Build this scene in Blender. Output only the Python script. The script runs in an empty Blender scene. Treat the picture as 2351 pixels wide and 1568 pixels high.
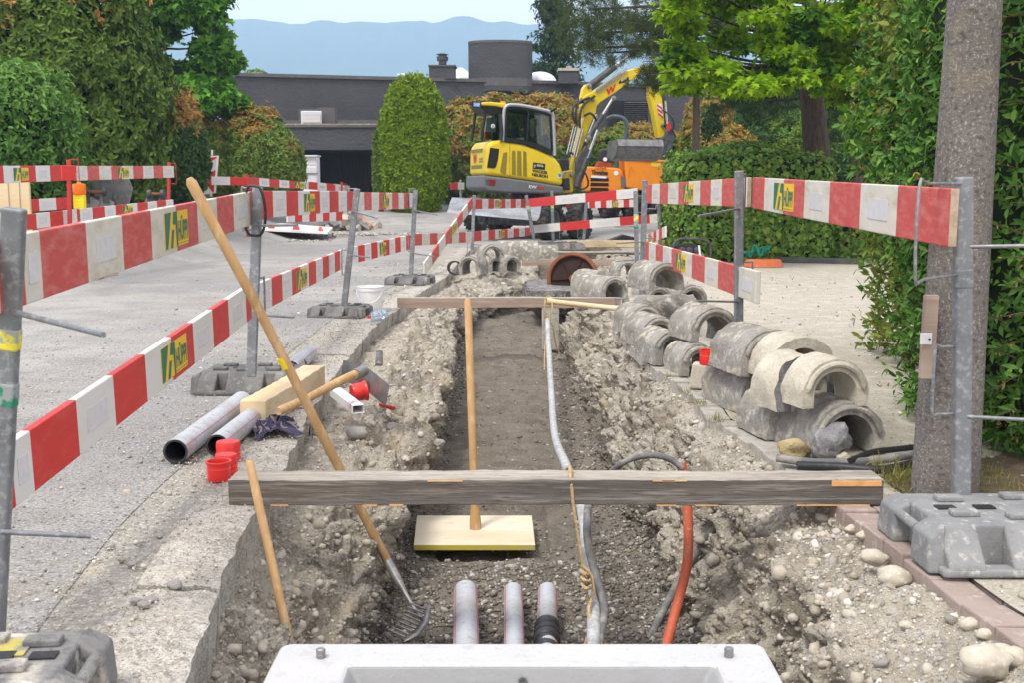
import bpy, bmesh, math, random
import numpy as np
from mathutils import Vector, Matrix, Euler
random.seed(7); rng = np.random.default_rng(7)
R = math.radians
scn = bpy.context.scene
# ------------------------------------------------------------------ camera
F = 2600.0; CU, CV = 1175.5, 784.0; CAMH = 1.2
PITCH = math.atan((784-435)/F)
cd = bpy.data.cameras.new("camera"); cam = bpy.data.objects.new("camera", cd)
scn.collection.objects.link(cam); scn.camera = cam
cam.location = (0, 0, CAMH); cam.rotation_euler = (math.pi/2-PITCH, 0, 0)
cd.sensor_width = 36; cd.lens = F/2351*36; cd.clip_start = .1; cd.clip_end = 30000
cd.dof.use_dof = True; cd.dof.focus_distance = 7.5; cd.dof.aperture_fstop = 11
# ------------------------------------------------------------------ world, sun, exposure
SUN_EL, SUN_AZ = 58, -35          # light comes from the upper left, slightly behind the camera
w = bpy.data.worlds.new("World"); scn.world = w; w.use_nodes = True
nt = w.node_tree; nt.nodes.clear()
out = nt.nodes.new("ShaderNodeOutputWorld"); bg = nt.nodes.new("ShaderNodeBackground")
sky = nt.nodes.new("ShaderNodeTexSky"); sky.sky_type = 'NISHITA'; sky.sun_disc = False
sky.sun_elevation = R(SUN_EL); sky.sun_rotation = R(180+SUN_AZ)
sky.air_density = 1.0; sky.dust_density = 4.0; sky.altitude = 400
mix = nt.nodes.new("ShaderNodeMixRGB"); mix.inputs[0].default_value = .92
mix.inputs[2].default_value = (21.2, 20.2, 21.4, 1)     # high thin cloud
nt.links.new(sky.outputs[0], mix.inputs[1]); nt.links.new(mix.outputs[0], bg.inputs[0])
bg.inputs[1].default_value = .071
nt.links.new(bg.outputs[0], out.inputs[0])
sd = bpy.data.lights.new("sun", 'SUN'); sd.energy = 2.5; sd.angle = R(13); sd.color = (1, .965, .89)
so = bpy.data.objects.new("sun", sd); scn.collection.objects.link(so)
d = Vector((math.sin(R(SUN_AZ))*math.cos(R(SUN_EL)), -math.cos(R(SUN_AZ))*math.cos(R(SUN_EL)), math.sin(R(SUN_EL))))
so.rotation_euler = d.to_track_quat('Z', 'Y').to_euler()
scn.view_settings.view_transform = 'Standard'; scn.view_settings.look = 'None'
scn.view_settings.exposure = 0.31; scn.view_settings.gamma = 1
scn.cycles.use_denoising = True
scn.cycles.max_bounces = 6; scn.cycles.diffuse_bounces = 3; scn.cycles.transparent_max_bounces = 12
scn.cycles.volume_bounces = 3; scn.cycles.caustics_reflective = False; scn.cycles.caustics_refractive = False

# ------------------------------------------------------------------ pixel -> world
cp, sp = math.cos(PITCH), math.sin(PITCH)
def ray(u, v):
    x, y = (u-CU)/F, (CV-v)/F
    return Vector((x, cp+y*sp, -sp+y*cp))
def G(u, v, z=0.0):
    r = ray(u, v); t = (z-CAMH)/r.z
    return Vector((r.x*t, r.y*t, z))
def A(u, v, Y):
    r = ray(u, v); t = Y/r.y
    return Vector((r.x*t, Y, CAMH+r.z*t))
def YS(s):                       # world Y (near eye level) where one metre spans s units
    return F/s*cp
def proj_t(p0, p1, u):           # parameter along p0-p1 seen at column u
    def cc(p):
        q = p-Vector((0, 0, CAMH)); return q.x, q.y*cp-q.z*sp
    a, b = cc(p0); c, e = cc(p1); k = (u-CU)/F
    return (k*b-a)/((c-a)-k*(e-b))
# ------------------------------------------------------------------ noise
def _h(ix, iy, iz, s):
    n = (ix*73856093) ^ (iy*19349663) ^ (iz*83492791) ^ (s*2654435)
    n = (n ^ (n >> 13))*1274126177 & 0x7fffffff
    n = (n ^ (n >> 16))*668265263 & 0x7fffffff
    return (n ^ (n >> 15) & 0xffff).astype(np.float64) % 65536/32767.5-1
def vn(P, s=0):
    P = np.asarray(P, float); I = np.floor(P).astype(np.int64); f = P-I; f = f*f*(3-2*f); r = 0
    for dx in (0, 1):
        for dy in (0, 1):
            for dz in (0, 1):
                wt = (f[:, 0] if dx else 1-f[:, 0])*(f[:, 1] if dy else 1-f[:, 1])*(f[:, 2] if dz else 1-f[:, 2])
                r = r+wt*_h(I[:, 0]+dx, I[:, 1]+dy, I[:, 2]+dz, s)
    return r
def fbm(P, sc=1, oct=4, s=0, gain=.5):
    P = np.asarray(P, float)*sc; a = 1; r = 0
    for i in range(oct):
        r = r+a*vn(P, s+i*17); P = P*2.03+3.1; a *= gain
    return r
# ------------------------------------------------------------------ materials
M = {}
def mat(name, base, layers=(), rough=.8, bump=(), metal=0, spec=.35, rcol=None, coord='Object', stretch=None, trans=0):
    """layers: (scale, colour, lo, hi, amount[, detail]); bump: (scale, distance in m)"""
    if name in M: return M[name]
    m = bpy.data.materials.new(name); m.use_nodes = True; M[name] = m
    n = m.node_tree.nodes; l = m.node_tree.links
    b = n["Principled BSDF"]; b.inputs["Roughness"].default_value = rough
    b.inputs["Metallic"].default_value = metal; b.inputs["Specular IOR Level"].default_value = spec
    tc = n.new("ShaderNodeTexCoord"); src = tc.outputs[coord]
    if stretch:
        mp = n.new("ShaderNodeMapping"); mp.inputs["Scale"].default_value = stretch
        l.new(src, mp.inputs[0]); src = mp.outputs[0]
    rgb = n.new("ShaderNodeRGB"); rgb.outputs[0].default_value = (*base, 1); cur = rgb.outputs[0]
    if rcol:                                   # every separate stone or leaf gets its own shade
        geo = n.new("ShaderNodeNewGeometry"); cr = n.new("ShaderNodeValToRGB")
        els = cr.color_ramp.elements
        while len(els) < len(rcol): els.new(.5)
        for i, c in enumerate(rcol):
            els[i].position = i/max(1, len(rcol)-1); els[i].color = (*c, 1)
        l.new(geo.outputs["Random Per Island"], cr.inputs[0]); cur = cr.outputs[0]
    for ly in layers:
        sc, col, lo, hi, am = ly[:5]
        t = n.new("ShaderNodeTexNoise"); t.inputs["Scale"].default_value = sc
        t.inputs["Detail"].default_value = ly[5] if len(ly) > 5 else 6; t.inputs["Roughness"].default_value = .62
        l.new(src, t.inputs["Vector"])
        mr = n.new("ShaderNodeMapRange"); mr.inputs[1].default_value = lo; mr.inputs[2].default_value = hi
        mr.inputs[3].default_value = 0; mr.inputs[4].default_value = am; l.new(t.outputs[0], mr.inputs[0])
        mx = n.new("ShaderNodeMixRGB"); l.new(mr.outputs[0], mx.inputs[0]); l.new(cur, mx.inputs[1])
        mx.inputs[2].default_value = (*col, 1); cur = mx.outputs[0]
    l.new(cur, b.inputs["Base Color"])
    prev = None
    for sc, dist in bump:
        t = n.new("ShaderNodeTexNoise"); t.inputs["Scale"].default_value = sc; t.inputs["Detail"].default_value = 6
        t.inputs["Roughness"].default_value = .6
        l.new(src, t.inputs["Vector"]); bp = n.new("ShaderNodeBump"); bp.inputs["Distance"].default_value = dist
        bp.inputs["Strength"].default_value = 1; l.new(t.outputs[0], bp.inputs["Height"])
        if prev: l.new(prev, bp.inputs["Normal"])
        prev = bp.outputs[0]
    if prev: l.new(prev, b.inputs["Normal"])
    if trans:
        tr = n.new("ShaderNodeBsdfTranslucent"); l.new(cur, tr.inputs[0]); ms = n.new("ShaderNodeMixShader")
        ms.inputs[0].default_value = trans; l.new(b.outputs[0], ms.inputs[1]); l.new(tr.outputs[0], ms.inputs[2])
        l.new(ms.outputs[0], n["Material Output"].inputs[0])
    return m
def glass(name, col, rough=.03, alpha=.3):
    m = bpy.data.materials.new(name); m.use_nodes = True; n = m.node_tree.nodes; l = m.node_tree.links
    n.clear(); o = n.new("ShaderNodeOutputMaterial"); t = n.new("ShaderNodeBsdfTransparent"); g = n.new("ShaderNodeBsdfGlossy")
    t.inputs[0].default_value = (*col, 1); g.inputs["Roughness"].default_value = rough; g.inputs[0].default_value = (1, 1, 1, 1)
    mx = n.new("ShaderNodeMixShader"); mx.inputs[0].default_value = alpha
    l.new(t.outputs[0], mx.inputs[1]); l.new(g.outputs[0], mx.inputs[2]); l.new(mx.outputs[0], o.inputs[0]); M[name] = m; return m

mat("asphalt", (.235, .23, .218), [(.30, (.36, .345, .31), .44, .58, .85), (2.2, (.17, .166, .158), .48, .66, .6), (.9, (.15, .147, .14), .58, .7, .6), (90, (.52, .505, .47), .52, .66, .8, 3), (60, (.08, .08, .077), .54, .66, .8, 3), (1.1, (.33, .29, .225), .55, .72, .5), (14, (.36, .34, .30), .56, .68, .5)], rough=.92, bump=[(110, .006), (14, .008)])
mat("gutter", (.30, .28, .24), [(1.5, (.26, .245, .21), .45, .65, .6), (60, (.58, .56, .5), .5, .65, .7, 3), (35, (.14, .13, .12), .58, .68, .6, 3), (5, (.5, .44, .3), .55, .7, .5)], rough=.95, bump=[(70, .008), (12, .01)])
mat("concrete", (.45, .42, .355), [(3, (.25, .235, .20), .44, .6, .7), (9, (.54, .51, .44), .5, .62, .75), (28, (.22, .20, .165), .52, .62, .75), (160, (.12, .11, .1), .54, .62, .7, 2), (110, (.66, .63, .57), .56, .64, .6, 2), (70, (.2, .19, .17), .56, .68, .6, 3), (5, (.48, .42, .27), .55, .7, .35)], rough=.93, bump=[(60, .004), (10, .006)])
mat("pipe_concrete", (.33, .315, .28), [(3, (.19, .175, .15), .42, .6, .8), (12, (.55, .52, .45), .5, .62, .8), (30, (.2, .18, .15), .53, .64, .5), (80, (.16, .15, .13), .55, .66, .6, 3), (6, (.5, .43, .27), .55, .7, .45)], rough=.95, bump=[(70, .005), (16, .012)])
mat("pipe_concrete_pale", (.52, .48, .38), [(4, (.34, .31, .25), .45, .62, .6), (12, (.62, .58, .48), .5, .64, .6), (80, (.25, .23, .19), .55, .66, .5, 3)], rough=.95, bump=[(70, .004), (16, .008)])
mat("break_dark", (.16, .155, .15), [(25, (.32, .31, .29), .5, .62, .7)], rough=.95, bump=[(60, .01)])
mat("white_concrete", (.45, .455, .455), [(14, (.33, .32, .30), .56, .68, .6), (60, (.32, .32, .31), .6, .7, .5, 3), (3, (.48, .48, .465), .45, .65, .7), (140, (.3, .3, .29), .64, .7, .6, 2)], rough=.85, bump=[(80, .002)])
mat("cement_inner", (.30, .305, .30), [(8, (.33, .33, .33), .45, .65, .7), (60, (.25, .25, .25), .6, .7, .6)], rough=.9, bump=[(60, .002)])
mat("soil", (.47, .43, .345), [(3, (.24, .205, .155), .42, .6, .8), (9, (.58, .54, .46), .5, .62, .7), (40, (.17, .15, .12), .54, .64, .7, 4), (2, (.5, .40, .24), .55, .7, .45)], rough=1, bump=[(35, .03), (90, .012)])
mat("gravel_bank", (.47, .42, .33), [(3, (.31, .275, .215), .45, .62, .7), (30, (.62, .60, .55), .5, .62, .7), (60, (.2, .18, .15), .54, .64, .7, 4)], rough=1, bump=[(40, .025), (100, .01)])
mat("damp_sand", (.205, .178, .14), [(5, (.13, .112, .088), .42, .6, .75), (20, (.29, .26, .215), .52, .66, .6), (90, (.08, .07, .06), .55, .66, .6, 3), (110, (.45, .43, .39), .64, .7, .7, 3)], rough=1, bump=[(28, .02), (110, .01)])
mat("forecourt", (.38, .345, .27), [(.6, (.33, .295, .225), .4, .62, .7), (80, (.56, .53, .46), .52, .66, .7, 3), (50, (.17, .15, .12), .57, .68, .6, 3), (6, (.56, .53, .46), .5, .66, .5)], rough=.97, bump=[(90, .006)])
mat("grass_ground", (.09, .12, .035), [(1, (.16, .17, .06), .4, .6, .7), (20, (.04, .06, .02), .5, .65, .7)], rough=1, bump=[(30, .05)])
mat("far_wood", (.035, .075, .03), [(.01, (.05, .10, .03), .4, .6, .8), (.05, (.02, .045, .02), .45, .6, .8), (.004, (.16, .2, .08), .6, .68, .5)], rough=1)
mat("paver", (.40, .38, .33), [(4, (.30, .27, .23), .42, .62, .8), (20, (.52, .48, .42), .52, .66, .6), (70, (.2, .18, .15), .56, .66, .5, 3)], rough=.95, bump=[(60, .004)])
mat("paver_red", (.33, .265, .225), [(5, (.25, .19, .16), .42, .62, .8), (20, (.5, .43, .38), .54, .66, .6)], rough=.95, bump=[(60, .004)])
STC = [(.36, .33, .28), (.2, .18, .155), (.42, .38, .31), (.60, .56, .48), (.23, .22, .21), (.48, .43, .33), (.68, .65, .58), (.38, .32, .24), (.27, .27, .27), (.54, .49, .41)]
mat("pebbles", (.5, .5, .5), [(25, (.42, .37, .28), .5, .64, .55)], rough=.9, rcol=STC, bump=[(80, .002)])
mat("clods", (.4, .35, .28), [(20, (.5, .46, .38), .5, .62, .6)], rough=1, rcol=[(.42, .38, .3), (.30, .26, .2), (.5, .46, .38), (.36, .31, .24)], bump=[(60, .006)])
mat("damp_pebbles", (.2, .18, .15), [(30, (.13, .11, .09), .48, .62, .5)], rough=.95, rcol=[(.16, .145, .12), (.21, .19, .155), (.13, .118, .10), (.25, .225, .185), (.17, .15, .125), (.55, .52, .47), (.19, .17, .14)], bump=[(80, .003)])
mat("cobble", (.47, .43, .345), [(8, (.34, .30, .22), .45, .65, .7), (50, (.7, .67, .6), .55, .66, .5)], rough=.9, bump=[(60, .002)])
mat("rail_red", (.56, .035, .03), [(9, (.62, .10, .085), .5, .7, .5), (40, (.75, .45, .4), .66, .72, .6), (4, (.42, .03, .03), .5, .7, .4)], rough=.5, stretch=(1, 1, 3))
mat("rail_red_faded", (.50, .075, .065), [(9, (.60, .20, .17), .46, .66, .7), (45, (.72, .5, .44), .62, .7, .6), (4, (.40, .05, .05), .5, .7, .4)], rough=.6, stretch=(1, 1, 3))
mat("rail_white_stained", (.60, .57, .48), [(4, (.42, .37, .24), .5, .68, .7), (30, (.36, .30, .19), .62, .72, .6), (10, (.66, .64, .58), .48, .6, .5)], rough=.6, stretch=(1, 1, 2.2))
mat("rail_white", (.66, .65, .61), [(5, (.6, .56, .44), .52, .72, .6), (30, (.42, .37, .27), .66, .74, .6)], rough=.5, stretch=(1, 1, 3))
mat("rail_wood", (.45, .36, .25), [(20, (.3, .23, .16), .45, .6, .7)], rough=.9)
mat("reflector", (.60, .60, .62), [(30, (.70, .70, .70), .4, .6, .6), (8, (.66, .62, .58), .5, .6, .6)], rough=.25, spec=.6)
mat("sticker_yellow", (.80, .52, .02), rough=.45)
mat("sticker_green", (.02, .16, .10), rough=.45)
mat("galv", (.235, .245, .255), [(10, (.16, .17, .18), .42, .62, .8), (40, (.46, .47, .48), .5, .66, .6), (3, (.28, .26, .24), .55, .7, .5)], rough=.5, metal=.45, bump=[(60, .0006)])
mat("red_steel", (.45, .035, .03), [(20, (.3, .05, .04), .5, .65, .6)], rough=.55)
mat("yellow_paint", (.75, .66, .06), [(22, (.33, .34, .33), .47, .54, .95)], rough=.6)
mat("green_paint", (.02, .22, .13), [(22, (.30, .31, .31), .47, .54, .95)], rough=.6)
mat("rubber_base", (.115, .112, .108), [(6, (.20, .195, .18), .45, .62, .7), (4, (.42, .40, .35), .58, .68, .6), (50, (.36, .35, .33), .55, .68, .5), (25, (.1, .1, .1), .5, .64, .4)], rough=.9, bump=[(60, .003)])
mat("base_concrete", (.24, .245, .24), [(5, (.15, .154, .155), .42, .62, .7), (30, (.52, .50, .44), .55, .68, .6), (90, (.16, .16, .16), .6, .68, .6, 3), (3, (.55, .5, .4), .56, .7, .5)], rough=.92, bump=[(70, .003), (15, .004)])
mat("black_plastic", (.025, .025, .027), [(20, (.12, .12, .11), .55, .7, .4)], rough=.45)
mat("hose_grey", (.13, .13, .13), [(12, (.32, .30, .26), .45, .62, .8)], rough=.75, bump=[(50, .003)])
mat("cable_grey", (.42, .43, .43), [(14, (.22, .21, .19), .46, .62, .7), (50, (.6, .6, .58), .5, .62, .5)], rough=.75, bump=[(40, .003)])
mat("orange_hose", (.48, .10, .045), [(8, (.5, .16, .09), .45, .65, .6), (40, (.55, .35, .25), .58, .68, .5)], rough=.6)
mat("rope", (.50, .38, .2), [(60, (.32, .23, .11), .45, .6, .7)], rough=.95, bump=[(120, .004)])
mat("kunststoff_grey", (.44, .455, .48), [(6, (.33, .34, .34), .5, .66, .6), (30, (.28, .255, .21), .56, .66, .8), (3, (.36, .34, .30), .54, .66, .5)], rough=.42)
mat("red_line", (.5, .03, .06), rough=.5)
mat("red_cap", (.75, .03, .022), [(8, (.6, .03, .03), .45, .65, .4)], rough=.38, spec=.5)
mat("handle_wood", (.50, .31, .135), [(7, (.36, .21, .09), .44, .62, .7), (30, (.62, .44, .25), .5, .62, .6), (3, (.55, .42, .27), .52, .66, .6)], rough=.6, stretch=(1, 1, .3), bump=[(40, .001)])
mat("pale_wood", (.60, .46, .26), [(3, (.68, .57, .38), .4, .6, .7), (20, (.42, .28, .12), .58, .68, .5)], rough=.75, stretch=(.3, 1, 1), bump=[(30, .001)])
mat("board_wood", (.66, .60, .46), [(3, (.60, .48, .30), .48, .64, .7), (25, (.55, .4, .22), .6, .68, .6)], rough=.75, stretch=(.25, 1, 1), bump=[(30, .001)])
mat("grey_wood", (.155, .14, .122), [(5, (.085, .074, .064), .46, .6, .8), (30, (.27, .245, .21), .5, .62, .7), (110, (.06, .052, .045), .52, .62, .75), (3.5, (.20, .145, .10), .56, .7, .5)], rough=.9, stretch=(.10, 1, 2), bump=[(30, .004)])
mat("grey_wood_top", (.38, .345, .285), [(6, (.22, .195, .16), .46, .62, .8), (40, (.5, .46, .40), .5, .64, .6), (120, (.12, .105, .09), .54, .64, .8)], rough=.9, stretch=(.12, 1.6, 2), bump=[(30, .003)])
mat("break_wood", (.65, .35, .13), [(20, (.45, .22, .08), .48, .64, .6)], rough=.8)
mat("plank_wood", (.36, .28, .22), [(5, (.25, .18, .14), .44, .62, .7), (20, (.46, .38, .31), .5, .64, .6)], rough=.88, stretch=(.08, 1, 1.6), bump=[(30, .002)])
mat("rust", (.21, .07, .032), [(12, (.13, .045, .022), .45, .62, .7), (40, (.40, .17, .08), .55, .66, .6)], rough=.75, bump=[(50, .002)])
mat("rust_dark", (.030, .014, .009), [(12, (.05, .022, .013), .45, .62, .7)], rough=.8)
mat("steel", (.45, .46, .47), [(20, (.3, .3, .3), .5, .65, .5)], rough=.35, metal=.8)
mat("dark_steel", (.06, .062, .066), [(10, (.14, .135, .12), .45, .65, .7), (30, (.2, .19, .17), .6, .7, .5)], rough=.55, metal=.3)
mat("worn_steel", (.25, .245, .235), [(8, (.12, .12, .12), .45, .65, .7), (40, (.4, .4, .4), .58, .7, .6)], rough=.45, metal=.5)
mat("white_plastic", (.80, .80, .78), rough=.4)
mat("white_paint", (.78, .78, .77), [(8, (.66, .66, .64), .5, .7, .4)], rough=.5)
mat("tool_rust", (.25, .09, .04), rough=.8)
mat("stone_dark_grey", (.24, .235, .24), [(20, (.4, .39, .38), .48, .6, .7), (70, (.1, .1, .1), .55, .65, .6)], rough=.95, bump=[(30, .02)])
mat("stone_yellow", (.42, .34, .18), [(12, (.28, .22, .12), .45, .6, .7)], rough=.95, bump=[(30, .015)])
# ------------------------------------------------------------------ object helpers
ORG = {}
def link(o): scn.collection.objects.link(o); return o
def tag(o, label, cat=None, group=None, kind=None):
    if label: o["label"] = label
    if cat: o["category"] = cat
    if group: o["group"] = group
    if kind: o["kind"] = kind
    return o
def empty(name, loc, label, cat, group=None, kind=None):
    o = link(bpy.data.objects.new(name, None)); o.location = loc; o.empty_display_size = .1
    ORG[o.name] = Vector(loc); tag(o, label, cat, group, kind); return o
def basis(z, x=None):
    z = Vector(z).normalized(); x = Vector(x) if x is not None else (Vector((1, 0, 0)) if abs(z.x) < .9 else Vector((0, 1, 0)))
    y = z.cross(x).normalized(); x = y.cross(z).normalized()
    return Matrix((x, y, z)).transposed()
class MB:
    def __init__(s): s.v = []; s.f = []; s.m = []; s.T = Matrix.Identity(4)
    def add(s, vs, fs, m=0):
        o = len(s.v); s.v += [s.T @ Vector(p) for p in vs]
        s.f += [[i+o for i in f] for f in fs]; s.m += [m]*len(fs) if isinstance(m, int) else list(m); return s
    def box(s, lo, hi, m=0):
        (a, b, c), (d, e, f) = lo, hi
        return s.add([(a, b, c), (d, b, c), (d, e, c), (a, e, c), (a, b, f), (d, b, f), (d, e, f), (a, e, f)],
            [(0, 3, 2, 1), (4, 5, 6, 7), (0, 1, 5, 4), (1, 2, 6, 5), (2, 3, 7, 6), (3, 0, 4, 7)], m)
    def obox(s, c, size, rot=None, m=0):
        T = s.T; s.T = T @ Matrix.Translation(Vector(c)) @ (rot.to_4x4() if rot else Matrix.Identity(4))
        x, y, z = [q/2 for q in size]; s.box((-x, -y, -z), (x, y, z), m); s.T = T; return s
    def beam(s, p0, p1, w, h, up=(0, 0, 1), m=0):
        p0, p1 = Vector(p0), Vector(p1); x = (p1-p0).normalized(); y = Vector(up).cross(x).normalized(); z = x.cross(y)
        return s.obox((p0+p1)/2, ((p1-p0).length, w, h), Matrix((x, y, z)).transposed(), m)
    def tube(s, pts, r, n=10, cap=True, m=0, smooth_pts=0):
        pts = [Vector(p) for p in pts]
        rs = list(r) if isinstance(r, (list, tuple)) else [r]*len(pts)
        if smooth_pts and len(pts) > 2:
            P, RR = [], []
            for i in range(len(pts)-1):
                a, b, c, e = pts[max(i-1, 0)], pts[i], pts[i+1], pts[min(i+2, len(pts)-1)]
                for k in range(smooth_pts):
                    t = k/smooth_pts
                    P.append(.5*((2*b)+(c-a)*t+(2*a-5*b+4*c-e)*t*t+(3*b-a-3*c+e)*t**3)); RR.append(rs[i]*(1-t)+rs[i+1]*t)
            P.append(pts[-1]); RR.append(rs[-1]); pts, rs = P, RR
        vs, fs = [], []; px = None
        for i, p in enumerate(pts):
            t = (pts[min(i+1, len(pts)-1)]-pts[max(i-1, 0)]).normalized()
            b = basis(t, px); px = b.col[0]
            for k in range(n):
                a = 2*math.pi*k/n; vs.append(p+(b.col[0]*math.cos(a)+b.col[1]*math.sin(a))*rs[i])
        for i in range(len(pts)-1):
            for k in range(n):
                fs.append((i*n+k, i*n+(k+1) % n, (i+1)*n+(k+1) % n, (i+1)*n+k))
        if cap: fs.append(tuple(range(n))[::-1]); fs.append(tuple(range((len(pts)-1)*n, len(pts)*n)))
        return s.add(vs, fs, m)
    def lathe(s, prof, n=24, m=0, cap=False):        # prof: (radius, z)
        vs, fs = [], []
        for r, z in prof:
            for k in range(n):
                a = 2*math.pi*k/n; vs.append((r*math.cos(a), r*math.sin(a), z))
        for i in range(len(prof)-1):
            for k in range(n): fs.append((i*n+k, i*n+(k+1) % n, (i+1)*n+(k+1) % n, (i+1)*n+k))
        if cap: fs.append(tuple(range(n))[::-1]); fs.append(tuple(range((len(prof)-1)*n, len(prof)*n)))
        return s.add(vs, fs, m)
    def prism(s, poly, a, b, m=0, axis='y'):          # polygon in XZ extruded along Y (or XY along Z, YZ along X)
        n = len(poly)
        def P(p, q): return {'y': (p[0], q, p[1]), 'z': (p[0], p[1], q), 'x': (q, p[0], p[1])}[axis]
        vs = [P(p, a) for p in poly]+[P(p, b) for p in poly]
        fs = [tuple(range(n)), tuple(range(2*n-1, n-1, -1))]+[(i, i+n, (i+1) % n+n, (i+1) % n) for i in range(n)]
        return s.add(vs, fs, m)
    def build(s, name, mats, parent=None, smooth=False, bevel=0, seg=2, label=None, angle=40):
        me = bpy.data.meshes.new(name); o = link(bpy.data.objects.new(name, me))
        org = Vector((0, 0, 0)); q = parent
        if parent is not None: org = ORG[parent.name]
        me.from_pydata([tuple(v-org) for v in s.v], [], s.f)
        if isinstance(mats, str): mats = [mats]
        for k in mats: me.materials.append(M[k])
        me.polygons.foreach_set("material_index", s.m)
        bm = bmesh.new(); bm.from_mesh(me); bmesh.ops.recalc_face_normals(bm, faces=bm.faces); bm.to_mesh(me); bm.free()
        if smooth:
            me.polygons.foreach_set("use_smooth", [True]*len(me.polygons)); me.set_sharp_from_angle(angle=R(angle))
        if parent is not None: o.parent = parent
        ORG[o.name] = org
        if bevel:
            b = o.modifiers.new("edge", 'BEVEL'); b.width = bevel; b.segments = seg; b.limit_method = 'ANGLE'; b.angle_limit = R(35)
        if label: o["label"] = label
        return o
def recenter(o):
    """move a top-level mesh's origin to the bottom centre of its shape"""
    me = o.data; n = len(me.vertices); c = np.empty(n*3); me.vertices.foreach_get("co", c); c = c.reshape(-1, 3)
    k = np.array([(c[:, 0].min()+c[:, 0].max())/2, (c[:, 1].min()+c[:, 1].max())/2, c[:, 2].min()])
    me.vertices.foreach_set("co", (c-k).ravel()); o.location = Vector(k); ORG[o.name] = Vector(k); return o
def npmesh(name, V, Fc, mats, mi=None, smooth=False, parent=None):
    """fast mesh from arrays; Fc is (n,k)"""
    me = bpy.data.meshes.new(name); V = np.asarray(V, np.float32)
    if parent is not None: V = V-np.array(ORG[parent.name], np.float32)
    n, k = Fc.shape
    me.vertices.add(len(V)); me.vertices.foreach_set("co", V.ravel())
    me.loops.add(n*k); me.loops.foreach_set("vertex_index", Fc.ravel().astype(np.int32))
    me.polygons.add(n); me.polygons.foreach_set("loop_start", np.arange(0, n*k, k, dtype=np.int32))
    for q in ([mats] if isinstance(mats, str) else mats): me.materials.append(M[q])
    if mi is not None: me.polygons.foreach_set("material_index", np.asarray(mi, np.int32))
    if smooth: me.polygons.foreach_set("use_smooth", np.ones(n, bool))
    me.update(calc_edges=True)
    o = link(bpy.data.objects.new(name, me))
    if parent is not None: o.parent = parent; ORG[o.name] = ORG[parent.name]
    else: ORG[o.name] = Vector((0, 0, 0))
    return o
def grid_faces(a, b):
    i = np.arange((a-1)*(b-1)); r = i//(b-1); c = i % (b-1); q = r*b+c
    return np.stack([q, q+1, q+b+1, q+b], 1)
def copy_tree(o, parent=None):
    c = o.copy(); link(c); ORG[c.name] = ORG.get(o.name, Vector((0, 0, 0))).copy()
    if parent is not None: c.parent = parent
    for ch in list(o.children): copy_tree(ch, c)
    return c
def smoothobj(o, a=50):
    o.data.polygons.foreach_set("use_smooth", [True]*len(o.data.polygons)); o.data.set_sharp_from_angle(angle=R(a)); return o
_txt = {}
def text_mesh(s, bold=.02):
    if (s, bold) in _txt: return _txt[(s, bold)]
    c = bpy.data.curves.new("lettering", 'FONT'); c.body = s; c.offset = bold; c.resolution_u = 3; c.size = 1
    o = link(bpy.data.objects.new("lettering", c)); dg = bpy.context.evaluated_depsgraph_get()
    me = bpy.data.meshes.new_from_object(o.evaluated_get(dg)); bpy.data.objects.remove(o)
    n = len(me.vertices); a = np.empty(n*3); me.vertices.foreach_get("co", a); a = a.reshape(-1, 3)
    a[:, :2] = (a[:, :2]-a[:, :2].min(0))/(a[:, :2].max(0)-a[:, :2].min(0)); a[:, 2] = 0
    V = [tuple(p) for p in a]; Fs = [tuple(p.vertices) for p in me.polygons]
    _txt[(s, bold)] = (V, Fs); return V, Fs
def add_text(mb, s, org, ux, uy, w, h, m=0, bold=.02):
    V, Fs = text_mesh(s, bold); org, ux, uy = Vector(org), Vector(ux).normalized(), Vector(uy).normalized()
    mb.add([org+ux*(p[0]*w)+uy*(p[1]*h) for p in V], Fs, m)
# ================================================================== SETTING
def terr(Y): return .07*(min(max(Y, 28), 40)-28)
def GT(u, v):                    # point of the (rising) road seen at a pixel
    z = 0.0
    for _ in range(12): z = .5*z+.5*terr(G(u, v, min(z, 1.1)).y)
    return G(u, v, z)
def interp(keys, Y, j):
    return np.interp(Y, [k[0] for k in keys], [k[j] for k in keys])
# left kerb outer edge (towards the trench), pixel points on z=0
KL = [G(u, v) for u, v in [(395, 1620), (422, 1568), (482, 1390), (540, 1251), (582, 1176), (652, 1073), (709, 953), (752, 880), (792, 827), (855, 750), (915, 705), (960, 672), (1000, 648), (1030, 630)]]
KY = [p.y for p in KL]; KX = [p.x for p in KL]
KY = [1.6]+KY+[19, 26]; KX = [KX[0]]+KX+[-.9, -.8]
def kl(Y): return np.interp(Y, KY, KX)
KR = [G(u, v, .0) for u, v in [(2400, 1520), (2330, 1463), (2211, 1387), (2105, 1301), (2006, 1222), (1937, 1169), (1773, 1052), (1683, 985), (1623, 962), (1590, 906), (1495, 838), (1435, 778)]]
RY = [1.6]+[p.y for p in KR]+[12, 14, 17, 26]; RX = [KR[0].x+.05]+[p.x for p in KR]+[1.0, 1.3, 2.1, 2.3]
def kr(Y): return np.interp(Y, RY, RX)
TE = 24.0     # far end of the trench
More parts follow.
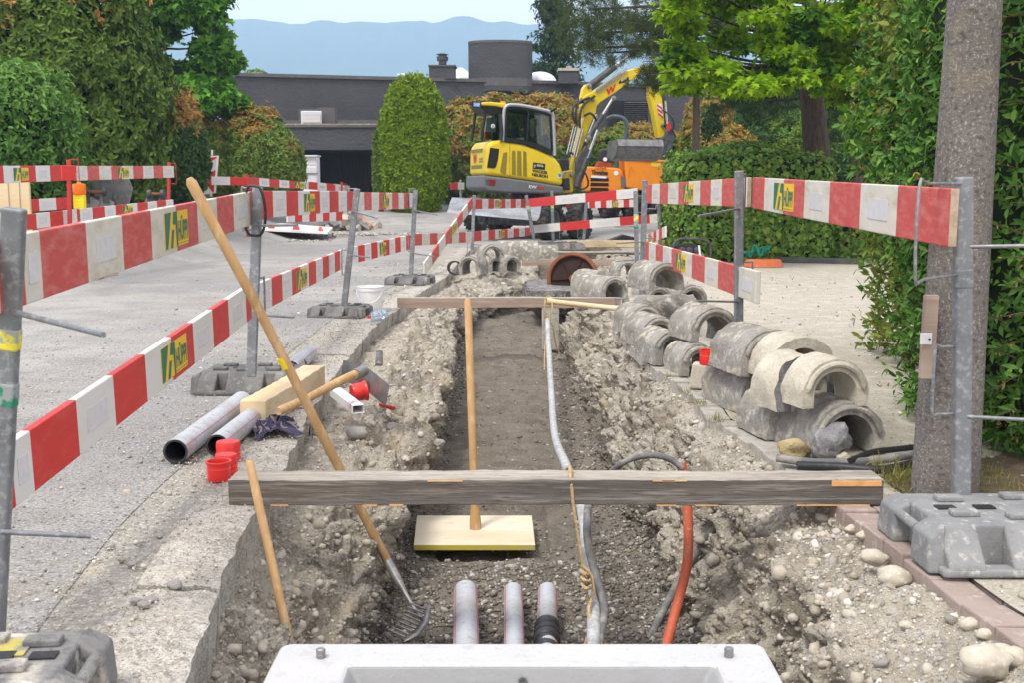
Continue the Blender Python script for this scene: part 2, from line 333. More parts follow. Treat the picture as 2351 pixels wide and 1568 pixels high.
def strip(name, xa, xb, ys, z, m, label=None, nx=2, disp=0, sag=None):
    ys = np.asarray(ys); X = np.linspace(0, 1, nx)[None, :]; a = np.array([xa(y) for y in ys])[:, None]; b = np.array([xb(y) for y in ys])[:, None]
    PX = a+(b-a)*X; PY = np.repeat(ys[:, None], nx, 1); PZ = np.full_like(PX, z)+np.array([terr(y) for y in ys])[:, None]
    if sag: PZ = PZ+sag(PX, PY)
    V = np.stack([PX.ravel(), PY.ravel(), PZ.ravel()], 1)
    if disp: V[:, 2] += disp*fbm(V, 2.0, 3)
    o = npmesh(name, V, grid_faces(len(ys), nx), m, smooth=True); o["kind"] = "structure"; return o
ysn = np.concatenate([np.linspace(1.2, 8, 60), np.linspace(8.2, 24, 60), np.linspace(24.5, 60, 50)])
ysn = np.sort(np.append(ysn, [TE]))
def verge(X, Y):  # the lawn side left of the road lies higher
    return .35*np.clip((-5.3-X)/1.2, 0, 1)*np.clip((Y-12)/3, 0, 1)
strip('road', lambda y: -30, lambda y: (kl(y)-.45 if y <= TE else 0.2), ysn, 0.0, 'asphalt', nx=140, disp=.006, sag=verge)
ysf = np.concatenate([np.linspace(TE, 40, 60), np.linspace(40.5, 60, 20)])
strip('road_end', lambda y: 0.2, lambda y: 14, ysf, 0.0, 'asphalt', nx=40, disp=.006)
strip('forecourt', lambda y: kr(y)+.13, lambda y: 14, ysn[ysn <= TE], -.004, 'forecourt', nx=60, disp=.008)
strip('gutter', lambda y: kl(y)-.5, lambda y: kl(y)-.24, np.linspace(1.2, TE, 300), -.0035, 'gutter', nx=8, disp=.006)
# base land to the foot of the hills
gx = np.array([-6000, -900, -120, -31, 15, 120, 900, 6000.]); gy = np.array([-60, 0, 30, 62, 120, 600, 2600.])
GX, GY = np.meshgrid(gx, gy); GZ = np.where(GY > 61, -.5-np.clip(GY-62, 0, 200)*.15, -1.6)
o = npmesh('ground', np.stack([GX.ravel(), GY.ravel(), GZ.ravel()], 1), grid_faces(len(gy), len(gx)), 'grass_ground'); o["kind"] = "structure"
# kerb slabs on the left edge
def kerb_slabs():
    b = MB(); y = 1.5; k = 0; r = random.Random(4)
    while y < TE-.2:
        L = .95+r.uniform(-.08, .1); y2 = min(y+L, TE)
        zo = r.uniform(-.006, .006); xo = r.uniform(-.007, .007)
        nx, ny = 10, 30; vs = []; fs = []
        top = []
        for j in range(ny+1):
            yy = y+.008+(y2-y-.016)*j/ny
            for i in range(nx+1):
                t = i/nx; x = kl(yy)-.25+.25*t+xo
                top.append((x, yy, zo))
        P = np.array(top); edge = np.tile(np.linspace(0, 1, nx+1), ny+1)
        n1 = fbm(P, 9, 4, k); n2 = fbm(P, 30, 3, k+5)
        P[:, 2] += .005*n1+.003*n2-(edge > .8)*np.clip((edge-.8)/.2, 0, 1)**2*(.012+.008*n1)
        P[:, 0] += (edge > .9)*(.009*n1+.007*n2)
        Bm = P.copy(); Bm[:, 2] = (-.28 if y < 5 else -.16)+.01*n1; Bm[:, 0] -= (edge > .9)*.02
        vs = [tuple(p) for p in P]+[tuple(p) for p in Bm]; q = (nx+1)*(ny+1)
        for j in range(ny):
            for i in range(nx): a = j*(nx+1)+i; fs.append((a, a+1, a+nx+2, a+nx+1))
        for j in range(ny): a = j*(nx+1)+nx; fs.append((a, a+q, a+nx+1+q, a+nx+1)); a = j*(nx+1); fs.append((a, a+nx+1, a+nx+1+q, a+q))
        for i in range(nx): a = i; fs.append((a, a+q, a+1+q, a+1)); a = ny*(nx+1)+i; fs.append((a, a+1, a+1+q, a+q))
        b.add(vs, fs); y = y2; k += 1
    o = b.build('kerb', 'concrete', smooth=True, angle=50); o["kind"] = "structure"
kerb_slabs()
def paver_row():
    b = MB(); y = 1.6; r = random.Random(9)
    while y < TE-.1:
        L = r.uniform(.13, .22); y2 = y+L; x = float(kr((y+y2)/2)); dx = float(kr(y2)-kr(y)); zo = r.uniform(-.012, .006); t = r.uniform(-.012, .01)
        m = 1 if y < 4.3 else 0
        vs = [(x-dx/2+t, y+.004, -.09), (x-dx/2+.125+t, y+.004, -.09), (x+dx/2+.125+t, y2-.004, -.09), (x+dx/2+t, y2-.004, -.09)]
        vs += [(a, c, zo+r.uniform(-.004, .004)) for a, c, _ in vs]
        b.add(vs, [(0, 3, 2, 1), (4, 5, 6, 7), (0, 1, 5, 4), (1, 2, 6, 5), (2, 3, 7, 6), (3, 0, 4, 7)], m)
        if y < 4.3:                                        # a second row of reddish pavers beside it
            b.add([(p[0]+.135, p[1]+.03, p[2]-.006) for p in vs], [(0, 3, 2, 1), (4, 5, 6, 7), (0, 1, 5, 4), (1, 2, 6, 5), (2, 3, 7, 6), (3, 0, 4, 7)], m)
            b.add([(p[0]+.27, p[1]-.02, p[2]-.004) for p in vs], [(0, 3, 2, 1), (4, 5, 6, 7), (0, 1, 5, 4), (1, 2, 6, 5), (2, 3, 7, 6), (3, 0, 4, 7)], m)
        y = y2
    o = b.build('paving_edge', ['paver', 'paver_red'], bevel=.006); o["kind"] = "structure"
paver_row()
# trench profile keys: Y, then (x,z) of: bank, wall top L, foot L, foot R, wall top R
TK = [
 (1.6, -.80, -.35, -.70, -.48, -.56, -.80, .80, -.80, 1.00, -.20),
 (3.2, -.84, -.36, -.72, -.48, -.56, -.80, .80, -.80, 1.02, -.17),
 (4.0, -.84, -.34, -.66, -.50, -.56, -.78, .80, -.78, 1.04, -.16),
 (4.8, -.82, -.24, -.60, -.42, -.58, -.76, .80, -.76, .98, -.13),
 (5.6, -.80, -.18, -.54, -.30, -.68, -.76, .78, -.76, .96, -.11),
 (6.2, -.84, -.14, -.50, -.24, -.72, -.76, .74, -.76, .96, -.10),
 (8.5, -.90, -.10, -.50, -.20, -.66, -.76, .68, -.76, .99, -.09),
 (11., -.90, -.09, -.56, -.17, -.76, -.66, .60, -.66, .92, -.09),
 (12.8, -.80, -.08, -.60, -.15, -.72, -.58, .56, -.58, .86, -.09),
 (14.0, -.75, -.08, -.46, -.14, -.48, -.42, .62, -.42, .90, -.08),
 (15.2, -.60, -.08, -.12, -.14, -.05, -.46, .80, -.46, 1.1, -.08),
 (17.0, -.40, -.07, .35, -.13, .45, -.60, 1.3, -.60, 1.6, -.08),
 (24.0, -.30, -.07, .40, -.12, .50, -.60, 1.5, -.60, 1.9, -.08)]
def trench():
    ys = [1.6]
    while ys[-1] < TE: ys.append(ys[-1]+max(.011, ys[-1]*.0030))
    ys[-1] = TE; ys = np.array(ys)
    segn = [8, 34, 40, 54, 96, 92, 44]    # samples per span
    K = np.array(TK)
    cols = [np.interp(ys, K[:, 0], K[:, j]) for j in range(1, 11)]
    pts = [(kl(ys)-.10, np.full_like(ys, -.10)), (kl(ys)-.02, np.full_like(ys, -.16)), (cols[0], cols[1]), (cols[2], cols[3]), (cols[4], cols[5]), (cols[6], cols[7]), (cols[8], cols[9]), (kr(ys)+.03, np.full_like(ys, -.045))]
    XS, ZS, SEG = [], [], []
    for i, n in enumerate(segn):
        t = np.arange(n)/n
        XS.append(pts[i][0][:, None]*(1-t)+pts[i+1][0][:, None]*t); ZS.append(pts[i][1][:, None]*(1-t)+pts[i+1][1][:, None]*t); SEG += [i]*n
    XS.append(pts[-1][0][:, None]); ZS.append(pts[-1][1][:, None]); SEG.append(6)
    X = np.concatenate(XS, 1); Z = np.concatenate(ZS, 1); SEG = np.array(SEG); nY, nX = X.shape
    # soften the profile corners a little
    for _ in range(5):
        X[:, 1:-1] = .25*X[:, :-2]+.5*X[:, 1:-1]+.25*X[:, 2:]; Z[:, 1:-1] = .25*Z[:, :-2]+.5*Z[:, 1:-1]+.25*Z[:, 2:]
    Y = np.repeat(ys[:, None], nX, 1)
    P = np.stack([X.ravel(), Y.ravel(), Z.ravel()], 1)
    dX = np.gradient(X, axis=1); dZ = np.gradient(Z, axis=1); L = np.hypot(dX, dZ)+1e-9
    NX, NZ = (-dZ/L).ravel(), (dX/L).ravel()
    seg = np.tile(SEG, nY); frac = np.tile(np.concatenate([np.arange(n)/n for n in segn]+[[1.]]), nY)
    wall = np.isin(seg, [2, 3, 5]).astype(float); bank = np.isin(seg, [1, 6, 0]).astype(float); floor = (seg == 4).astype(float)
    endf = np.ones_like(frac); endf[(seg == 0)] = 0; m6 = seg == 6; endf[m6] = np.clip((1-frac[m6])*5, 0, 1)
    big = fbm(P, 3.0, 3, 1); med = fbm(P, 11, 3, 2); fine = fbm(P, 42, 3, 3); rid = 1-np.abs(fbm(P, 7, 3, 9))
    D = wall*(.065*big+.062*med+.036*fine+.045*rid-.028)+bank*(.035*big+.026*med+.014*fine)+floor*(.022*big+.012*med+.005*fine)
    D *= endf
    D = D.reshape(nY, nX)
    for _ in range(2): D[:, 1:-1] = .25*D[:, :-2]+.5*D[:, 1:-1]+.25*D[:, 2:]
    D = D.ravel()
    P[:, 0] += NX*D; P[:, 2] += NZ*D
    # tamped sand ridge across the middle, loose wave marks
    xf = P[:, 0]; yf = P[:, 1]
    ridge = floor*np.exp(-((xf+.05)/.42)**4)*np.clip((yf-5.6)/.5, 0, 1)*np.clip((13-yf)/1.0, 0, 1)
    wv = np.sin(yf*34+3.5*fbm(P*np.array([.8, 1, 1]), 1.3, 2, 30)+xf*1.5); P[:, 2] += ridge*(.05+(.016+.022*np.clip(fbm(P, 1.5, 2, 33)+.4, 0, 1))*wv*(np.clip(yf-6, 0, 1)))+floor*.016*np.clip(fbm(P*np.array([1, 3.2, 1]), 4, 3, 44), -.2, 1)
    P[:, 2] -= floor*.05*((xf > -.42) & (xf < .2) & (yf > 5.75) & (yf < 6.8))
    # heap where the three pipes go into the ground
    P[:, 2] += floor*.05*np.exp(-(((xf+.02)/.38)**2+((yf-5.35)/.28)**2))
    F4 = grid_faces(nY, nX); fc = P[F4].mean(1); sg = seg[F4[:, 0]]
    low = fc[:, 2] < (np.interp(fc[:, 1], K[:, 0], K[:, 6])+.12+.05*fbm(fc, 5, 2, 40))
    mi = np.where(low, 2, np.where((np.isin(sg, [0, 1]) & (fc[:, 1] > 5.2)) | (sg == 6) & (fbm(fc, 2.2, 3, 50) > -.15), 1, 0))
    o = npmesh('trench', P, F4, ['soil', 'gravel_bank', 'damp_sand'], mi, smooth=True); o["kind"] = "structure"
    return P, F4, sg, mi
TP, TF, TS, TM = trench()
# end wall
b = MB(); b.box((-1.3, TE, -1.2), (2.6, TE+.1, -.006)); o = b.build('trench_end_wall', 'soil'); o["kind"] = "structure"
# ---- stones: icosahedra as one mesh of loose gravel
def ico(sub=1):
    bm = bmesh.new(); bmesh.ops.create_icosphere(bm, subdivisions=sub, radius=1)
    V = np.array([v.co[:] for v in bm.verts]); Fc = np.array([[v.index for v in f.verts] for f in bm.faces]); bm.free(); return V, Fc
def rocks_mesh(name, P, S, mats, mi=None, sub=1, flat=.62, lump=.22, parent=None, smooth=True):
    V0, F0 = ico(sub); n = len(P); V = V0[None]*(1+lump*rng.standard_normal((n, len(V0), 1)).clip(-1.5, 1.5)*(.6 if sub == 1 else .25))
    sc = np.stack([rng.uniform(.8, 1.3, n), rng.uniform(.7, 1.1, n), rng.uniform(flat*.7, flat*1.25, n)], 1)
    V = V*sc[:, None]*S[:, None, None]
    q = rng.standard_normal((n, 4))*np.array([1.6, .35, .35, 1.6]); q /= np.linalg.norm(q, axis=1)[:, None]
    ww, x, y, z = q.T
    Rm = np.stack([1-2*(y*y+z*z), 2*(x*y-z*ww), 2*(x*z+y*ww), 2*(x*y+z*ww), 1-2*(x*x+z*z), 2*(y*z-x*ww), 2*(x*z-y*ww), 2*(y*z+x*ww), 1-2*(x*x+y*y)], 1).reshape(n, 3, 3)
    V = np.einsum('nij,nkj->nki', Rm, V)+P[:, None]
    Fc = (F0[None]+(np.arange(n)*len(V0))[:, None, None]).reshape(-1, 3)
    m = None if mi is None else np.repeat(mi, len(F0))
    return npmesh(name, V.reshape(-1, 3), Fc, mats, m, smooth=smooth, parent=parent)
def on_trench(n, sel, ymax, power=1.6):
    idx = np.where(sel)[0]; c = TP[TF[idx]].mean(1)
    a = np.linalg.norm(np.cross(TP[TF[idx, 1]]-TP[TF[idx, 0]], TP[TF[idx, 3]]-TP[TF[idx, 0]]), axis=1)
    wgt = a*(c[:, 1] < ymax)/np.maximum(c[:, 1], 2.4)**power; wgt /= wgt.sum()
    k = rng.choice(len(idx), n, p=wgt); return c[k]
def sizes(n, lo, hi, a=2.2):
    return lo*(1-rng.random(n)*(1-(lo/hi)**a))**(-1/a)
TC_ = TP[TF].mean(1); isb = np.isin(TS, [1, 6]) & ~((TS == 1) & (TC_[:, 1] < 5) & (rng.random(len(TS)) < .75)); isw = (TM == 0); isf = (TM == 2)
P1 = on_trench(8000, isb & (TM != 2), 24, 1.2); P2 = on_trench(4200, isw, 22, 1.3); P3 = on_trench(6000, isw, 22, 1.3)
Pa = np.concatenate([P1, P2]); S1 = np.concatenate([sizes(8000, .004, .028), sizes(4200, .006, .034)])*(1+.04*Pa[:, 1])
kk = rng.random(len(Pa)) < .3; g1 = rocks_mesh('gravel', Pa[kk], S1[kk], 'pebbles', lump=.16); tag(g1, None, kind='stuff'); tag(rocks_mesh('gravel', Pa[~kk], S1[~kk]*.9, 'pebbles', lump=.3, smooth=False), None, kind='stuff')
tag(rocks_mesh('clods', P3, sizes(6000, .007, .028)*(1+.05*P3[:, 1]), 'clods', flat=.8, lump=.3, smooth=False), None, kind='stuff')
P4 = on_trench(26000, isf & (TP[TF].mean(1)[:, 1] < 6.4), 6.4, .8); keep = rng.random(len(P4)) < np.clip((6.0-P4[:, 1])*1.6+(np.abs(P4[:, 0]+.05) > .45)*1.0, .05, 1); P4 = P4[keep]
P5 = on_trench(9000, isf & (TP[TF].mean(1)[:, 1] > 6.0), 22, 1.2); P5 = P5[(rng.random(len(P5)) < np.where(np.abs(P5[:, 0]+.05) > .4, 1, .12))]
Pf = np.concatenate([P4, P5]); tag(rocks_mesh('trench_floor_gravel', Pf+[0, 0, .004], sizes(len(Pf), .006, .021, 2.5)*(1+.03*Pf[:, 1]), 'damp_pebbles', lump=.16), None, kind='stuff')
# loose grit on the road, gutter and forecourt
n = 3800; y = 2.2+(rng.random(n)**1.5)*17; x = kl(y)-.2-np.abs(rng.standard_normal(n))**1.4*.8
x2 = kl(y[:700])-rng.random(700)*5; y2 = y[:700]; n3 = 2400; y3 = 3+(rng.random(n3)**1.3)*13; x3 = kr(y3)+.15+rng.random(n3)**1.6*2.6
Px = np.concatenate([x, x2, x3]); Py = np.concatenate([y, y2, y3]); Pg = np.stack([Px, Py, np.full(len(Px), .004)], 1)
tag(rocks_mesh('grit', Pg, sizes(len(Pg), .0025, .018, 2.3)*(1+.04*Py), 'pebbles', lump=.2, smooth=False), None, kind='stuff')
P6 = on_trench(30000, (TC_[:, 1] < 6.6) & (TM != 2), 6.6, 1.0)
tag(rocks_mesh('fine_grit', P6, sizes(30000, .0022, .0085, 1.8), 'pebbles', sub=1, lump=.25, smooth=False), None, kind='stuff')
n = 9000; y = 2.2+(rng.random(n)**1.4)*8; x = kl(y)-np.where(rng.random(n) < .6, .02+rng.random(n)*.45, .4+rng.random(n)**1.4*2.2)
tag(rocks_mesh('fine_grit', np.stack([x, y, np.full(n, .006)], 1), sizes(n, .0018, .006, 2.0)*(1+.05*y), 'pebbles', lump=.25, smooth=False), None, kind='stuff')
# ---- single cobbles that show large
def cobble(u, v, z, w, label, m='cobble', name='cobblestone', hgt=.62, lump=.27, sub=3, Y=None, cat='stone', group=None):
    p = G(u, v, z) if Y is None else A(u, v, Y)
    s = w/2; V0, F0 = ico(sub); N = fbm(V0*1.0+p.x*7+p.y*3, 1.3, 4, 3)
    V = V0*(1+lump*N)[:, None]*np.array([s, s*random.uniform(.65, .85), s*hgt]); a = random.uniform(0, 3); c, q = math.cos(a)*.4, math.sin(a)*.4
    a = random.uniform(-.5, .5); V = V @ np.array([[math.cos(a), math.sin(a), 0], [-math.sin(a), math.cos(a), 0], [0, 0, 1]])
    V[:, 2] -= V[:, 2].min(); V[:, 2] -= (.22*w if cat == 'stone' else .006)
    o = npmesh(name, V, F0, m, smooth=True); o.location = p; tag(o, label, cat, group); return o
near = [(2262, 1540, -.05, .15, 'big round cream cobble near the bottom right corner'), (2325, 1520, -.05, .09, 'grey angular stone touching the big round cream cobble'),
 (2005, 1290, -.06, .085, 'long cream cobble left of the concrete barrier base'), (2052, 1330, -.06, .11, 'wide flat buff cobble in front of the concrete barrier base corner'),
 (2150, 1355, -.06, .075, 'white lumpy cobble below the corner of the concrete barrier base'), (1985, 1235, -.05, .06, 'upright oval cobble beside the reddish paving'),
 (1955, 1220, -.05, .05, 'small white cobble near the right end of the grey beam'), (1930, 1190, -.05, .05, 'oval buff cobble under the right end of the grey beam'),
 (2300, 1500, -.05, .06, 'white broken stone beside the reddish paving at right'), (2235, 1440, -.05, .07, 'white angular stone halfway down the right bank'),
 (2270, 1462, -.05, .06, 'pale chipped stone next to the reddish pavers'), (2180, 1400, -.06, .055, 'chalky stone on the right bank beside a grey one'),
 (2200, 1418, -.06, .04, 'small bluish stone on the right bank'), (1890, 1235, -.1, .055, 'flat white stone on the right bank under the beam'),
 (2080, 1440, -.1, .04, 'small buff pebble alone on the sandy right bank'), (2120, 1300, -.03, .05, 'cream pebble wedged against the concrete barrier base')]
for t in near: cobble(*t[:4], t[4], group='cobbles on the right bank')
for u, v, w_, lb in [(303, 1300, .034, 'blue grey pebble on the road near the left barrier'), (254, 1260, .036, 'dark blue pebble on the asphalt left of the gutter'), (280, 1290, .03, 'pale pebble on the asphalt just below the blue one'), (400, 1350, .045, 'grey cobble in the gutter channel'),
  (365, 1300, .035, 'rusty brown pebble in the gutter'), (330, 1395, .04, 'light grey pebble in a gutter cluster near the kerb'), (312, 1385, .035, 'lilac grey pebble in the gutter'), (346, 1382, .04, 'warm grey pebble beside the kerb joint')]:
    cobble(u, v, 0.0, w_, lb, name='pebble', m='pebbles', cat='pebble', group='pebbles on the road and gutter')
cobble(1825, 1052, 0, .14, 'yellowish earth clod in front of the nearest half pipe', m='stone_yellow', name='rock', lump=.5, cat='rock')
cobble(1905, 1052, 0, .20, 'jagged dark grey asphalt chunk in the mouth of the nearest half pipe', m='stone_dark_grey', name='rock', hgt=.75, lump=.45, cat='rock')
cobble(1935, 1058, 0, .07, 'small pale chip leaning on the dark asphalt chunk', name='rock', cat='rock')
for u, v, z, w_, lb in [(905, 985, -.15, .09, 'big grey boulder set in the left bank'), (820, 1000, -.12, .12, 'long grey brown rock on the left bank by the kerb'), (700, 975, -.06, .06, 'white cobble beside the striped cloth'), (1010, 1020, -.22, .07, 'cobble at the crest of the left bank')]:
    cobble(u, v, z, w_, lb, m='pebbles', cat='stone', group='stones in the left bank')
# ---- hills
def hills():
    D0 = 2400.; us = np.linspace(-900, 3300, 240); ridge = np.interp(us, [-900, 200, 510, 690, 760, 820, 960, 1090, 1230, 1500, 2200, 3300], [30, 38, 48, 72, 66, 64, 70, 61, 72, 90, 120, 160])
    X = (us-CU)/F*D0*1.0; H = (435-ridge)/F*D0+CAMH; P = np.stack([X, X*0, X*0], 1)
    H = H+2*fbm(P, .004, 2, 5)+1.6*fbm(P, .12, 2, 6)
    rows = []
    for k, (t, yy) in enumerate([(0, 1500), (.12, 1650), (.3, 1850), (.55, 2050), (.8, 2250), (1, 2400), (.6, 2700)]):
        z = -30+(H+30)*t; pp = np.stack([X, np.full_like(X, yy)+60*fbm(P+[0, yy, 0], .01, 3, 7), z+(12*fbm(P+[0, yy, 0], .008, 4, 8) if 0 < t < 1 else 0)], 1); rows.append(pp)
    V = np.concatenate(rows); o = npmesh('hills', V, grid_faces(7, len(us)), 'far_wood', smooth=True); o["kind"] = "structure"
hills()
b = MB(); b.box((-3000, -80, -32), (3000, 2900, 430)); hz = b.build('haze', 'asphalt'); hz["kind"] = "stuff"; hz.data.materials.clear()
m = bpy.data.materials.new("haze"); m.use_nodes = True; m.node_tree.nodes.clear()
no = m.node_tree.nodes.new("ShaderNodeOutputMaterial"); pv = m.node_tree.nodes.new("ShaderNodeVolumePrincipled")
pv.inputs["Color"].default_value = (.54, .74, 1, 1); pv.inputs["Density"].default_value = .00052; pv.inputs["Anisotropy"].default_value = 0
m.node_tree.links.new(pv.outputs[0], no.inputs["Volume"]); hz.data.materials.append(m)
# ================================================================== BARRIERS
HR = .185
def rail(Lf, Rt, label, bounds=None, first='r', n=None, stick=None, group='red and white barrier boards', wood_end=False, refl=True, h=HR, tk=.028, old=False):
    """Lf, Rt: (u, v_top, s) of the ends as seen; s = units per metre there"""
    p0 = A(Lf[0], Lf[1], YS(Lf[2])) if not isinstance(Lf, Vector) else Lf
    p1 = A(Rt[0], Rt[1], YS(Rt[2])) if not isinstance(Rt, Vector) else Rt
    L = (p1-p0).length
    if bounds: ts = sorted(max(.001, min(.999, proj_t(p0, p1, u))) for u in bounds)
    else: ts = [i/n for i in range(1, n)]
    ts = [0]+ts+[1]; b = MB(); c = 0 if first == 'r' else 1
    for i in range(len(ts)-1):
        x0, x1 = ts[i]*L, ts[i+1]*L; o = i == 0; e = i == len(ts)-2
        vs = [(x0, 0, -h), (x1, 0, -h), (x1, tk, -h), (x0, tk, -h), (x0, 0, 0), (x1, 0, 0), (x1, tk, 0), (x0, tk, 0)]
        fs = [(0, 3, 2, 1), (4, 5, 6, 7), (0, 1, 5, 4), (2, 3, 7, 6)]+([(3, 0, 4, 7)] if o else [])+([(1, 2, 6, 5)] if e else [])
        ms = [c]*4+([2 if wood_end else c] if o else [])+([2 if wood_end else c] if e else [])
        b.add(vs, fs, ms); c = 1-c
    me_o = b.build('barrier_board', ['rail_red_faded', 'rail_white_stained', 'rail_wood'] if old else ['rail_red', 'rail_white', 'rail_wood'])
    bm = bmesh.new(); bm.from_mesh(me_o.data); bmesh.ops.remove_doubles(bm, verts=bm.verts, dist=.0005); bmesh.ops.recalc_face_normals(bm, faces=bm.faces); bm.to_mesh(me_o.data); bm.free()
    tag(me_o, label, 'barrier board', group)
    bv = me_o.modifiers.new("edge", 'BEVEL'); bv.width = .004; bv.segments = 2; bv.limit_method = 'ANGLE'
    x = (p1-p0).normalized(); up = Vector((0, 0, 1)); y = up.cross(x).normalized(); z = x.cross(y)
    me_o.matrix_world = Matrix.Translation(p0) @ Matrix((x, y, z)).transposed().to_4x4()
    if refl:
        c = 0 if first == 'r' else 1
        for i in range(len(ts)-1):
            if c == 1 and (ts[i+1]-ts[i])*L > .12:
                m_, w_ = (ts[i]+ts[i+1])/2*L, (ts[i+1]-ts[i])*L*.27
                if not (stick and any(abs(proj_t(p0, p1, (stick[0]+stick[1])/2)*L-m_) < (ts[i+1]-ts[i])*L*.9 for _ in (0,))):
                    r = MB(); r.box((m_-w_, -.0022, -h*.72), (m_+w_, -.0002, -h*.30)); q = r.build('reflector', 'reflector'); q.parent = me_o
            c = 1-c
    if stick:
        a0, a1 = proj_t(p0, p1, stick[0])*L, proj_t(p0, p1, stick[1])*L; w_ = a1-a0; t = -.0026; zt, zb = -h*.12, -h*.88
        s = MB(); s.box((a0, t, zb), (a1, -.0002, zt), 0)
        s.add([(a0, t-.0006, zb), (a0+.09*w_, t-.0006, zb), (a0+.27*w_, t-.0006, zt), (a0, t-.0006, zt)], [(0, 1, 2, 3)], 1)
        s.add([(a0+.20*w_, t-.0006, zb), (a0+.30*w_, t-.0006, zb+.0), (a0+.38*w_, t-.0006, zb+.5*(zt-zb)), (a0+.28*w_, t-.0006, zb+.5*(zt-zb))], [(0, 1, 2, 3)], 1)
        s.add([(a0+.36*w_, t-.0006, zt), (a0+.52*w_, t-.0006, zt), (a0+.52*w_, t-.0006, zb), (a0+.46*w_, t-.0006, zb), (a0+.44*w_, t-.0006, zb+.62*(zt-zb)), (a0+.32*w_, t-.0006, zb+.66*(zt-zb))], [(0, 1, 2, 3, 4, 5)], 1)
        s.box((a0+.52*w_, t-.0012, zb+.06*(zt-zb)), (a1, t-.0004, zb+.075*(zt-zb)), 1)
        q = s.build('sticker', ['sticker_yellow', 'sticker_green']); q.parent = me_o
        l = MB(); add_text(l, "HÜPPI", (a0+.54*w_, t-.0010, zb+.14*(zt-zb)), (1, 0, 0), (0, 0, 1), .43*w_, (zt-zb)*.72, bold=.03)
        q2 = l.build('lettering', 'sticker_green'); q2.parent = q
    return me_o
rail((-40, 553, 960), (582, 438, 400), 'upper left barrier board running from the near left post, cream stripes worn', [-10, 50, 90, 196, 279, 345, 403, 452, 497, 535, 573], 'w', stick=(375, 428), wood_end=True, old=True)
rail((20, 545, 760), (268, 517, 610), 'short barrier board hanging just behind and below the near upper left board', n=6, first='r', refl=False)
rail((-60, 1075, 905), (575, 652, 432), 'lower left barrier board, bright white stripes, sloping down to the bottom left', [-20, 24, 68, 174, 259, 332, 392, 442, 487, 523, 563], 'w', stick=(367, 425))
rail((600, 437, 335), (812, 438, 232), 'upper barrier board between the cable loop post and the next leaning post', [626, 657, 684, 711, 734, 756, 777, 798], 'r', stick=(697, 722))
rail((818, 440, 224), (950, 442.5, 188), 'cream and red upper barrier board left of the clipped conical tree', [822, 836, 853, 870, 886, 900, 915, 927, 939], 'r', stick=(878, 893), old=True)
rail((596, 649, 372), (792, 570, 230), 'lower barrier board right of the long leaning tool handle', n=11, first='w', stick=(680, 704))
rail((806, 567, 208), (944, 538, 178), 'lower barrier board between the leaning post and the post by the rear base', n=10, first='w', stick=(871, 886))
rail((950, 536, 146), (1084, 531, 128), 'lower barrier board just left of the leaning diagonal board', n=8, first='r', old=True)
rail((1089, 530, 124), (1217, 521, 104), 'lower barrier board in front of the excavator blade', n=9, first='r', stick=(1145, 1158))
rail((1093, 456, 122), (1207, 456, 106), 'upper barrier board in front of the excavator blade', n=9, first='r', stick=(1137, 1151))
rail(G(975, 636, 0)+Vector((0, 0, .20)), A(1085, 452, YS(128)), 'fallen barrier board leaning diagonally from the ground up to a post', n=8, first='w', stick=(1035, 1048), old=True)
rail((1728, 406, 372), (2184, 432, 715), 'large upper right barrier board with a cracked red end at the concrete pole', [1756, 1800, 1848, 1906, 1977, 2062], 'r', stick=(1779, 1824), wood_end=True, old=True)
rail((1484, 423, 226), (1716, 406, 362), 'upper right barrier board in front of the ivy hedge', [1497, 1515, 1534, 1558, 1581.5, 1608, 1632.5, 1658, 1687], 'r', stick=(1570, 1593), wood_end=True, old=True)
rail((1482, 553, 225), (1736, 622, 400), 'lower right barrier board sloping in front of the generator', [1490, 1505.6, 1522, 1542, 1565, 1589, 1618.5, 1649, 1693], 'r', stick=(1553, 1575), old=True)
rail((1214, 455, 103), (1462, 431, 118), 'old upper barrier board with long stripes in front of the excavator', [1275, 1343.5, 1415], 'r')
rail((1222, 516, 98), (1530, 488, 108), 'old lower barrier board with long stripes and peeling paint', [1285, 1353.5, 1422.6, 1491], 'w')
rail((1300, 461, 92), (1458, 457, 92), 'shaded barrier board behind the old long striped board', n=12, first='r', stick=(1405, 1420), refl=False)
rail((1215, 506, 92), (1300, 503, 92), 'pale barrier board end behind the long striped boards', n=2, first='w', refl=False)
rail((1483, 539, 118), (1527, 518, 137), 'short angled barrier board in front of the ivy hedge corner', n=7, first='w', stick=(1490, 1497), refl=False)
rail((-30, 380, 218), (139, 379, 184), 'upper barrier board at the far left by the stacked pine boards', [7, 46, 81, 114], 'r', stick=(29.5, 64))
rail((173, 380, 178), (399, 380, 140), 'upper barrier board above the excavator buckets', [200, 227, 255, 279, 305, 328, 352, 374], 'w', stick=(269, 295), old=True)
rail((65, 457, 150), (157, 452, 142), 'lower barrier board in front of the laurel hedge at left', [89, 128], 'r')
rail((52, 492, 192), (398, 457, 140), 'lower barrier board below the excavator buckets', [59, 82.5, 114, 144, 176, 183, 212, 240, 265, 292, 315, 339, 360, 381], 'w', stick=(281, 304))
rail((405, 402, 103), (568, 406, 100), 'far barrier board in front of the chevron panel', [444, 485.5, 528], 'w')
rail((568, 405, 104), (803, 426, 72), 'far barrier board below the white letter boxes', [595, 618, 641, 664, 690, 708.5, 729, 750, 770], 'r', stick=(676, 698))
rail((596, 406, 88), (800, 424, 70), 'barrier board mostly hidden behind the far board by the letter boxes', n=10, first='w', refl=False)
rail((660, 487, 120), (786, 485, 110), 'lower barrier board behind the cable loop board', n=8, first='w', refl=False)
rail((1036, 418, 88), (1066, 418, 86), 'barrier board end between the clipped conical tree and the excavator', n=2, first='r', refl=False)
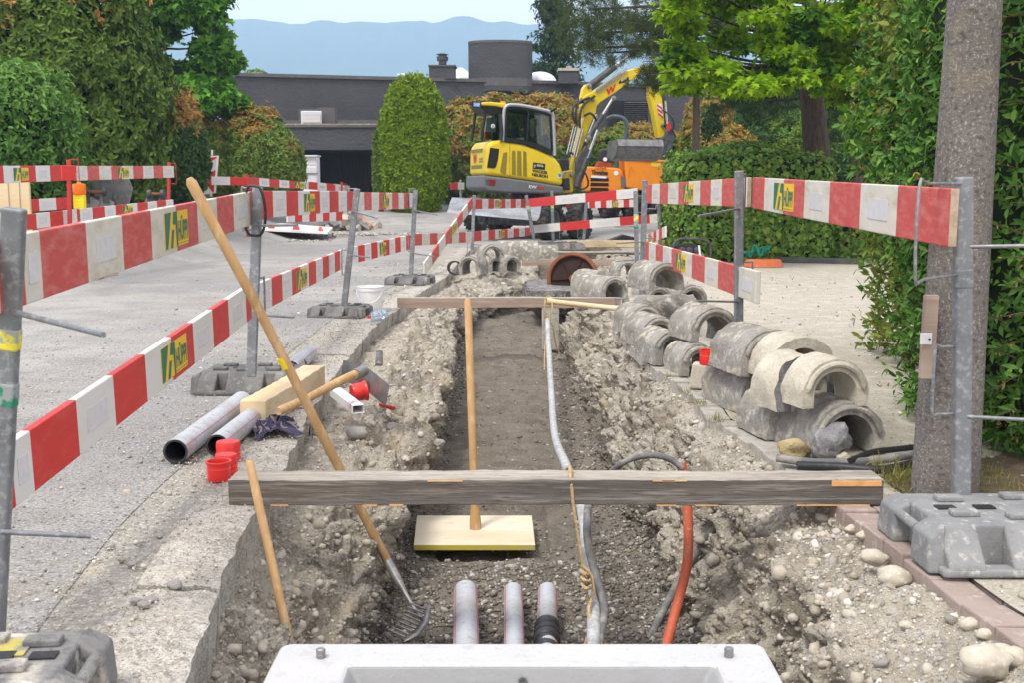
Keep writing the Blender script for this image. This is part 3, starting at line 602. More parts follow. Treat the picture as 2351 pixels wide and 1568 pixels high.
def post(top, foot, s, w, label, rails=(), prongs=(), colour='galv', side=1, bands=None, group='galvanised barrier posts', d=.035, sf=None):
    Y = YS(s); t = A(top[0], top[1], Y); f = A(foot[0], foot[1], YS(sf) if sf else Y)
    e = empty('barrier_post', f, label, 'barrier post', group)
    b = MB(); b.beam(f, t, w, d, up=(0, 1, 0)); b.build('pole', colour, e, bevel=.008, seg=3)
    ax = (t-f).normalized(); L = (t-f).length
    for zt, hh, dx, dy in rails:            # bracket of bent rod round a board
        q = f+ax*((zt-f.z)/ax.z); r = MB(); o = Vector((dx, dy, 0))
        r.tube([q+Vector((0, 0, .02)), q+Vector((0, 0, .02))+o*.8, q+Vector((0, 0, .01))+o, q+Vector((0, 0, -hh+.01))+o, q+Vector((0, 0, -hh))+o*.8, q+Vector((0, 0, -hh))], .0055, 8, smooth_pts=3)
        r.build('bracket', colour, e, smooth=True)
    for a0, a1, s1 in prongs:
        r = MB(); p = A(a0[0], a0[1], Y-.01); q = A(a1[0], a1[1], YS(s1)); r.tube([p, p.lerp(q, .5), q], [.0075, .007, .0065], 10); r.build('prong', colour, e, smooth=True)
    for z0, z1, m_ in bands or ():
        r = MB(); q0 = f+ax*((z0-f.z)/ax.z); q1 = f+ax*((z1-f.z)/ax.z); r.beam(q0, q1, w+.004, d+.004, up=(0, 1, 0)); r.build('paint_band', m_, e, bevel=.008, seg=3)
    return e
post((33, 476), (-16, 1475), 925, .056, 'nearest galvanised barrier post at the left edge, with yellow and green paint', prongs=[((30, 715), (238, 768), 1050), ((0, 1222), (208, 1232), 900)], bands=[(.80, .86, 'yellow_paint'), (.655, .72, 'green_paint')], rails=[(1.13, .2, -.11, .04)], sf=900)
post((592, 428), (577, 866), 408, .056, 'galvanised barrier post carrying a black cable loop', rails=[(1.19, .21, -.10, .05), (.69, .2, .04, .06)], prongs=[((590, 517), (682, 516), 470), ((590, 722), (674, 728), 440)])
post((820, 432), (790, 702), 255, .056, 'leaning galvanised barrier post beside the white bucket', rails=[(1.19, .2, -.09, .04), (.65, .2, -.08, .04)], prongs=[((808, 483), (866, 500), 290), ((805, 585), (848, 590), 275)])
post((954, 436), (943, 636), 192, .053, 'galvanised barrier post standing in the rear rubber base', rails=[(1.19, .2, -.08, .04), (.68, .2, -.06, .04)], prongs=[((950, 482), (1003, 492), 215), ((946, 580), (998, 588), 205)])
post((1089, 447), (1083, 593), 127, .06, 'thin galvanised barrier post holding the top of the fallen board', rails=[(.46, .62, -.1, .04)], prongs=[((1086, 560), (1128, 566), 135)])
post((1208, 447), (1229, 568), 106, .07, 'galvanised barrier post leaning right in front of the excavator', rails=[(.42, .4, -.12, .04)], bands=[(.78, .86, 'yellow_paint'), (.70, .77, 'green_paint')])
post((1267, 437), (1270, 553), 98, .07, 'galvanised post in front of the excavator wheel with green and yellow bands', rails=[(.40, .34, .16, .04)], bands=[(.78, .88, 'yellow_paint'), (.66, .77, 'green_paint')])
post((1346, 463), (1340, 553), 98, .07, 'short galvanised barrier post behind the long striped boards, right of the banded one', rails=[(.44, .34, -.16, .04)])
post((2212, 405), (2206, 1156), 668, .058, 'big galvanised barrier post at right standing in the concrete base', rails=[(1.20, .285, -.245, -.27), (.645, .215, -.10, -.02)], prongs=[((2215, 566), (2420, 562), 690), ((2212, 957), (2420, 968), 700)], d=.045, bands=[(.865, .935, 'galv')])
post((1697, 391), (1695, 905), 372, .056, 'galvanised barrier post rising behind the half pipes, middle of the right row', rails=[(1.27, .2, .05, .06), (.74, .2, .09, .03)], prongs=[((1697, 478), (1603, 495), 420), ((1697, 692), (1600, 690), 400)])
post((1481, 412), (1473, 692), 222, .058, 'galvanised barrier post behind the far end of the half pipe stacks', rails=[(1.21, .2, .12, .03), (.69, .2, .1, .03)], prongs=[((1476, 554), (1416, 558), 240), ((1475, 640), (1420, 652), 240)])
post((1459, 437), (1463, 630), 168, .058, 'galvanised barrier post with yellow and green bands beside a taller post', rails=[(1.1, .2, .1, .03)], prongs=[((1458, 519), (1412, 520), 180), ((1458, 595), (1412, 600), 180)], bands=[(.77, .88, 'yellow_paint'), (.68, .765, 'green_paint')])
post((1512, 450), (1516, 573), 122, .065, 'far galvanised barrier post at the corner of the ivy hedge', rails=[(.72, .3, .12, .03)])
post((158, 366), (161, 560), 178, .055, 'red steel barrier post carrying the orange warning lamp', rails=[(1.56, .5, .11, .02)], colour='red_steel', group='red barrier posts')
post((388, 372), (386, 560), 140, .05, 'red steel barrier post right of the excavator buckets', rails=[(1.60, .3, .1, .02)], colour='red_steel', group='red barrier posts')
post((421, 400), (424, 560), 104, .07, 'grey barrier post between the red posts and the chevron panel', rails=[(1.5, .2, .12, .02)])
post((568, 400), (569, 545), 102, .055, 'red steel barrier post left of the letter boxes', rails=[(1.5, .3, .1, .02)], colour='red_steel', group='red barrier posts')
post((784, 417), (786, 520), 78, .06, 'red steel barrier post in front of the dark carport', rails=[(1.36, .3, .12, .02)], colour='red_steel', group='red barrier posts')
post((1057, 412), (1058, 500), 86, .06, 'far grey post left of the excavator body', ())
# plastic sleeve on the red post, warning lamp, cable loop
b = MB(); p = A(139, 379, YS(181)); q = A(173, 379, YS(179)); b.beam(p+Vector((0, 0, -.092)), q+Vector((0, 0, -.092)), .05, .19); tag(recenter(b.build('board_sleeve', 'rail_red', bevel=.008)), 'plain red sleeve joining two boards above the orange lamp', 'board sleeve')
e = empty('warning_lamp', A(184, 478, YS(182)), 'orange and yellow battery warning lamp hanging from a wire hook', 'warning lamp')
c = A(184, 478, YS(182)); mat('lamp_orange', (.85, .17, .008), rough=.25); mat('lamp_yellow', (.85, .66, .01), rough=.4)
b = MB(); b.T = Matrix.Translation(c+Vector((0, 0, .17))); b.lathe([(.068, 0), (.078, .02), (.08, .12), (.074, .135), (.03, .14), (.022, .155), (.02, .16)], 24, cap=True); b.build('lens', 'lamp_orange', e, smooth=True)
b = MB(); b.obox(c+Vector((0, 0, .085)), (.13, .09, .17))
for k in range(4): b.obox(c+Vector((0, -.046, .03+.035*k)), (.11, .006, .012))
b.build('battery_box', 'lamp_yellow', e, bevel=.006)
b = MB(); b.tube([c+Vector((0, 0, .32)), c+Vector((-.03, 0, .37)), c+Vector((-.03, 0, .43)), c+Vector((0, 0, .46))], .004, 6); b.build('hook', 'steel', e, smooth=True)
p = A(592, 430, YS(412)); b = MB(); b.tube([p+Vector((-.03+.045*math.sin(t)+(.03 if math.sin(t) > 0 else 0), -.035-.01*math.sin(2*t), -.125+.135*math.cos(t))) for t in np.linspace(.0, 2*math.pi*1.02, 26)], .008, 8, smooth_pts=2)
tag(recenter(b.build('cable_loop', 'black_plastic', smooth=True)), 'black cable loop hung over the top of a barrier post', 'cable')
# ---- base blocks
def base_block(loc, rz, sc, label, m, L=.66, W=.50, H=.13, group='barrier base blocks', paint=None):
    e = empty('ballast_block', (0, 0, 0), label, 'ballast block', group); b = MB(); x, y = L/2, W/2
    b.box((-x+.055, -y*.66, 0), (x-.055, y*.66, H-.004))
    for sgn in (-1, 1):
        for x0, x1 in ((-x+.05, -x+.16), (-x*.33, x*.33), (x-.16, x-.05)) if L > .5 else ():
            vs = [(x0, sgn*y*.66, 0), (x0, sgn*y, 0), (x0, sgn*y, .03), (x0, sgn*y*.64, H), (x1, sgn*y*.66, 0), (x1, sgn*y, 0), (x1, sgn*y, .03), (x1, sgn*y*.64, H)]
            b.add(vs, [(0, 1, 2, 3), (4, 7, 6, 5), (0, 4, 5, 1), (1, 5, 6, 2), (2, 6, 7, 3), (3, 7, 4, 0)])
        b.box((-x+.03, sgn*y*.9-.03, 0), (x-.03, sgn*y*.9+.03, .026))
    for sx in (-1, 1):                      # chunky end blocks with a grip bar between them
        for sy in (-1, 1):
            y0, y1 = sy*y*.28, sy*y*.86
            vs = [(sx*(x-.06), y0, 0), (sx*x, y0, 0), (sx*(x-.005), y0, H*.75), (sx*(x-.06), y0, H), (sx*(x-.06), y1, 0), (sx*x, y1, 0), (sx*(x-.005), y1*.92, H*.75), (sx*(x-.06), y1*.84, H)]
            b.add(vs, [(0, 1, 2, 3), (4, 7, 6, 5), (0, 4, 5, 1), (1, 5, 6, 2), (2, 6, 7, 3), (3, 7, 4, 0)])
    b.build('body', m, e, bevel=.010, seg=3)
    for i, (cx, cy) in enumerate([(-.55, -.3), (-.1, -.42), (.42, -.3), (-.5, .32), (.12, .4), (.55, .3)]):
        b = MB(); b.obox((cx*x, cy*y, H+.005), (.085, .045, .018)); b.build('stud', m, e, bevel=.005)
    for cx, cy in [(-.28, .0), (.3, .02), (.62, -.02), (-.62, .0)]: b = MB(); b.obox((cx*x, cy*y, H-.001), (.06, .04, .005)); b.build('socket', 'black_plastic', e)
    for sx in (-1, 1): b = MB(); b.tube([(sx*(x-.02), -y*.3, H*.7), (sx*(x-.02), y*.3, H*.7)], .016, 10); b.build('grip_bar', m, e, smooth=True)
    if paint: b = MB(); b.obox((.02, .05, H-.001), (L*.4, W*.22, .003)); mat('worn_yellow', (.42, .36, .09), [(14, (.22, .21, .18), .44, .56, .95)], rough=.8); b.build('paint_patch', 'worn_yellow', e)
    e.location = loc; e.rotation_euler = (0, 0, rz); e.scale = (sc, sc, sc); return e
def at(u, v, rz, sc, lb, m, **k): base_block(G(u, v, 0), rz, sc, lb, m, **k)
at(585, 893, R(-3), 1.0, 'black rubber base block beside the squared timber', 'rubber_base')
at(782, 724, R(-8), .82, 'grey rubber base block next to the white bucket', 'rubber_base', W=.62)
at(942, 650, R(-8), .85, 'rear grey rubber base block left of the corrugated ring', 'rubber_base', W=.75)
at(2326, 1262, R(1), 1.06, 'large concrete base block under the big right post', 'base_concrete', L=.72, W=.54, H=.14)
mat('dusty_base', (.20, .195, .185), [(5, (.44, .41, .35), .5, .6, .9), (14, (.10, .1, .098), .5, .62, .7), (9, (.62, .60, .56), .6, .66, .8), (60, (.08, .08, .08), .58, .66, .6)], rough=.95, bump=[(50, .004)])
at(-85, 1655, R(6), 1.0, 'scuffed base block in the bottom left corner with a yellow patch', 'dusty_base', paint=True, L=.6, W=.46, H=.15)
at(1290, 573, R(4), 1.3, 'dark rubber base block at the far end of the trench', 'rubber_base', L=.7, W=.4, H=.12)
# ================================================================== TRENCH THINGS
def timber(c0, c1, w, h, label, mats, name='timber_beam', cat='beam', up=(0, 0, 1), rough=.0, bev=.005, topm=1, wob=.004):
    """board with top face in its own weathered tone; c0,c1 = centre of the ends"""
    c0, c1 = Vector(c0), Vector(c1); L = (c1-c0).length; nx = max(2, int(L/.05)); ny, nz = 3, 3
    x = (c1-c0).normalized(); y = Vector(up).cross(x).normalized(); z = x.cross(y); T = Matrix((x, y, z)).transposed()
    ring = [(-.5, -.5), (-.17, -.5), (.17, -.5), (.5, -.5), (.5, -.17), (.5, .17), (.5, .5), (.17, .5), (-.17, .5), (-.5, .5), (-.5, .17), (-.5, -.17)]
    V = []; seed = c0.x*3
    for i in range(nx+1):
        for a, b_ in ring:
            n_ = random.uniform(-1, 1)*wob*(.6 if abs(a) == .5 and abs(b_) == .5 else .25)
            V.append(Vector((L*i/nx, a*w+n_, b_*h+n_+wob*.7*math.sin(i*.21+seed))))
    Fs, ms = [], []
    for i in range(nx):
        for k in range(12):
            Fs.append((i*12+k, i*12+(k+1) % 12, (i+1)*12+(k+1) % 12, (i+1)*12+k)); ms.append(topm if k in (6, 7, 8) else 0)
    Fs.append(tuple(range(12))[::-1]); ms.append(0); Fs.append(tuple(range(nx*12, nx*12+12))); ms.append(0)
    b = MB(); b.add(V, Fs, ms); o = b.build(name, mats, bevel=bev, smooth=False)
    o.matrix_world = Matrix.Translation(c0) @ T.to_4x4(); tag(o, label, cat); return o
g0 = G(525, 1163, 0); g1 = G(2024, 1160, 0)
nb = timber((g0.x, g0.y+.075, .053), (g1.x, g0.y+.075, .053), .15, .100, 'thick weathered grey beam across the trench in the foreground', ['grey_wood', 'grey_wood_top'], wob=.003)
b = MB(); b.box((g1.x-.20, g0.y-.0035, .078), (g1.x-.01, g0.y+.0, .101)); b.box((g1.x-.33, g0.y-.003, .001), (g1.x-.05, g0.y+.06, .006)); q = b.build('fresh_split', 'break_wood', bevel=.002); q.parent = nb; q.matrix_parent_inverse = nb.matrix_world.inverted()
for k_ in range(9):
    x_ = random.uniform(-1.0, 1.3); l_ = random.uniform(.03, .14); up_ = k_ % 2; y0_ = G(525, 1163, 0).y; b = MB(); b.box((x_, y0_-.0032, .1-.003-random.uniform(0, .003) if up_ else .001), (x_+l_, y0_, .1012 if up_ else .005+random.uniform(0, .003))); q = b.build('splinter', 'break_wood', bevel=.001); q.parent = nb; q.matrix_parent_inverse = nb.matrix_world.inverted()
g0 = G(912, 707, 0); g1 = G(1425, 707, 0)
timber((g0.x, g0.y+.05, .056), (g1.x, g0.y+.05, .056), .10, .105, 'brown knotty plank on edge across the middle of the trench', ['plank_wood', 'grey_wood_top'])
g0 = G(1198, 609, 0); g1 = G(1470, 609, 0)
timber((g0.x, g0.y+.05, .05), (g1.x, g0.y+.05, .05), .06, .10, 'light brown plank on edge behind the rusty manhole cover', ['plank_wood', 'plank_wood'], topm=1)
g0 = G(1268, 583, 0); g1 = G(1470, 583, 0)
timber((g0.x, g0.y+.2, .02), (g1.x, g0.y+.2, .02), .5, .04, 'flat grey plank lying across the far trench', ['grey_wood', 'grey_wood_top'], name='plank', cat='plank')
g0 = G(1292, 568, 0); g1 = G(1540, 567, 0)
timber((g0.x, g0.y+.1, .08), (g1.x, g0.y+.1, .08), .12, .14, 'tan squared timber farthest along the trench', ['pale_wood', 'pale_wood'])
# squared timber by the kerb
timber(G(582, 985, .0)+Vector((0, 0, .075)), G(722, 893, .0)+Vector((0, 0, .075)), .135, .135, 'pale squared timber lying along the kerb beside the black base', ['pale_wood', 'pale_wood'])
# rammer board
e = empty('tamping_board', G(1090, 1225, -.69), 'wooden tamping board with an upright handle on the trench floor', 'tamper')
za = -.665; c4 = [G(950, 1252, za), G(1229, 1252, za), G(1221, 1184, za), G(957, 1184, za)]
b = MB(); b.add([p-Vector((0, 0, .030)) for p in c4]+c4, [(0, 3, 2, 1), (4, 5, 6, 7), (0, 1, 5, 4), (1, 2, 6, 5), (2, 3, 7, 6), (3, 0, 4, 7)], [0, 0, 1, 0, 0, 0]); mat('board_edge', (.5, .42, .06), [(8, (.4, .36, .2), .5, .65, .7)], rough=.7); b.build('board', ['board_wood', 'board_edge'], e, bevel=.002)
hb = G(1092, 1214, za); ht = A(1074, 683, hb.y+.06)
b = MB(); b.tube([hb, hb.lerp(ht, .04), hb.lerp(ht, .1), hb.lerp(ht, .985), ht], [.033, .031, .023, .0205, .010], 16); b.build('handle', 'handle_wood', e, smooth=True)
# fork with long handle
top = A(434, 408, YS(575)); sock = A(893, 1296, YS(515)); 
e = empty('gravel_fork', G(965, 1440, -.75), 'long handled gravel fork leaning on the left barrier boards', 'fork')
b = MB(); mid1 = top.lerp(sock, .3)+Vector((.01, 0, -.004)); b.tube([top, top.lerp(sock, .01), mid1, top.lerp(sock, .62), sock], [.012, .0215, .0205, .021, .020], 16); b.build('handle', 'handle_wood', e, smooth=True)
tp = top.lerp(sock, .425); tq = top.lerp(sock, .452); b = MB(); b.tube([tp, tq], .0225, 16); mat('yellow_tape', (.85, .65, .01), rough=.4); b.build('tape', 'yellow_tape', e, smooth=True)
sk2 = G(932, 1365, -.58); b = MB(); b.tube([sock+(top-sock).normalized()*.02, sock.lerp(sk2, .5), sk2, G(950, 1396, -.625), G(970, 1424, -.655)], [.0225, .021, .010, .008, .008], 12); b.build('socket', 'tool_rust' if False else 'worn_steel', e, smooth=True)
r0 = G(987, 1386, -0.580); r1 = G(981, 1432, -0.634); r2 = G(928, 1474, -0.650); 
bb = MB(); rim_ = [r0, G(990, 1402, -0.599), G(984, 1430, -0.631), G(962, 1458, -0.650), r2]; n_ = len(rim_)
bb.add(rim_+[G(976, 1398, -0.594), G(977, 1404, -0.601), G(970, 1424, -0.624), G(952, 1446, -0.650), G(930, 1466, -0.650)], [(i, i+1, 5+i+1, 5+i) for i in range(4)]); o = bb.build('fork_plate', 'concrete' if False else 'worn_steel', e, smooth=True); s_ = o.modifiers.new('t', 'SOLIDIFY'); s_.thickness = .005
for k in range(9):
    t = k/8; p = G(976, 1400, -0.596).lerp(G(930, 1464, -0.650), t)+Vector((.012*math.sin(3.14*t), 0, -.01*math.sin(3.14*t))); q = p+Vector((-.075, .05, .012)); bb = MB(); bb.tube([p, q], [.005, .0035], 6); bb.build('tine', 'worn_steel', e, smooth=True)
# short stick
a0 = A(572, 1058, 2548/640); a1 = A(670, 1500, 2548/668); b = MB(); b.tube([a0, a0.lerp(a1, .02), a1], [.010, .0155, .0175], 16)
tag(recenter(b.build('wooden_stick', 'handle_wood', smooth=True)), 'shorter wooden tool handle leaning in front of the foreground beam', 'tool handle')
# hoe
e = empty('hoe', G(740, 900, .02), 'heavy digging hoe lying over the kerb with its blade up', 'hoe')
h0 = G(640, 945, .12); h1 = G(822, 858, .20)
b = MB(); b.tube([h0, h0.lerp(h1, .03), h0.lerp(h1, .35)+Vector((0, 0, -.004)), h0.lerp(h1, .75)+Vector((0, 0, .004)), h1], [.017, .0225, .021, .024, .026], 16, smooth_pts=2); b.build('handle', 'handle_wood', e, smooth=True)
b = MB(); b.tube([h1-(h1-h0).normalized()*.03, h1+(h1-h0).normalized()*.06], .032, 14); b.build('eye', 'worn_steel', e, smooth=True)
k0 = G(788, 827, .17); k1 = G(893, 884, .14); dn = Vector((-.03, .05, -.13)); th = Vector((.006, -.010, .002))
b = MB(); km = k0.lerp(k1, .5)+Vector((.015, .03, .015))
for a, c in ((k0, km), (km, k1)): b.add([a, c, c+dn, a+dn, a+th, c+th, c+dn+th, a+dn+th], [(0, 3, 2, 1), (4, 5, 6, 7), (0, 1, 5, 4), (1, 2, 6, 5), (2, 3, 7, 6), (3, 0, 4, 7)])
b.build('blade', 'worn_steel', e, bevel=.002)
# brown peg, aluminium profile, caps, screwdriver
b = MB(); p = G(808, 912, -.03); b.tube([p, G(826, 886, .05)], .028, 14); tag(recenter(b.build('wooden_peg', 'tool_rust', smooth=True)), 'short brown round peg between the hoe and the red cap', 'peg')
p0 = G(770, 912, .02); p1 = G(823, 953, -.0); d_ = (p1-p0).normalized(); y_ = Vector((0, 0, 1)).cross(d_).normalized()
b = MB()
for o_, w_, h_ in ((Vector((0, 0, .021)), .065, .003), (Vector((0, 0, -.021)), .065, .003)): b.beam(p0+o_+Vector((0, 0, .03)), p1+o_+Vector((0, 0, .03)), w_, h_)
for sg_ in (-1, 1): b.beam(p0+y_*.031*sg_+Vector((0, 0, .03)), p1+y_*.031*sg_+Vector((0, 0, .03)), .003, .039)
mat('marked_white', (.74, .74, .73), [(10, (.75, .12, .18), .6, .66, .8)], rough=.4, stretch=(2.5, .6, 1)); tag(recenter(b.build('metal_profile', 'marked_white')), 'white hollow metal profile with red marks, lying on the left bank', 'metal profile')
def cap(p, ax, r, h, label, flange=True):
    b = MB(); b.T = Matrix.Translation(p) @ basis(ax).to_4x4()
    pr = [(0, 0), (r*.93, 0), (r, .008), (r, h*.55), (r*1.03, h*.57), (r*1.03, h*.63), (r, h*.65), (r, h*.8), (r*1.03, h*.82)]
    pr += [(r*1.14, h*.95), (r*1.14, h), (r*.96, h), (r*.93, h*.9), (r*.92, .015), (0, .012)] if flange else [(r*1.03, h*.93), (r*1.06, h), (r*.95, h), (r*.9, .02), (0, .018)]
    b.lathe(pr, 32); o = b.build('end_cap', 'red_cap', smooth=True, angle=30); return tag(recenter(o), label, 'pipe cap', 'red pipe end caps')
cap(G(525, 1058, .0)+Vector((0, 0, .088)), (0, 0, -1), .053, .086, 'tall red pipe cap upside down beside the grey pipes', False)
cap(G(503, 1103, 0), (0, 0, 1), .047, .082, 'open red pipe cap with a rim, nearest to the grey beam end')
cap(G(520, 1088, 0)+Vector((0, 0, .085)), (.0, .0, -1), .047, .083, 'red pipe cap half hidden behind the open rimmed one', False)
cap(G(818, 925, -.03)+Vector((-.02, -.03, .06)), (.75, .35, .1), .052, .085, 'red pipe cap tipped on its side on the gravel bank')
cap(A(1626, 838, 6.35), (.02, 0, 1), .050, .085, 'red pipe cap sitting on a broken pipe piece among the half pipes', False)
b = MB(); p = G(872, 930, -.02); q = G(905, 938, -.02); b.tube([p, p.lerp(q, .15), p.lerp(q, .5), p.lerp(q, .9), q], [.008, .013, .011, .014, .010], 12); mat('clear_red', (.6, .03, .01), rough=.15, spec=.7); tag(recenter(b.build('screwdriver', 'clear_red', smooth=True)), 'small glossy red screwdriver handle on the gravel bank', 'screwdriver')
# pipes on the road
def gpipe(p, q, r, label, lines=True, group='grey plastic pipes on the road', m='kunststoff_grey', inner=True):
    p, q = Vector(p), Vector(q); e = empty('plastic_pipe', p.lerp(q, .5)-Vector((0, 0, r)), label, 'pipe', group)
    L = (q-p).length; b = MB(); b.T = Matrix.Translation(p) @ basis(q-p, (1, 0, 0)).to_4x4()
    n = 12; b.lathe([(r*.86, L*.5), (r*.86, 0), (r, 0)]+[(r*(1+.006*math.sin(i*1.7)), L*i/n) for i in range(n+1)]+[(r*.86, L), (r*.86, L*.5)], 32, m=0)
    o = b.build('tube', [m], e, smooth=True)
    b = MB(); b.T = Matrix.Translation(p) @ basis(q-p, (1, 0, 0)).to_4x4(); b.lathe([(r*.80, L*.9), (r*.82, -.001), (r*.93, -.002), (r*1.0, -.001)], 32); b.build('lining', 'black_plastic', e, smooth=True)
    if lines:
        B = basis(q-p, (1, 0, 0)); b = MB()
        for a in (35, 150):
            o_ = (B.col[0]*math.cos(R(a))+B.col[1]*math.sin(R(a)))*r*1.001
            if o_.z < -.3*r: o_ = -o_
            b.tube([p+o_, q+o_], .0016, 4, cap=False)
        b.build('red_stripe', 'red_line', e)
    return e
gpipe(G(404, 1066, 0)+Vector((0, 0, .055)), G(556, 945, 0)+Vector((0, 0, .055)), .055, 'left grey plastic pipe with its black open end towards the camera')
gpipe(G(500, 1050, 0)+Vector((0, 0, .052)), G(600, 965, 0)+Vector((0, 0, .052)), .052, 'right grey plastic pipe partly behind the squared timber')
gpipe(G(668, 868, 0)+Vector((0, 0, .055)), G(712, 828, 0)+Vector((0, 0, .055)), .055, 'third grey plastic pipe beyond the squared timber')
b = MB(); p = G(632, 884, 0)+Vector((0, 0, .05)); q = G(690, 852, 0)+Vector((0, 0, .05)); L = (q-p).length; b.T = Matrix.Translation(p) @ basis(q-p).to_4x4()
pr = [(.04, 0)]
for i in range(9): pr += [(.052, L*(i+.05)/9), (.052, L*(i+.5)/9), (.045, L*(i+.55)/9), (.045, L*(i+.98)/9)]
b.lathe(pr+[(.04, L)], 28); tag(recenter(b.build('corrugated_sleeve', 'black_plastic', smooth=True, angle=25)), 'black ribbed sleeve behind the long leaning fork handle', 'pipe sleeve')
b = MB(); p = G(870, 838, -.05); b.tube([p, p+Vector((.0, .05, .09))], [.028, .024], 16); tag(recenter(b.build('pipe_stub', 'hose_grey', smooth=True)), 'small dark pipe stub poking out of the left bank', 'pipe stub')
# pipes in the trench
e1 = gpipe(G(1072, 1600, -.66), G(1069, 1358, -.63), .054, 'left of three grey pipes coming out of the gravel at the trench bottom', group='grey pipes in the trench bottom')
gpipe(G(1184, 1600, -.67), G(1178, 1358, -.64), .043, 'middle of three grey pipes coming out of the gravel at the trench bottom', group='grey pipes in the trench bottom')
e3 = gpipe(G(1256, 1600, -.67), G(1257, 1358, -.64), .044, 'right of three grey trench pipes, with a black ribbed coupling', group='grey pipes in the trench bottom')
p = G(1256, 1478, -.66); q = G(1256, 1440, -.66); b = MB(); b.T = Matrix.Translation(p) @ basis(q-p).to_4x4(); L = (q-p).length
b.lathe([(.048, -.1), (.046, -.04), (.05, 0), (.056, .005), (.056, L*.25), (.05, L*.28), (.05, L*.34), (.056, L*.36), (.056, L*.55), (.05, L*.6), (.056, L*.68), (.056, L*.98), (.046, L)], 28); b.build('coupling', 'black_plastic', e3, smooth=True, angle=25)
# cables, hoses, ropes
def hose(pts, r, m, label, cat, name, n=12, group=None):
    b = MB(); b.tube([A(u, v, y) for u, v, y in pts], r, n, smooth_pts=6); return tag(recenter(b.build(name, m, smooth=True)), label, cat, group)
hose([(1257, 735, 11.2), (1260, 800, 10.2), (1266, 900, 8.7), (1274, 1000, 7.2), (1298, 1065, 5.9), (1325, 1130, 5.1), (1342, 1200, 4.8), (1350, 1300, 4.45), (1362, 1390, 4.2), (1362, 1520, 3.8)], .0255, 'cable_grey', 'thick pale grey cable hanging along the middle of the trench', 'cable', 'cable')
hose([(1440, 1120, 5.0), (1360, 1150, 4.9), (1348, 1200, 4.55), (1352, 1260, 4.4), (1368, 1320, 4.3), (1384, 1380, 4.2), (1386, 1420, 4.1), (1365, 1520, 3.85)], .0165, 'hose_grey', 'thin dark cable twisted against the pale grey cable', 'cable', 'cable')
hose([(1395, 1095, 4.75), (1415, 1074, 4.7), (1450, 1054, 4.65), (1500, 1046, 4.6), (1540, 1056, 4.6), (1566, 1076, 4.6)], .013, 'hose_grey', 'dark cable arching above the beam into the orange duct', 'cable', 'cable')
hose([(1564, 1064, 4.62), (1574, 1120, 4.6), (1580, 1200, 4.55), (1578, 1290, 4.5), (1560, 1370, 4.45), (1525, 1500, 4.3)], .0205, 'orange_hose', 'orange plastic duct curving down into the trench', 'duct', 'cable_duct', n=16)
hose([(1720, 1130, 4.7), (1640, 1215, 4.9), (1590, 1285, 5.0), (1545, 1360, 5.0), (1510, 1430, 4.9), (1488, 1475, 4.8), (1480, 1500, 4.7)], .018, 'hose_grey', 'dirty dark hose slanting down the right trench wall', 'hose', 'hose')
for i, (pts, lb) in enumerate([([(1784, 1052, .03), (1860, 1062, .028), (1960, 1062, .03), (2040, 1054, .03), (2150, 1034, .03)], 'upper black hose lying in front of the nearest half pipe'), ([(1830, 1070, .024), (1920, 1073, .024), (2010, 1080, .024), (2060, 1074, .024), (2160, 1048, .024)], 'lower black hose just behind the beam end at right'), ([(1950, 1060, .04), (2000, 1040, .05), (2060, 1032, .04), (2150, 1022, .03)], 'thin black hose looping over to the concrete pole')]):
    b = MB(); b.tube([G(u, v, z) for u, v, z in pts], (.019, .02, .014)[i], 12, smooth_pts=6); tag(recenter(b.build('hose', 'black_plastic' if i else 'hose_grey', smooth=True)), lb, 'hose', 'black hoses by the concrete pole')
def rope(pts, r, name, label, parent=None):
    """two twisted strands"""
    P = [A(u, v, y) if not isinstance(p_, Vector) else p_ for p_ in pts for (u, v, y) in [p_]]
    q = MB(); q.tube(P, .001, 3, cap=False, smooth_pts=8); C = [sum((q.v[i*3+k] for k in range(3)), Vector())/3 for i in range(len(q.v)//3)]
    D = [C[0]]
    for c in C[1:]:
        n_ = max(1, int((c-D[-1]).length/.006)); a = D[-1]
        for k in range(1, n_+1): D.append(a.lerp(c, k/n_))
    b = MB()
    for ph in (0, 2.09, 4.19):
        pts2 = []; s = 0
        for i, c in enumerate(D):
            t = (D[min(i+1, len(D)-1)]-D[max(i-1, 0)]); B = basis(t if t.length > 1e-6 else (0, 0, 1), (1, 0, .01)); s += (c-D[i-1]).length if i else 0
            a = ph+s*170; pts2.append(c+(B.col[0]*math.cos(a)+B.col[1]*math.sin(a))*r*.5)
        b.tube(pts2, r*.58, 6)
    return b.build(name, 'rope', parent, smooth=True)
e = empty('rope', A(1345, 1475, 4.2), 'tan rope looped over the foreground beam holding the pale cable', 'rope')
rope([(1300, 1078, 4.40), (1309, 1074, 4.32), (1311, 1102, 4.215), (1316, 1160, 4.20), (1325, 1220, 4.2), (1336, 1290, 4.2), (1342, 1330, 4.2), (1352, 1390, 4.18), (1362, 1420, 4.12), (1385, 1470, 4.05), (1398, 1520, 4.0)], .0068, 'long_strand', None, e)
rope([(1336, 1300, 4.2), (1356, 1320, 4.19), (1362, 1360, 4.17), (1352, 1400, 4.1), (1358, 1440, 4.05), (1345, 1475, 4.02), (1340, 1520, 4.0)], .0068, 'short_strand', None, e)
rope([(1334, 1310, 4.18), (1342, 1318, 4.14), (1352, 1322, 4.17), (1346, 1330, 4.2), (1336, 1326, 4.16), (1344, 1334, 4.12), (1354, 1338, 4.16), (1342, 1346, 4.2), (1336, 1342, 4.15), (1346, 1352, 4.12), (1356, 1350, 4.15)], .0068, 'knot', None, e)
e = empty('rope', A(1258, 830, 11.2), 'tan rope tied round the knotty plank, holding up the far end of the cable', 'rope')
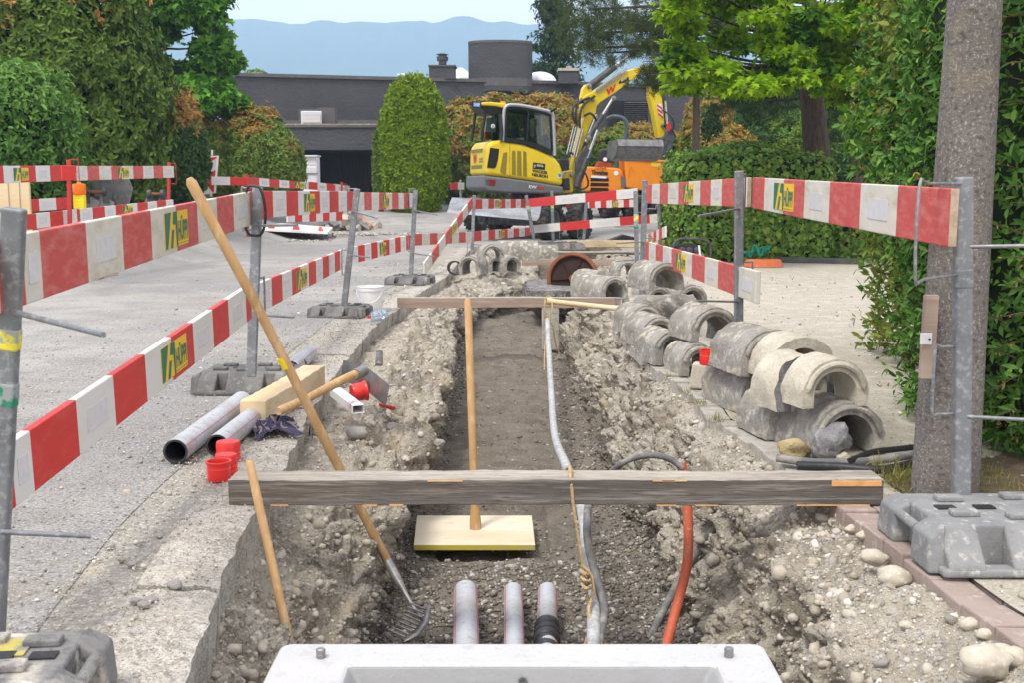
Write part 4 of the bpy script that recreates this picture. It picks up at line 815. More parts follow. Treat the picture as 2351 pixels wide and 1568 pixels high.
rope([(1254, 760, 11.3), (1250, 700, 11.3), (1256, 681, 11.42), (1264, 681, 11.42), (1268, 705, 11.3), (1260, 740, 11.25), (1252, 790, 11.0), (1250, 850, 10.6)], .008, 'long_strand', None, e)
rope([(1258, 735, 11.22), (1268, 745, 11.2), (1276, 790, 11.2), (1284, 815, 11.2), (1272, 828, 11.1), (1262, 815, 11.1)], .008, 'loop', None, e)
# handle on the second plank and its metal clamp
b = MB(); p = A(1254, 690, 11.42); q = A(1432, 709, 11.0); b.tube([p, p.lerp(q, .02), p.lerp(q, .06), p.lerp(q, .12), p.lerp(q, .8), q], [.02, .037, .034, .026, .026, .031], 14); tag(recenter(b.build('wooden_stick', 'pale_wood', smooth=True)), 'pale yellow tool handle lying along the middle plank', 'tool handle')
b = MB(); p = G(1424, 712, .0); b.obox(p+Vector((0, .05, .02)), (.10, .1, .02)); b.obox(p+Vector((0, .05, .115)), (.10, .1, .015)); b.obox(p+Vector((-.035, .05, .06)), (.015, .1, .1)); b.obox(p+Vector((.035, .05, .06)), (.015, .1, .1)); tag(recenter(b.build('steel_clamp', 'worn_steel', bevel=.003)), 'dark steel bracket at the right end of the middle plank', 'bracket')
b = MB(); p = G(1264, 803, -.56); b.T = Matrix.Translation(p); b.prism([(-.095, 0), (.095, 0), (.09, .5), (.085, .56), (-.1, .55)], -.05, .05); o = tag(recenter(b.build('concrete_post', 'concrete', bevel=.01)), 'upright concrete stump in the trench under the middle plank', 'concrete stump')
# manhole cover and its slab
def slab():
    c = G(1316, 652, 0); x0, x1, y0, y1 = .19, 1.12, 13.55, 15.3; n = 60; vs = []; fs = []; b = MB()
    ring = []
    P = []
    for i in range(n):
        a = 2*math.pi*i/n; ca, sa = math.cos(a), math.sin(a); t = 1/max(abs(ca)/((x1-x0)/2), abs(sa)/((y1-y0)/2))
        o_ = (x0+(x1-x0)/2+ca*t+random.uniform(-.04, .03), (y0+y1)/2+sa*t+random.uniform(-.05, .03)); i_ = (c.x+.33*ca, c.y+.1+.33*sa)
        P.append((o_, i_))
    for o_, i_ in P: vs += [(*o_, .0), (*i_, .0), (*o_, -.19+random.uniform(-.04, .04)), (*i_, -.6)]
    for i in range(n):
        a = i*4; q = ((i+1) % n)*4; fs += [(a, q, q+1, a+1), (a, a+2, q+2, q), (a+1, q+1, q+3, a+3), (a+2, a+3, q+3, q+2)]
    b.add(vs, fs); mat('slab', (.17, .165, .155), [(6, (.36, .345, .31), .5, .64, .7), (14, (.05, .048, .045), .5, .6, .85), (50, (.5, .48, .44), .55, .65, .6)], rough=.95, bump=[(30, .02)])
    o = b.build('manhole_shaft', 'slab', smooth=False); tag(recenter(o), 'broken asphalt collar round the open manhole', 'manhole')
slab()
c = G(1316, 652, 0)+Vector((0, .05, .07)); e = empty('manhole_cover', c-Vector((0, 0, .3)), 'round rusty manhole cover standing on edge in the open manhole', 'manhole cover')
T = Matrix.Translation(c) @ Euler((R(90-8), 0, R(-14)), 'XYZ').to_matrix().to_4x4(); r = .335
b = MB(); b.T = T; b.lathe([(r*.86, .0), (r*.86, .045), (r*.90, .055), (r, .05), (r*1.015, .02), (r*1.0, -.03), (r*.97, -.035), (0, -.035)], 56); b.build('rim', 'rust', e, smooth=True, angle=30)
b = MB(); b.T = T; b.lathe([(r*.862, .004), (0, .004)], 56); b.build('plate', 'rust_dark', e, smooth=True)
b = MB(); b.T = T
for k in range(6):
    a = 2*math.pi*(k/6)+.1; x, y = math.cos(a), math.sin(a); b.add([(x*.05-y*.008, y*.05+x*.008, .004), (x*.05+y*.008, y*.05-x*.008, .004), (x*r*.87+y*.006, y*r*.87-x*.006, .004), (x*r*.87-y*.006, y*r*.87+x*.006, .004), (x*.05-y*.005, y*.05+x*.005, .035), (x*.05+y*.005, y*.05-x*.005, .035), (x*r*.87+y*.003, y*r*.87-x*.003, .022), (x*r*.87-y*.003, y*r*.87+x*.003, .022)], [(0, 3, 2, 1), (4, 5, 6, 7), (0, 1, 5, 4), (1, 2, 6, 5), (2, 3, 7, 6), (3, 0, 4, 7)])
b.build('ribs', 'rust_dark', e)
b = MB(); b.T = T; b.lathe([(.048, .004), (.045, .05), (.022, .052), (.02, .02), (0, .02)], 24); b.build('hub', 'rust', e, smooth=True)
# foreground concrete frame
def frame():
    x0, x1, y0, y1 = -.625, .680, 2.0, G(1175, 1477, -.02).y; ix0, ix1, iy0, iy1 = -.425, .525, 2.1, G(1175, 1527, -.02).y; zt = -.02; ch = .05
    e = empty('shaft_frame', (0, 2.5, zt-.5), 'white precast concrete shaft frame at the bottom of the picture', 'shaft frame')
    def rr(a, c, d, f, r, n=8):
        P = []
        for cx, cy, s in ((d-r, f-r, 0), (a+r, f-r, 90), (a+r, c+r, 180), (d-r, c+r, 270)):
            for k in range(n+1): t = R(s+90*k/n); P.append((cx+r*math.cos(t), cy+r*math.sin(t)))
        return P
    O = rr(x0, y0, x1, y1, .03); I = rr(ix0, iy0, ix1, iy1, .012); I2 = rr(ix0+.035, iy0+.03, ix1-.035, iy1-.02, .016); n = len(O); vs = []; fs = []; ms = []
    for p, i, j in zip(O, I, I2): vs += [(*p, zt-.40), (*p, zt), (*i, zt), (*j, zt-.06), (*j, zt-.55)]
    for k in range(n):
        a, q = k*5, ((k+1) % n)*5
        for t in range(4): fs.append((a+t, q+t, q+t+1, a+t+1)); ms.append(0 if t < 2 else 1)
    b = MB(); b.add(vs, fs, ms); b.build('frame', ['white_concrete', 'cement_inner'], e, bevel=.012, seg=3)
    b = MB()
    for u, v in ((737, 1511), (1673, 1509)):
        b = MB(); p = G(u, v, zt); b.T = Matrix.Translation(p); b.lathe([(0, .026), (.0105, .026), (.0125, .024), (.0125, .012), (.0115, .011), (.0125, .010), (.0125, -.01)], 6); b.T = Matrix.Identity(4); b.build('bolt', 'worn_steel', e)
    b = MB(); b.T = Matrix.Translation(A(1200, 1562, iy1-.012)) @ basis((0, -1, 0)).to_4x4(); b.lathe([(.011, .004), (.011, .008), (.006, .008), (.005, -.01), (0, -.01)], 20); b.build('anchor_sleeve', 'steel', e, smooth=True)
frame()
for k in range(5): cobble([1140, 985, 1440, 860, 1640][k], [1490, 1484, 1492, 1500, 1487][k], -.02, .012, 'tiny crumb of mortar on the white frame', m='clods', name='crumb', cat='crumb', group='crumbs on the white frame')
# striped cloth
def cloth():
    n = 90; U, W = np.meshgrid(np.linspace(-1, 1, n), np.linspace(-1, 1, n)); P = np.stack([U.ravel(), W.ravel(), 0*U.ravel()], 1)
    r = np.clip(1-np.sqrt(P[:, 0]**2+P[:, 1]**2)/1.25, 0, 1); nz = fbm(P, 1.8, 4, 66); ny = fbm(P, 2.4, 3, 77)
    c = G(622, 995, .0); V = np.stack([P[:, 0]*.115+.035*ny, P[:, 1]*.13+.035*nz, .012+.075*r**.6*(.55+.8*np.abs(fbm(P, 2.2, 3, 5)))], 1)
    o = npmesh('cloth', V, grid_faces(n, n), 'asphalt', smooth=True); o.data.materials.clear()
    m = bpy.data.materials.new("striped_cloth"); m.use_nodes = True; N = m.node_tree.nodes; L = m.node_tree.links; bs = N["Principled BSDF"]; bs.inputs["Roughness"].default_value = .95
    a = o.data.attributes.new("weave", 'FLOAT_VECTOR', 'POINT'); a.data.foreach_set("vector", P.astype(np.float32).ravel())
    at_ = N.new("ShaderNodeAttribute"); at_.attribute_name = "weave"; sx = N.new("ShaderNodeSeparateXYZ"); L.new(at_.outputs["Vector"], sx.inputs[0]); cur = None
    wv = []
    for k, f in ((0, 16), (1, 12)):
        mu = N.new("ShaderNodeMath"); mu.operation = 'MULTIPLY'; mu.inputs[1].default_value = f; L.new(sx.outputs[k], mu.inputs[0]); s_ = N.new("ShaderNodeMath"); s_.operation = 'SINE'; L.new(mu.outputs[0], s_.inputs[0]); g_ = N.new("ShaderNodeMath"); g_.operation = 'GREATER_THAN'; g_.inputs[1].default_value = .15; L.new(s_.outputs[0], g_.inputs[0]); wv.append(g_)
    m1 = N.new("ShaderNodeMixRGB"); m1.inputs[1].default_value = (.035, .032, .07, 1); m1.inputs[2].default_value = (.28, .23, .21, 1); L.new(wv[0].outputs[0], m1.inputs[0])
    m2 = N.new("ShaderNodeMixRGB"); m2.inputs[2].default_value = (.05, .045, .085, 1); m2.blend_type = 'MIX'; L.new(m1.outputs[0], m2.inputs[1]); L.new(wv[1].outputs[0], m2.inputs[0]); L.new(m2.outputs[0], bs.inputs["Base Color"]); o.data.materials.append(m)
    o.location = c; o.rotation_euler = (0, 0, R(25)); s_ = o.modifiers.new("thickness", 'SOLIDIFY'); s_.thickness = .002; tag(o, 'crumpled dark blue and beige checked cloth on the kerb', 'cloth')
cloth()
# bucket and bottle
e = empty('bucket', G(851, 712, 0), 'white plastic bucket with its handle hanging in front', 'bucket'); c = G(851, 712, 0)
b = MB(); b.T = Matrix.Translation(c); b.lathe([(0, 0), (.108, 0), (.112, .008), (.126, .20), (.133, .202), (.133, .235), (.138, .238), (.136, .246), (.124, .246), (.120, .2), (.106, .01), (0, .008)], 40); b.build('pail', 'white_plastic', e, smooth=True, angle=30)
b = MB(); b.tube([c+Vector((-.135, 0, .215)), c+Vector((-.12, -.08, .16)), c+Vector((-.06, -.135, .105)), c+Vector((.02, -.145, .09)), c+Vector((.09, -.11, .13)), c+Vector((.135, 0, .215))], .004, 8, smooth_pts=4); b.build('handle', 'white_plastic', e, smooth=True)
e = empty('water_bottle', G(852, 738, 0), 'clear blue water bottle with a red cap lying by the base block', 'bottle'); p = G(849, 738, 0)+Vector((-.0, 0, .047)); glass('bottle_blue', (.75, .87, .96), .08, .25)
T = Matrix.Translation(p) @ basis((.35, 1, .0)).to_4x4(); b = MB(); b.T = T; b.lathe([(.013, -.01), (.014, .01), (.035, .05), (.045, .08), (.046, .12), (.042, .13), (.046, .14), (.046, .2), (.042, .21), (.046, .22), (.045, .3), (.03, .31), (0, .3)], 28); b.build('bottle', 'bottle_blue', e, smooth=True)
b = MB(); b.T = T; b.lathe([(0, -.028), (.0155, -.028), (.0165, -.024), (.0165, .0), (.0, .0)], 20); b.build('cap', 'red_cap', e, smooth=True, angle=30)
# ---- half pipes
def half_pipe(p, yaw, L, label, m='pipe_concrete', W=.33, H=.245, tilt=0, roll=0, ridge=True, cut=False, name='half_pipe', th=.062):
    """p: foot centre of the front face, yaw: heading of the axis away from the front"""
    R0 = W/2; leg = H-R0; n = 22; prof = lambda r: [(-r, 0)]+[(-r, leg*(k+1)/3) for k in range(2)]+[(-r*math.cos(math.pi*k/n), leg+r*math.sin(math.pi*k/n)) for k in range(n+1)]+[(r, leg*(2-k)/3) for k in range(2)]+[(r, 0)]
    O, I = prof(R0), prof(R0-th); k = len(O); ny = max(4, int(L/.022)); V = []
    for j in range(ny+1):
        for P_ in (O, I): V += [(x, L*j/ny, z) for x, z in P_]
    V = np.array(V); sd = random.uniform(0, 90); Q = V+[sd, 0, 0]; out = np.tile(np.r_[np.ones(k), np.zeros(k)], ny+1).astype(bool)
    nrm = np.stack([V[:, 0], 0*V[:, 0], np.maximum(V[:, 2]-leg, 0)], 1); nrm /= np.linalg.norm(nrm, axis=1)[:, None]+1e-9
    V[out] += nrm[out]*(.006*fbm(Q, 14, 3, 2)[out]+.004*fbm(Q, 45, 2, 8)[out]-.004)[:, None]
    jn = np.repeat(np.arange(ny+1), 2*k); ends = (jn == 0) | (jn == ny)
    V[:, 1] += np.where(jn == ny, .012*fbm(Q, 10, 2, 4), 0)+np.where(jn == 0, .003*fbm(Q, 25, 2, 4)+(.03*fbm(Q, 9, 3, 5) if cut else 0), 0)
    Fs, ms = [], []
    for j in range(ny):
        for s in range(2):
            o = j*2*k+s*k
            for i in range(k-1): Fs.append((o+i, o+i+1, o+2*k+i+1, o+2*k+i)); ms.append(0)
        for i in (0, k-1): o = j*2*k; Fs.append((o+i, o+k+i, o+3*k+i, o+2*k+i)); ms.append(0)
    for j in (0, ny):
        for i in range(k-1): o = j*2*k; Fs.append((o+i, o+i+1, o+k+i+1, o+k+i)); ms.append(1 if (cut and j == 0) else 0)
    b = MB(); b.add(V.tolist(), Fs, ms); e = b.build(name, [m, 'break_dark'], smooth=True, angle=35)
    if ridge:
        r = MB(); rr_ = R0-th*.48; pts = [(-rr_*math.cos(a), -.004, leg+rr_*math.sin(a)) for a in np.linspace(.12 if True else 0, math.pi-.12, 26)]; r.tube(pts, [.004]+[.014]*24+[.004], 8); q = r.build('joint_ridge', m, smooth=True); q.parent = e
    e.location = p; e.rotation_euler = Euler((R(tilt), R(roll), R(-yaw)), 'XYZ'); tag(e, label, 'half pipe', 'concrete half pipes'); return e
def hp(u, v, z, yaw, L, label, dx=0, **k): return half_pipe(G(u, v, z)+Vector((dx, 0, 0)), yaw, L, label, **k)
hp(1948, 1046, 0, -14, .50, 'nearest concrete half pipe, its dark mouth behind the asphalt chunk', W=.375, H=.25)
hp(1838, 1008, 0, -14, .34, 'concrete half pipe second in the bottom row, directly behind the nearest', W=.36, ridge=False)
hp(1765, 950, 0, -14, .52, 'concrete half pipe under the big upper one', W=.34, ridge=False)
P0 = G(1935, 1046, 0); 
hp(1922, 930, .215, -12, .20, 'pale concrete half pipe ring on top of the nearest pipe', m='pipe_concrete_pale', W=.345, H=.235, z_=0) if False else half_pipe(A(1918, 936, 5.0), -14, .20, 'pale half pipe ring on top of the nearest pipe', m='pipe_concrete_pale', W=.34, H=.225)
half_pipe(A(1852, 935, 5.25), -20, .22, 'broken pale half pipe piece with a dark fracture face', m='pipe_concrete_pale', W=.34, H=.25, cut=True, ridge=False, roll=-4)
half_pipe(A(1842, 872, 5.65), -12, .30, 'yellowish half pipe piece behind the broken one', m='pipe_concrete_pale', W=.36, H=.225, ridge=False)
half_pipe(A(1766, 868, 5.9), -13, .42, 'large grey half pipe lying on the upper row left of the pale pieces', W=.34, H=.26, roll=4)
hp(1606, 863, 0, -14, .30, 'half pipe standing under the tilted one, left of the red cap', W=.27, H=.21)
half_pipe(A(1640, 787, 7.35), -16, .36, 'half pipe perched on top with a see-through mouth', W=.35, H=.24, roll=5)
hp(1544, 838, 0, -16, .36, 'half pipe on the kerb left of the perched one', W=.27, H=.24)
hp(1515, 800, 0, -14, .46, 'weathered half pipe third from the crosswise one', W=.30, H=.25)
hp(1483, 768, 0, -14, .42, 'ribbed half pipe next to the crosswise one', W=.30, H=.25)
hp(1440, 738, 0, 84, .62, 'long half pipe lying crosswise at the end of the middle plank', W=.32, H=.25, ridge=False, dx=-.0)
half_pipe(A(1530, 666, 9.6), -18, .45, 'upper half pipe of the stack behind the crosswise one', W=.34, H=.24)
hp(1512, 705, 0, -14, .5, 'lower half pipe of the stack behind the crosswise one', W=.3, H=.22)
hp(1590, 708, 0, -22, .5, 'single half pipe right of the far stack', W=.36, H=.25)
hp(1411, 688, 0, -30, .62, 'half pipe with a dark mouth at the end of the middle plank', W=.36, H=.26)
hp(1384, 668, 0, -30, .45, 'short half pipe between the rusty cover and the dark mouthed one', W=.34, H=.25, ridge=False)
half_pipe(G(1440, 633, 0), -16, .3, 'small far half pipe left of the banded post', W=.32, H=.22)
half_pipe(G(1520, 650, 0), -16, .4, 'far half pipe behind the tall post', W=.34, H=.25)
hp(1078, 631, 0, 14, .40, 'far left half pipe next to the black ring', W=.34, H=.28)
hp(1112, 622, 0, 10, .22, 'narrow half pipe second in the far left group', W=.28, H=.30)
hp(1140, 624, 0, 4, .22, 'small half pipe under the raised one in the far left group', W=.25, H=.24)
hp(1176, 624, 0, -30, .42, 'half pipe at the right of the far left group, turned away', W=.3, H=.25)
half_pipe(A(1132, 601, 15.6), -14, .3, 'raised half pipe on top of the far left group', W=.33, H=.25)
half_pipe(A(1143, 588, 17.4)-Vector((0, 0, .05)), 92, .62, 'long flat half pipe lying crosswise in the far left group', W=.34, H=.3, ridge=False)
hp(1212, 595, 0, 80, .50, 'rough half pipe lying crosswise left of the rusty cover', W=.36, H=.26, ridge=False)
b = MB(); p = G(1042, 629, 0)+Vector((0, 0, .10)); b.T = Matrix.Translation(p) @ basis((.25, -1, 0)).to_4x4(); pr = []
for i in range(5): pr += [(.1, .03*i), (.1, .03*i+.014), (.088, .03*i+.017), (.088, .03*i+.029)]
b.lathe(pr+[(.084, .15), (.08, 0), (.1, 0)], 32); tag(recenter(b.build('corrugated_ring', 'black_plastic', smooth=True, angle=25)), 'black ribbed pipe ring left of the far half pipes', 'pipe ring')
b = MB(); p = G(1606, 892, 0); b.T = Matrix.Translation(p) @ Euler((0, 0, R(-20))).to_matrix().to_4x4(); b.prism([(-.06, 0), (.05, 0), (.05, .15), (-.04, .16)], -.04, .05); tag(recenter(b.build('pipe_shard', 'pipe_concrete_pale', bevel=.012)), 'yellowish broken pipe shard supporting the red cap', 'pipe shard')
b = MB(); p = G(1638, 912, 0); b.T = Matrix.Translation(p) @ Euler((0, 0, R(-25))).to_matrix().to_4x4(); b.prism([(-.06, .0), (.06, 0), (.07, .12), (.035, .14), (.0, .05), (-.03, .14), (-.06, .13)], -.05, .05); tag(recenter(b.build('pipe_shard', 'concrete', bevel=.008)), 'notched concrete shard in front of the red cap', 'pipe shard')
# concrete pole
e = empty('utility_pole', G(2166, 1135, 0), 'tapered grey concrete utility pole at right, speckled with gravel', 'utility pole'); pb = G(2168, 1135, 0)
pt = A(2238, 0, pb.y); dz = (pt-pb); top = pb+dz*3.2
mat('pole', (.165, .150, .135), [(3, (.11, .10, .09), .42, .62, .7), (120, (.40, .375, .34), .54, .64, .7, 2), (1.3, (.10, .085, .06), .52, .66, .6), (60, (.055, .048, .042), .55, .64, .7, 2), (2.2, (.30, .25, .12), .56, .7, .5)], rough=.95, bump=[(60, .006)])
b = MB(); b.tube([pb-Vector((0, 0, .1)), pb, pb.lerp(top, .5), top], [.132, .128, .08, .06], 40); b.build('shaft', 'pole', e, smooth=True)
b = MB(); q0 = A(2126, 870, pb.y-.13); q1 = A(2138, 676, pb.y-.13); b.beam(q0, q1, .052, .03, up=(0, 1, 0)); b.build('wooden_slat', 'plank_wood', e, bevel=.004)
b = MB(); q = A(2126, 778, pb.y-.155); b.obox(q, (.045, .006, .046)); b.build('plate', 'reflector', e, bevel=.004); b = MB(); b.tube([q+Vector((.012, -.007, 0)), q+Vector((.012, -.002, 0))], .004, 10); b.build('screw', 'black_plastic', e)
# ================================================================== HOUSE
mat("render_grey", (.074, .075, .080), [(1.2, (.058, .059, .063), .4, .62, .7), (30, (.12, .122, .135), .55, .68, .6), (.5, (.10, .10, .105), .55, .7, .5)], rough=.95, bump=[(9, .05), (30, .02)], stretch=(1, 1, 1.8))
mat("coping", (.09, .088, .085), [(3, (.14, .13, .12), .5, .66, .7)], rough=.7)
mat("carport_dark", (.018, .016, .015), rough=.9); mat("door_boards", (.03, .027, .024), [(4, (.05, .045, .04), .45, .6, .7)], rough=.8, stretch=(6, 1, .3))
mat("roof_gravel", (.34, .28, .22), [(9, (.55, .5, .42), .48, .6, .8), (5, (.25, .13, .07), .5, .62, .7)], rough=1, bump=[(12, .05)])
mat("vent_white", (.62, .62, .62), rough=.5); mat("dark_hole", (.008, .008, .008), rough=.8)
mat("dome_white", (.82, .83, .84), rough=.25, spec=.6)
YH = 44.0
def H(u, v, y=YH): return A(u, v, y)
e = empty('house', H(1000, 430, 46), 'flat roofed dark grey rendered house across the background', 'house')
b = MB(); ul = np.linspace(528, 1600, 3); w0 = A(528, 171, 44); w1 = A(1300, 190, 48.2); w2 = A(1620, 203, 49.8)
for a, c in ((w0, w1), (w1, w2)):
    b.add([(a.x, a.y, 0), (c.x, c.y, 0), (c.x, c.y+6, 0), (a.x, a.y+6, 0), (a.x, a.y, a.z), (c.x, c.y, c.z), (c.x, c.y+6, c.z), (a.x, a.y+6, a.z)], [(0, 3, 2, 1), (4, 5, 6, 7), (0, 1, 5, 4), (1, 2, 6, 5), (2, 3, 7, 6), (3, 0, 4, 7)])
b.build('wall', 'render_grey', e)
b = MB()
for a, c in ((w0, w1), (w1, w2)):
    x_ = (c-a).normalized(); b.beam(a-x_*.12+Vector((0, .1, .02)), c+Vector((0, .1, .02)), .35, .13)
b.build('coping', 'coping', e)
def hbox(name, u0, v0, u1, v1, y, dep, m, parent=e, bevel=0):
    p, q = A(u0, v1, y), A(u1, v0, y); b = MB(); b.box((p.x, y, p.z), (q.x, y+dep, q.z)); return b.build(name, m, parent, bevel=bevel)
def ycyl(u0, v0, u1, v1, y, name, m, parent=e):
    p, q = A(u0, v1, y), A(u1, v0, y); r = (q.x-p.x)/2; b = MB(); b.T = Matrix.Translation(((p.x+q.x)/2, y+r, p.z)); b.lathe([(r, 0), (r, q.z-p.z), (0, q.z-p.z)], 40); return b.build(name, m, parent, smooth=True, angle=30)
p, q = A(1074, 184, 47), A(1223, 93, 47); b = MB(); r = (q.x-p.x)/2; cx = (p.x+q.x)/2
n = 16; arc = [(cx+r*math.sin(t), 47+.7*(1-math.cos(t))) for t in np.linspace(-1.57, 1.57, n)]; arc = [(x, y) for x, y in arc]+[(q.x, 50), (p.x, 50)]
b.prism(arc, p.z-.4, q.z, axis='z'); b.build('stair_tower', 'render_grey', e, smooth=True, angle=30)
b = MB(); b.prism([(cx+(x-cx)*1.008, 48.5+(y-48.5)*1.01) for x, y in arc], q.z-.05, q.z+.05, axis='z'); b.build('tower_coping', 'coping', e)
b = MB(); b.prism([(cx+(x-cx)*1.006, 48.5+(y-48.5)*1.006) for x, y in arc], p.z-.2, p.z+.12, axis='z'); b.build('tower_flashing', 'coping', e)
c1 = hbox('chimney', 985, 150, 1044, 180, 46.5, 1.0, 'render_grey'); hbox('chimney_cap', 983, 147.5, 1046, 151, 46.45, 1.1, 'coping')
ORG[c1.name] = ORG[e.name]
p = A(1016, 147, 47); b = MB(); b.T = Matrix.Translation(p); b.lathe([(.16, 0), (.16, .13), (.22, .14), (.24, .3), (.17, .32), (.17, .38), (.26, .39), (.1, .45), (0, .45)], 20); b.build('flue', 'dark_steel', e, smooth=True, angle=30)
c2 = hbox('chimney', 1283, 160, 1329, 190, 47, 1.0, 'render_grey'); hbox('chimney_cap', 1281, 155, 1331, 161, 46.95, 1.1, 'concrete'); ycyl(1300, 150, 1313, 156, 47.3, 'flue', 'concrete')
p = A(923, 178, 46.3); b = MB(); b.T = Matrix.Translation(p); b.lathe([(.12, 0), (.12, .08), (.22, .09), (.2, .14), (.12, .17), (0, .175)], 24); b.build('roof_vent', 'vent_white', e, smooth=True)
p = A(1058, 184, 50); b = MB(); b.T = Matrix.Translation(p); b.lathe([(.75, 0), (.7, .1), (.1, .53), (0, .55)], 8); b.build('skylight', 'dome_white', e)
p = A(1240, 188, 51); b = MB(); b.T = Matrix.Translation(p); b.lathe([(.72*math.cos(t)+.0, .46*math.sin(t)) for t in np.linspace(0, 1.57, 10)], 32); b.build('skylight', 'dome_white', e, smooth=True)
# lower wing with carport
p0 = A(600, 290, 41.5); p1 = A(960, 293, 41.5); b = MB(); zb = A(700, 343, 41.5).z; zt = p0.z
b.box((p0.x, 41.5, zb), (p1.x, 44.2, zt)); b.build('carport_fascia', 'render_grey', e)
b = MB(); b.box((p0.x-.05, 41.44, zt-.02), (p1.x, 41.7, zt+.07)); b.build('fascia_trim', 'coping', e)
b = MB(); b.box((p0.x, 41.7, zt+.0), (p1.x, 44.0, zt+.12)); b.build('gravel_roof', 'roof_gravel', e)
b = MB(); b.box((p0.x, 43.9, .0), (p1.x, 44.1, zb)); b.build('garage_door', 'door_boards', e)
b = MB(); b.box((p0.x, 41.6, 0), (A(664, 343, 41.5).x, 44, zb)); b.box((A(866, 343, 41.5).x, 41.6, 0), (p1.x, 44, zb)); b.build('carport_wall', 'render_grey', e)
b = MB(); b.box((p0.x, 43.95, zt+.1), (p1.x, 44.05, zt+.38)); b.build('roof_flashing', 'coping', e)
hbox('duct_housing', 686, 249, 728, 287, 42.4, .9, 'coping'); hbox('duct_housing', 728, 246, 768, 284, 42.9, .6, 'coping')
fr = hbox('louvre', 691.5, 253.5, 738, 283, 42.32, .04, 'vent_white'); b = MB()
p, q = A(695, 281, 42.25), A(735, 255.5, 42.25)
for k in range(8): z = p.z+(q.z-p.z)*(k+.5)/8; b.obox(((p.x+q.x)/2, 42.27, z), (q.x-p.x, .05, .03), Euler((R(-50), 0, 0)).to_matrix())
s_ = b.build('slats', 'vent_white', fr); ORG[s_.name] = ORG[e.name]
for u0, v0, u1, v1, y in ((1167, 222.5, 1203, 240, 47.3), (1240, 222, 1257, 236, 47.7)):
    w_ = hbox('window', u0, v0, u1, v1, y, .3, 'dark_hole')
hbox('recess', 1398, 230, 1532, 330, 48.4, .4, 'dark_hole')
lv = hbox('dark_louvre', 1433, 232, 1487, 293, 48.3, .2, 'dark_hole'); b = MB(); p, q = A(1433, 293, 48.25), A(1487, 232, 48.25)
for k in range(13): b.obox(((p.x+q.x)/2, 48.25, p.z+(q.z-p.z)*(k+.5)/13), (q.x-p.x, .06, .02), Euler((R(30), 0, 0)).to_matrix())
b.build('slats', 'dark_steel', e); hbox('wall_pier', 1487, 232, 1516, 330, 48.2, .5, 'render_grey')
# white cabinet
e = empty('letter_box_cabinet', A(710, 440, 38), 'tall pale grey cabinet of letter boxes beside the carport', 'cabinet')
p, q = A(694, 440, 38), A(727, 358, 38); b = MB(); b.box((p.x, 38, p.z), (q.x, 38.6, q.z)); b.build('body', 'white_paint', e, bevel=.01)
b = MB(); b.box((A(688, 0, 38).x, 37.9, q.z), (q.x+.03, 38.7, q.z+.04)); b.build('lid', 'white_paint', e)
p2 = A(694, 398, 38)
for k in range(3):
    for j in range(2):
        b = MB(); x0 = p.x+(q.x-p.x)*(.06+.47*j); z0 = A(0, 378+k*20+(2 if k else 0), 38).z; b.box((x0, 37.985, z0), (x0+(q.x-p.x)*.42, 37.995, z0+.24)); b.build('door', 'vent_white', e, bevel=.004)
b = MB(); b.box((p.x-.06, 37.95, A(0, 398, 38).z), (q.x+.06, 38, A(0, 396, 38).z)); b.build('ledge', 'worn_steel', e)
# chevron board
Yc = YS(100); e = empty('chevron_board', A(487, 450, Yc), 'tilted red and white chevron board standing before the green shrub', 'traffic sign')
def quadpx(pts, Y, th, dy=0): 
    P = [A(u, v, Y)+Vector((0, dy, 0)) for u, v in pts]; n = len(P); b = MB()
    b.add(P+[p+Vector((0, th, 0)) for p in P], [tuple(range(n)), tuple(range(2*n-1, n-1, -1))]+[(i, i+n, (i+1) % n+n, (i+1) % n) for i in range(n)]); return b
quadpx([(471, 358), (502, 356), (495, 442), (466, 446)], Yc, .02).build('frame', 'white_paint', e)
quadpx([(474, 361), (498, 359), (497, 362), (483, 371)], Yc, .01, -.008).build('red_bar', 'rail_red', e)
quadpx([(474, 361), (483, 371), (497, 362), (495, 388), (470, 410)], Yc, .008, -.006).build('grey_bar', 'reflector', e)
quadpx([(495, 388), (493, 412), (480, 413), (474, 405)], Yc, .01, -.008).build('red_bar', 'rail_red', e)
quadpx([(473, 420), (492, 420), (491, 440), (488, 440)], Yc, .01, -.008).build('red_bar', 'rail_red', e)
b = MB(); b.beam(A(484, 450, Yc+.05), A(487, 343, Yc+.05), .05, .03); b.build('post', 'white_paint', e)
# lying plank sign
e = empty('striped_plank', GT(680, 521), 'white and red striped plank lying flat on the road beside the rubble', 'sign plank')
zz = GT(680, 530).z; g = [G(598, 524, zz+.14), G(614, 508, zz+.24), G(764, 521, zz+.14), G(752, 532, zz+.08)]; b = MB(); b.add(g+[p-Vector((0, 0, .05)) for p in g], [(0, 1, 2, 3), (7, 6, 5, 4), (0, 4, 5, 1), (1, 5, 6, 2), (2, 6, 7, 3), (3, 7, 4, 0)]); b.build('board', 'white_paint', e)
for t0, t1 in ((.05, .22), (.42, .60), (.80, .95)):
    a, c = g[0].lerp(g[3], t0+.06), g[1].lerp(g[2], t0-.0); a2, c2 = g[0].lerp(g[3], t1), g[1].lerp(g[2], t1-.12); b = MB(); up = Vector((0, 0, .004)); b.add([a.lerp(c, .1)+up, a2.lerp(c2, .1)+up, a2.lerp(c2, .9)+up, a.lerp(c, .9)+up], [(0, 1, 2, 3)]); b.build('red_stripe', 'rail_red', e)
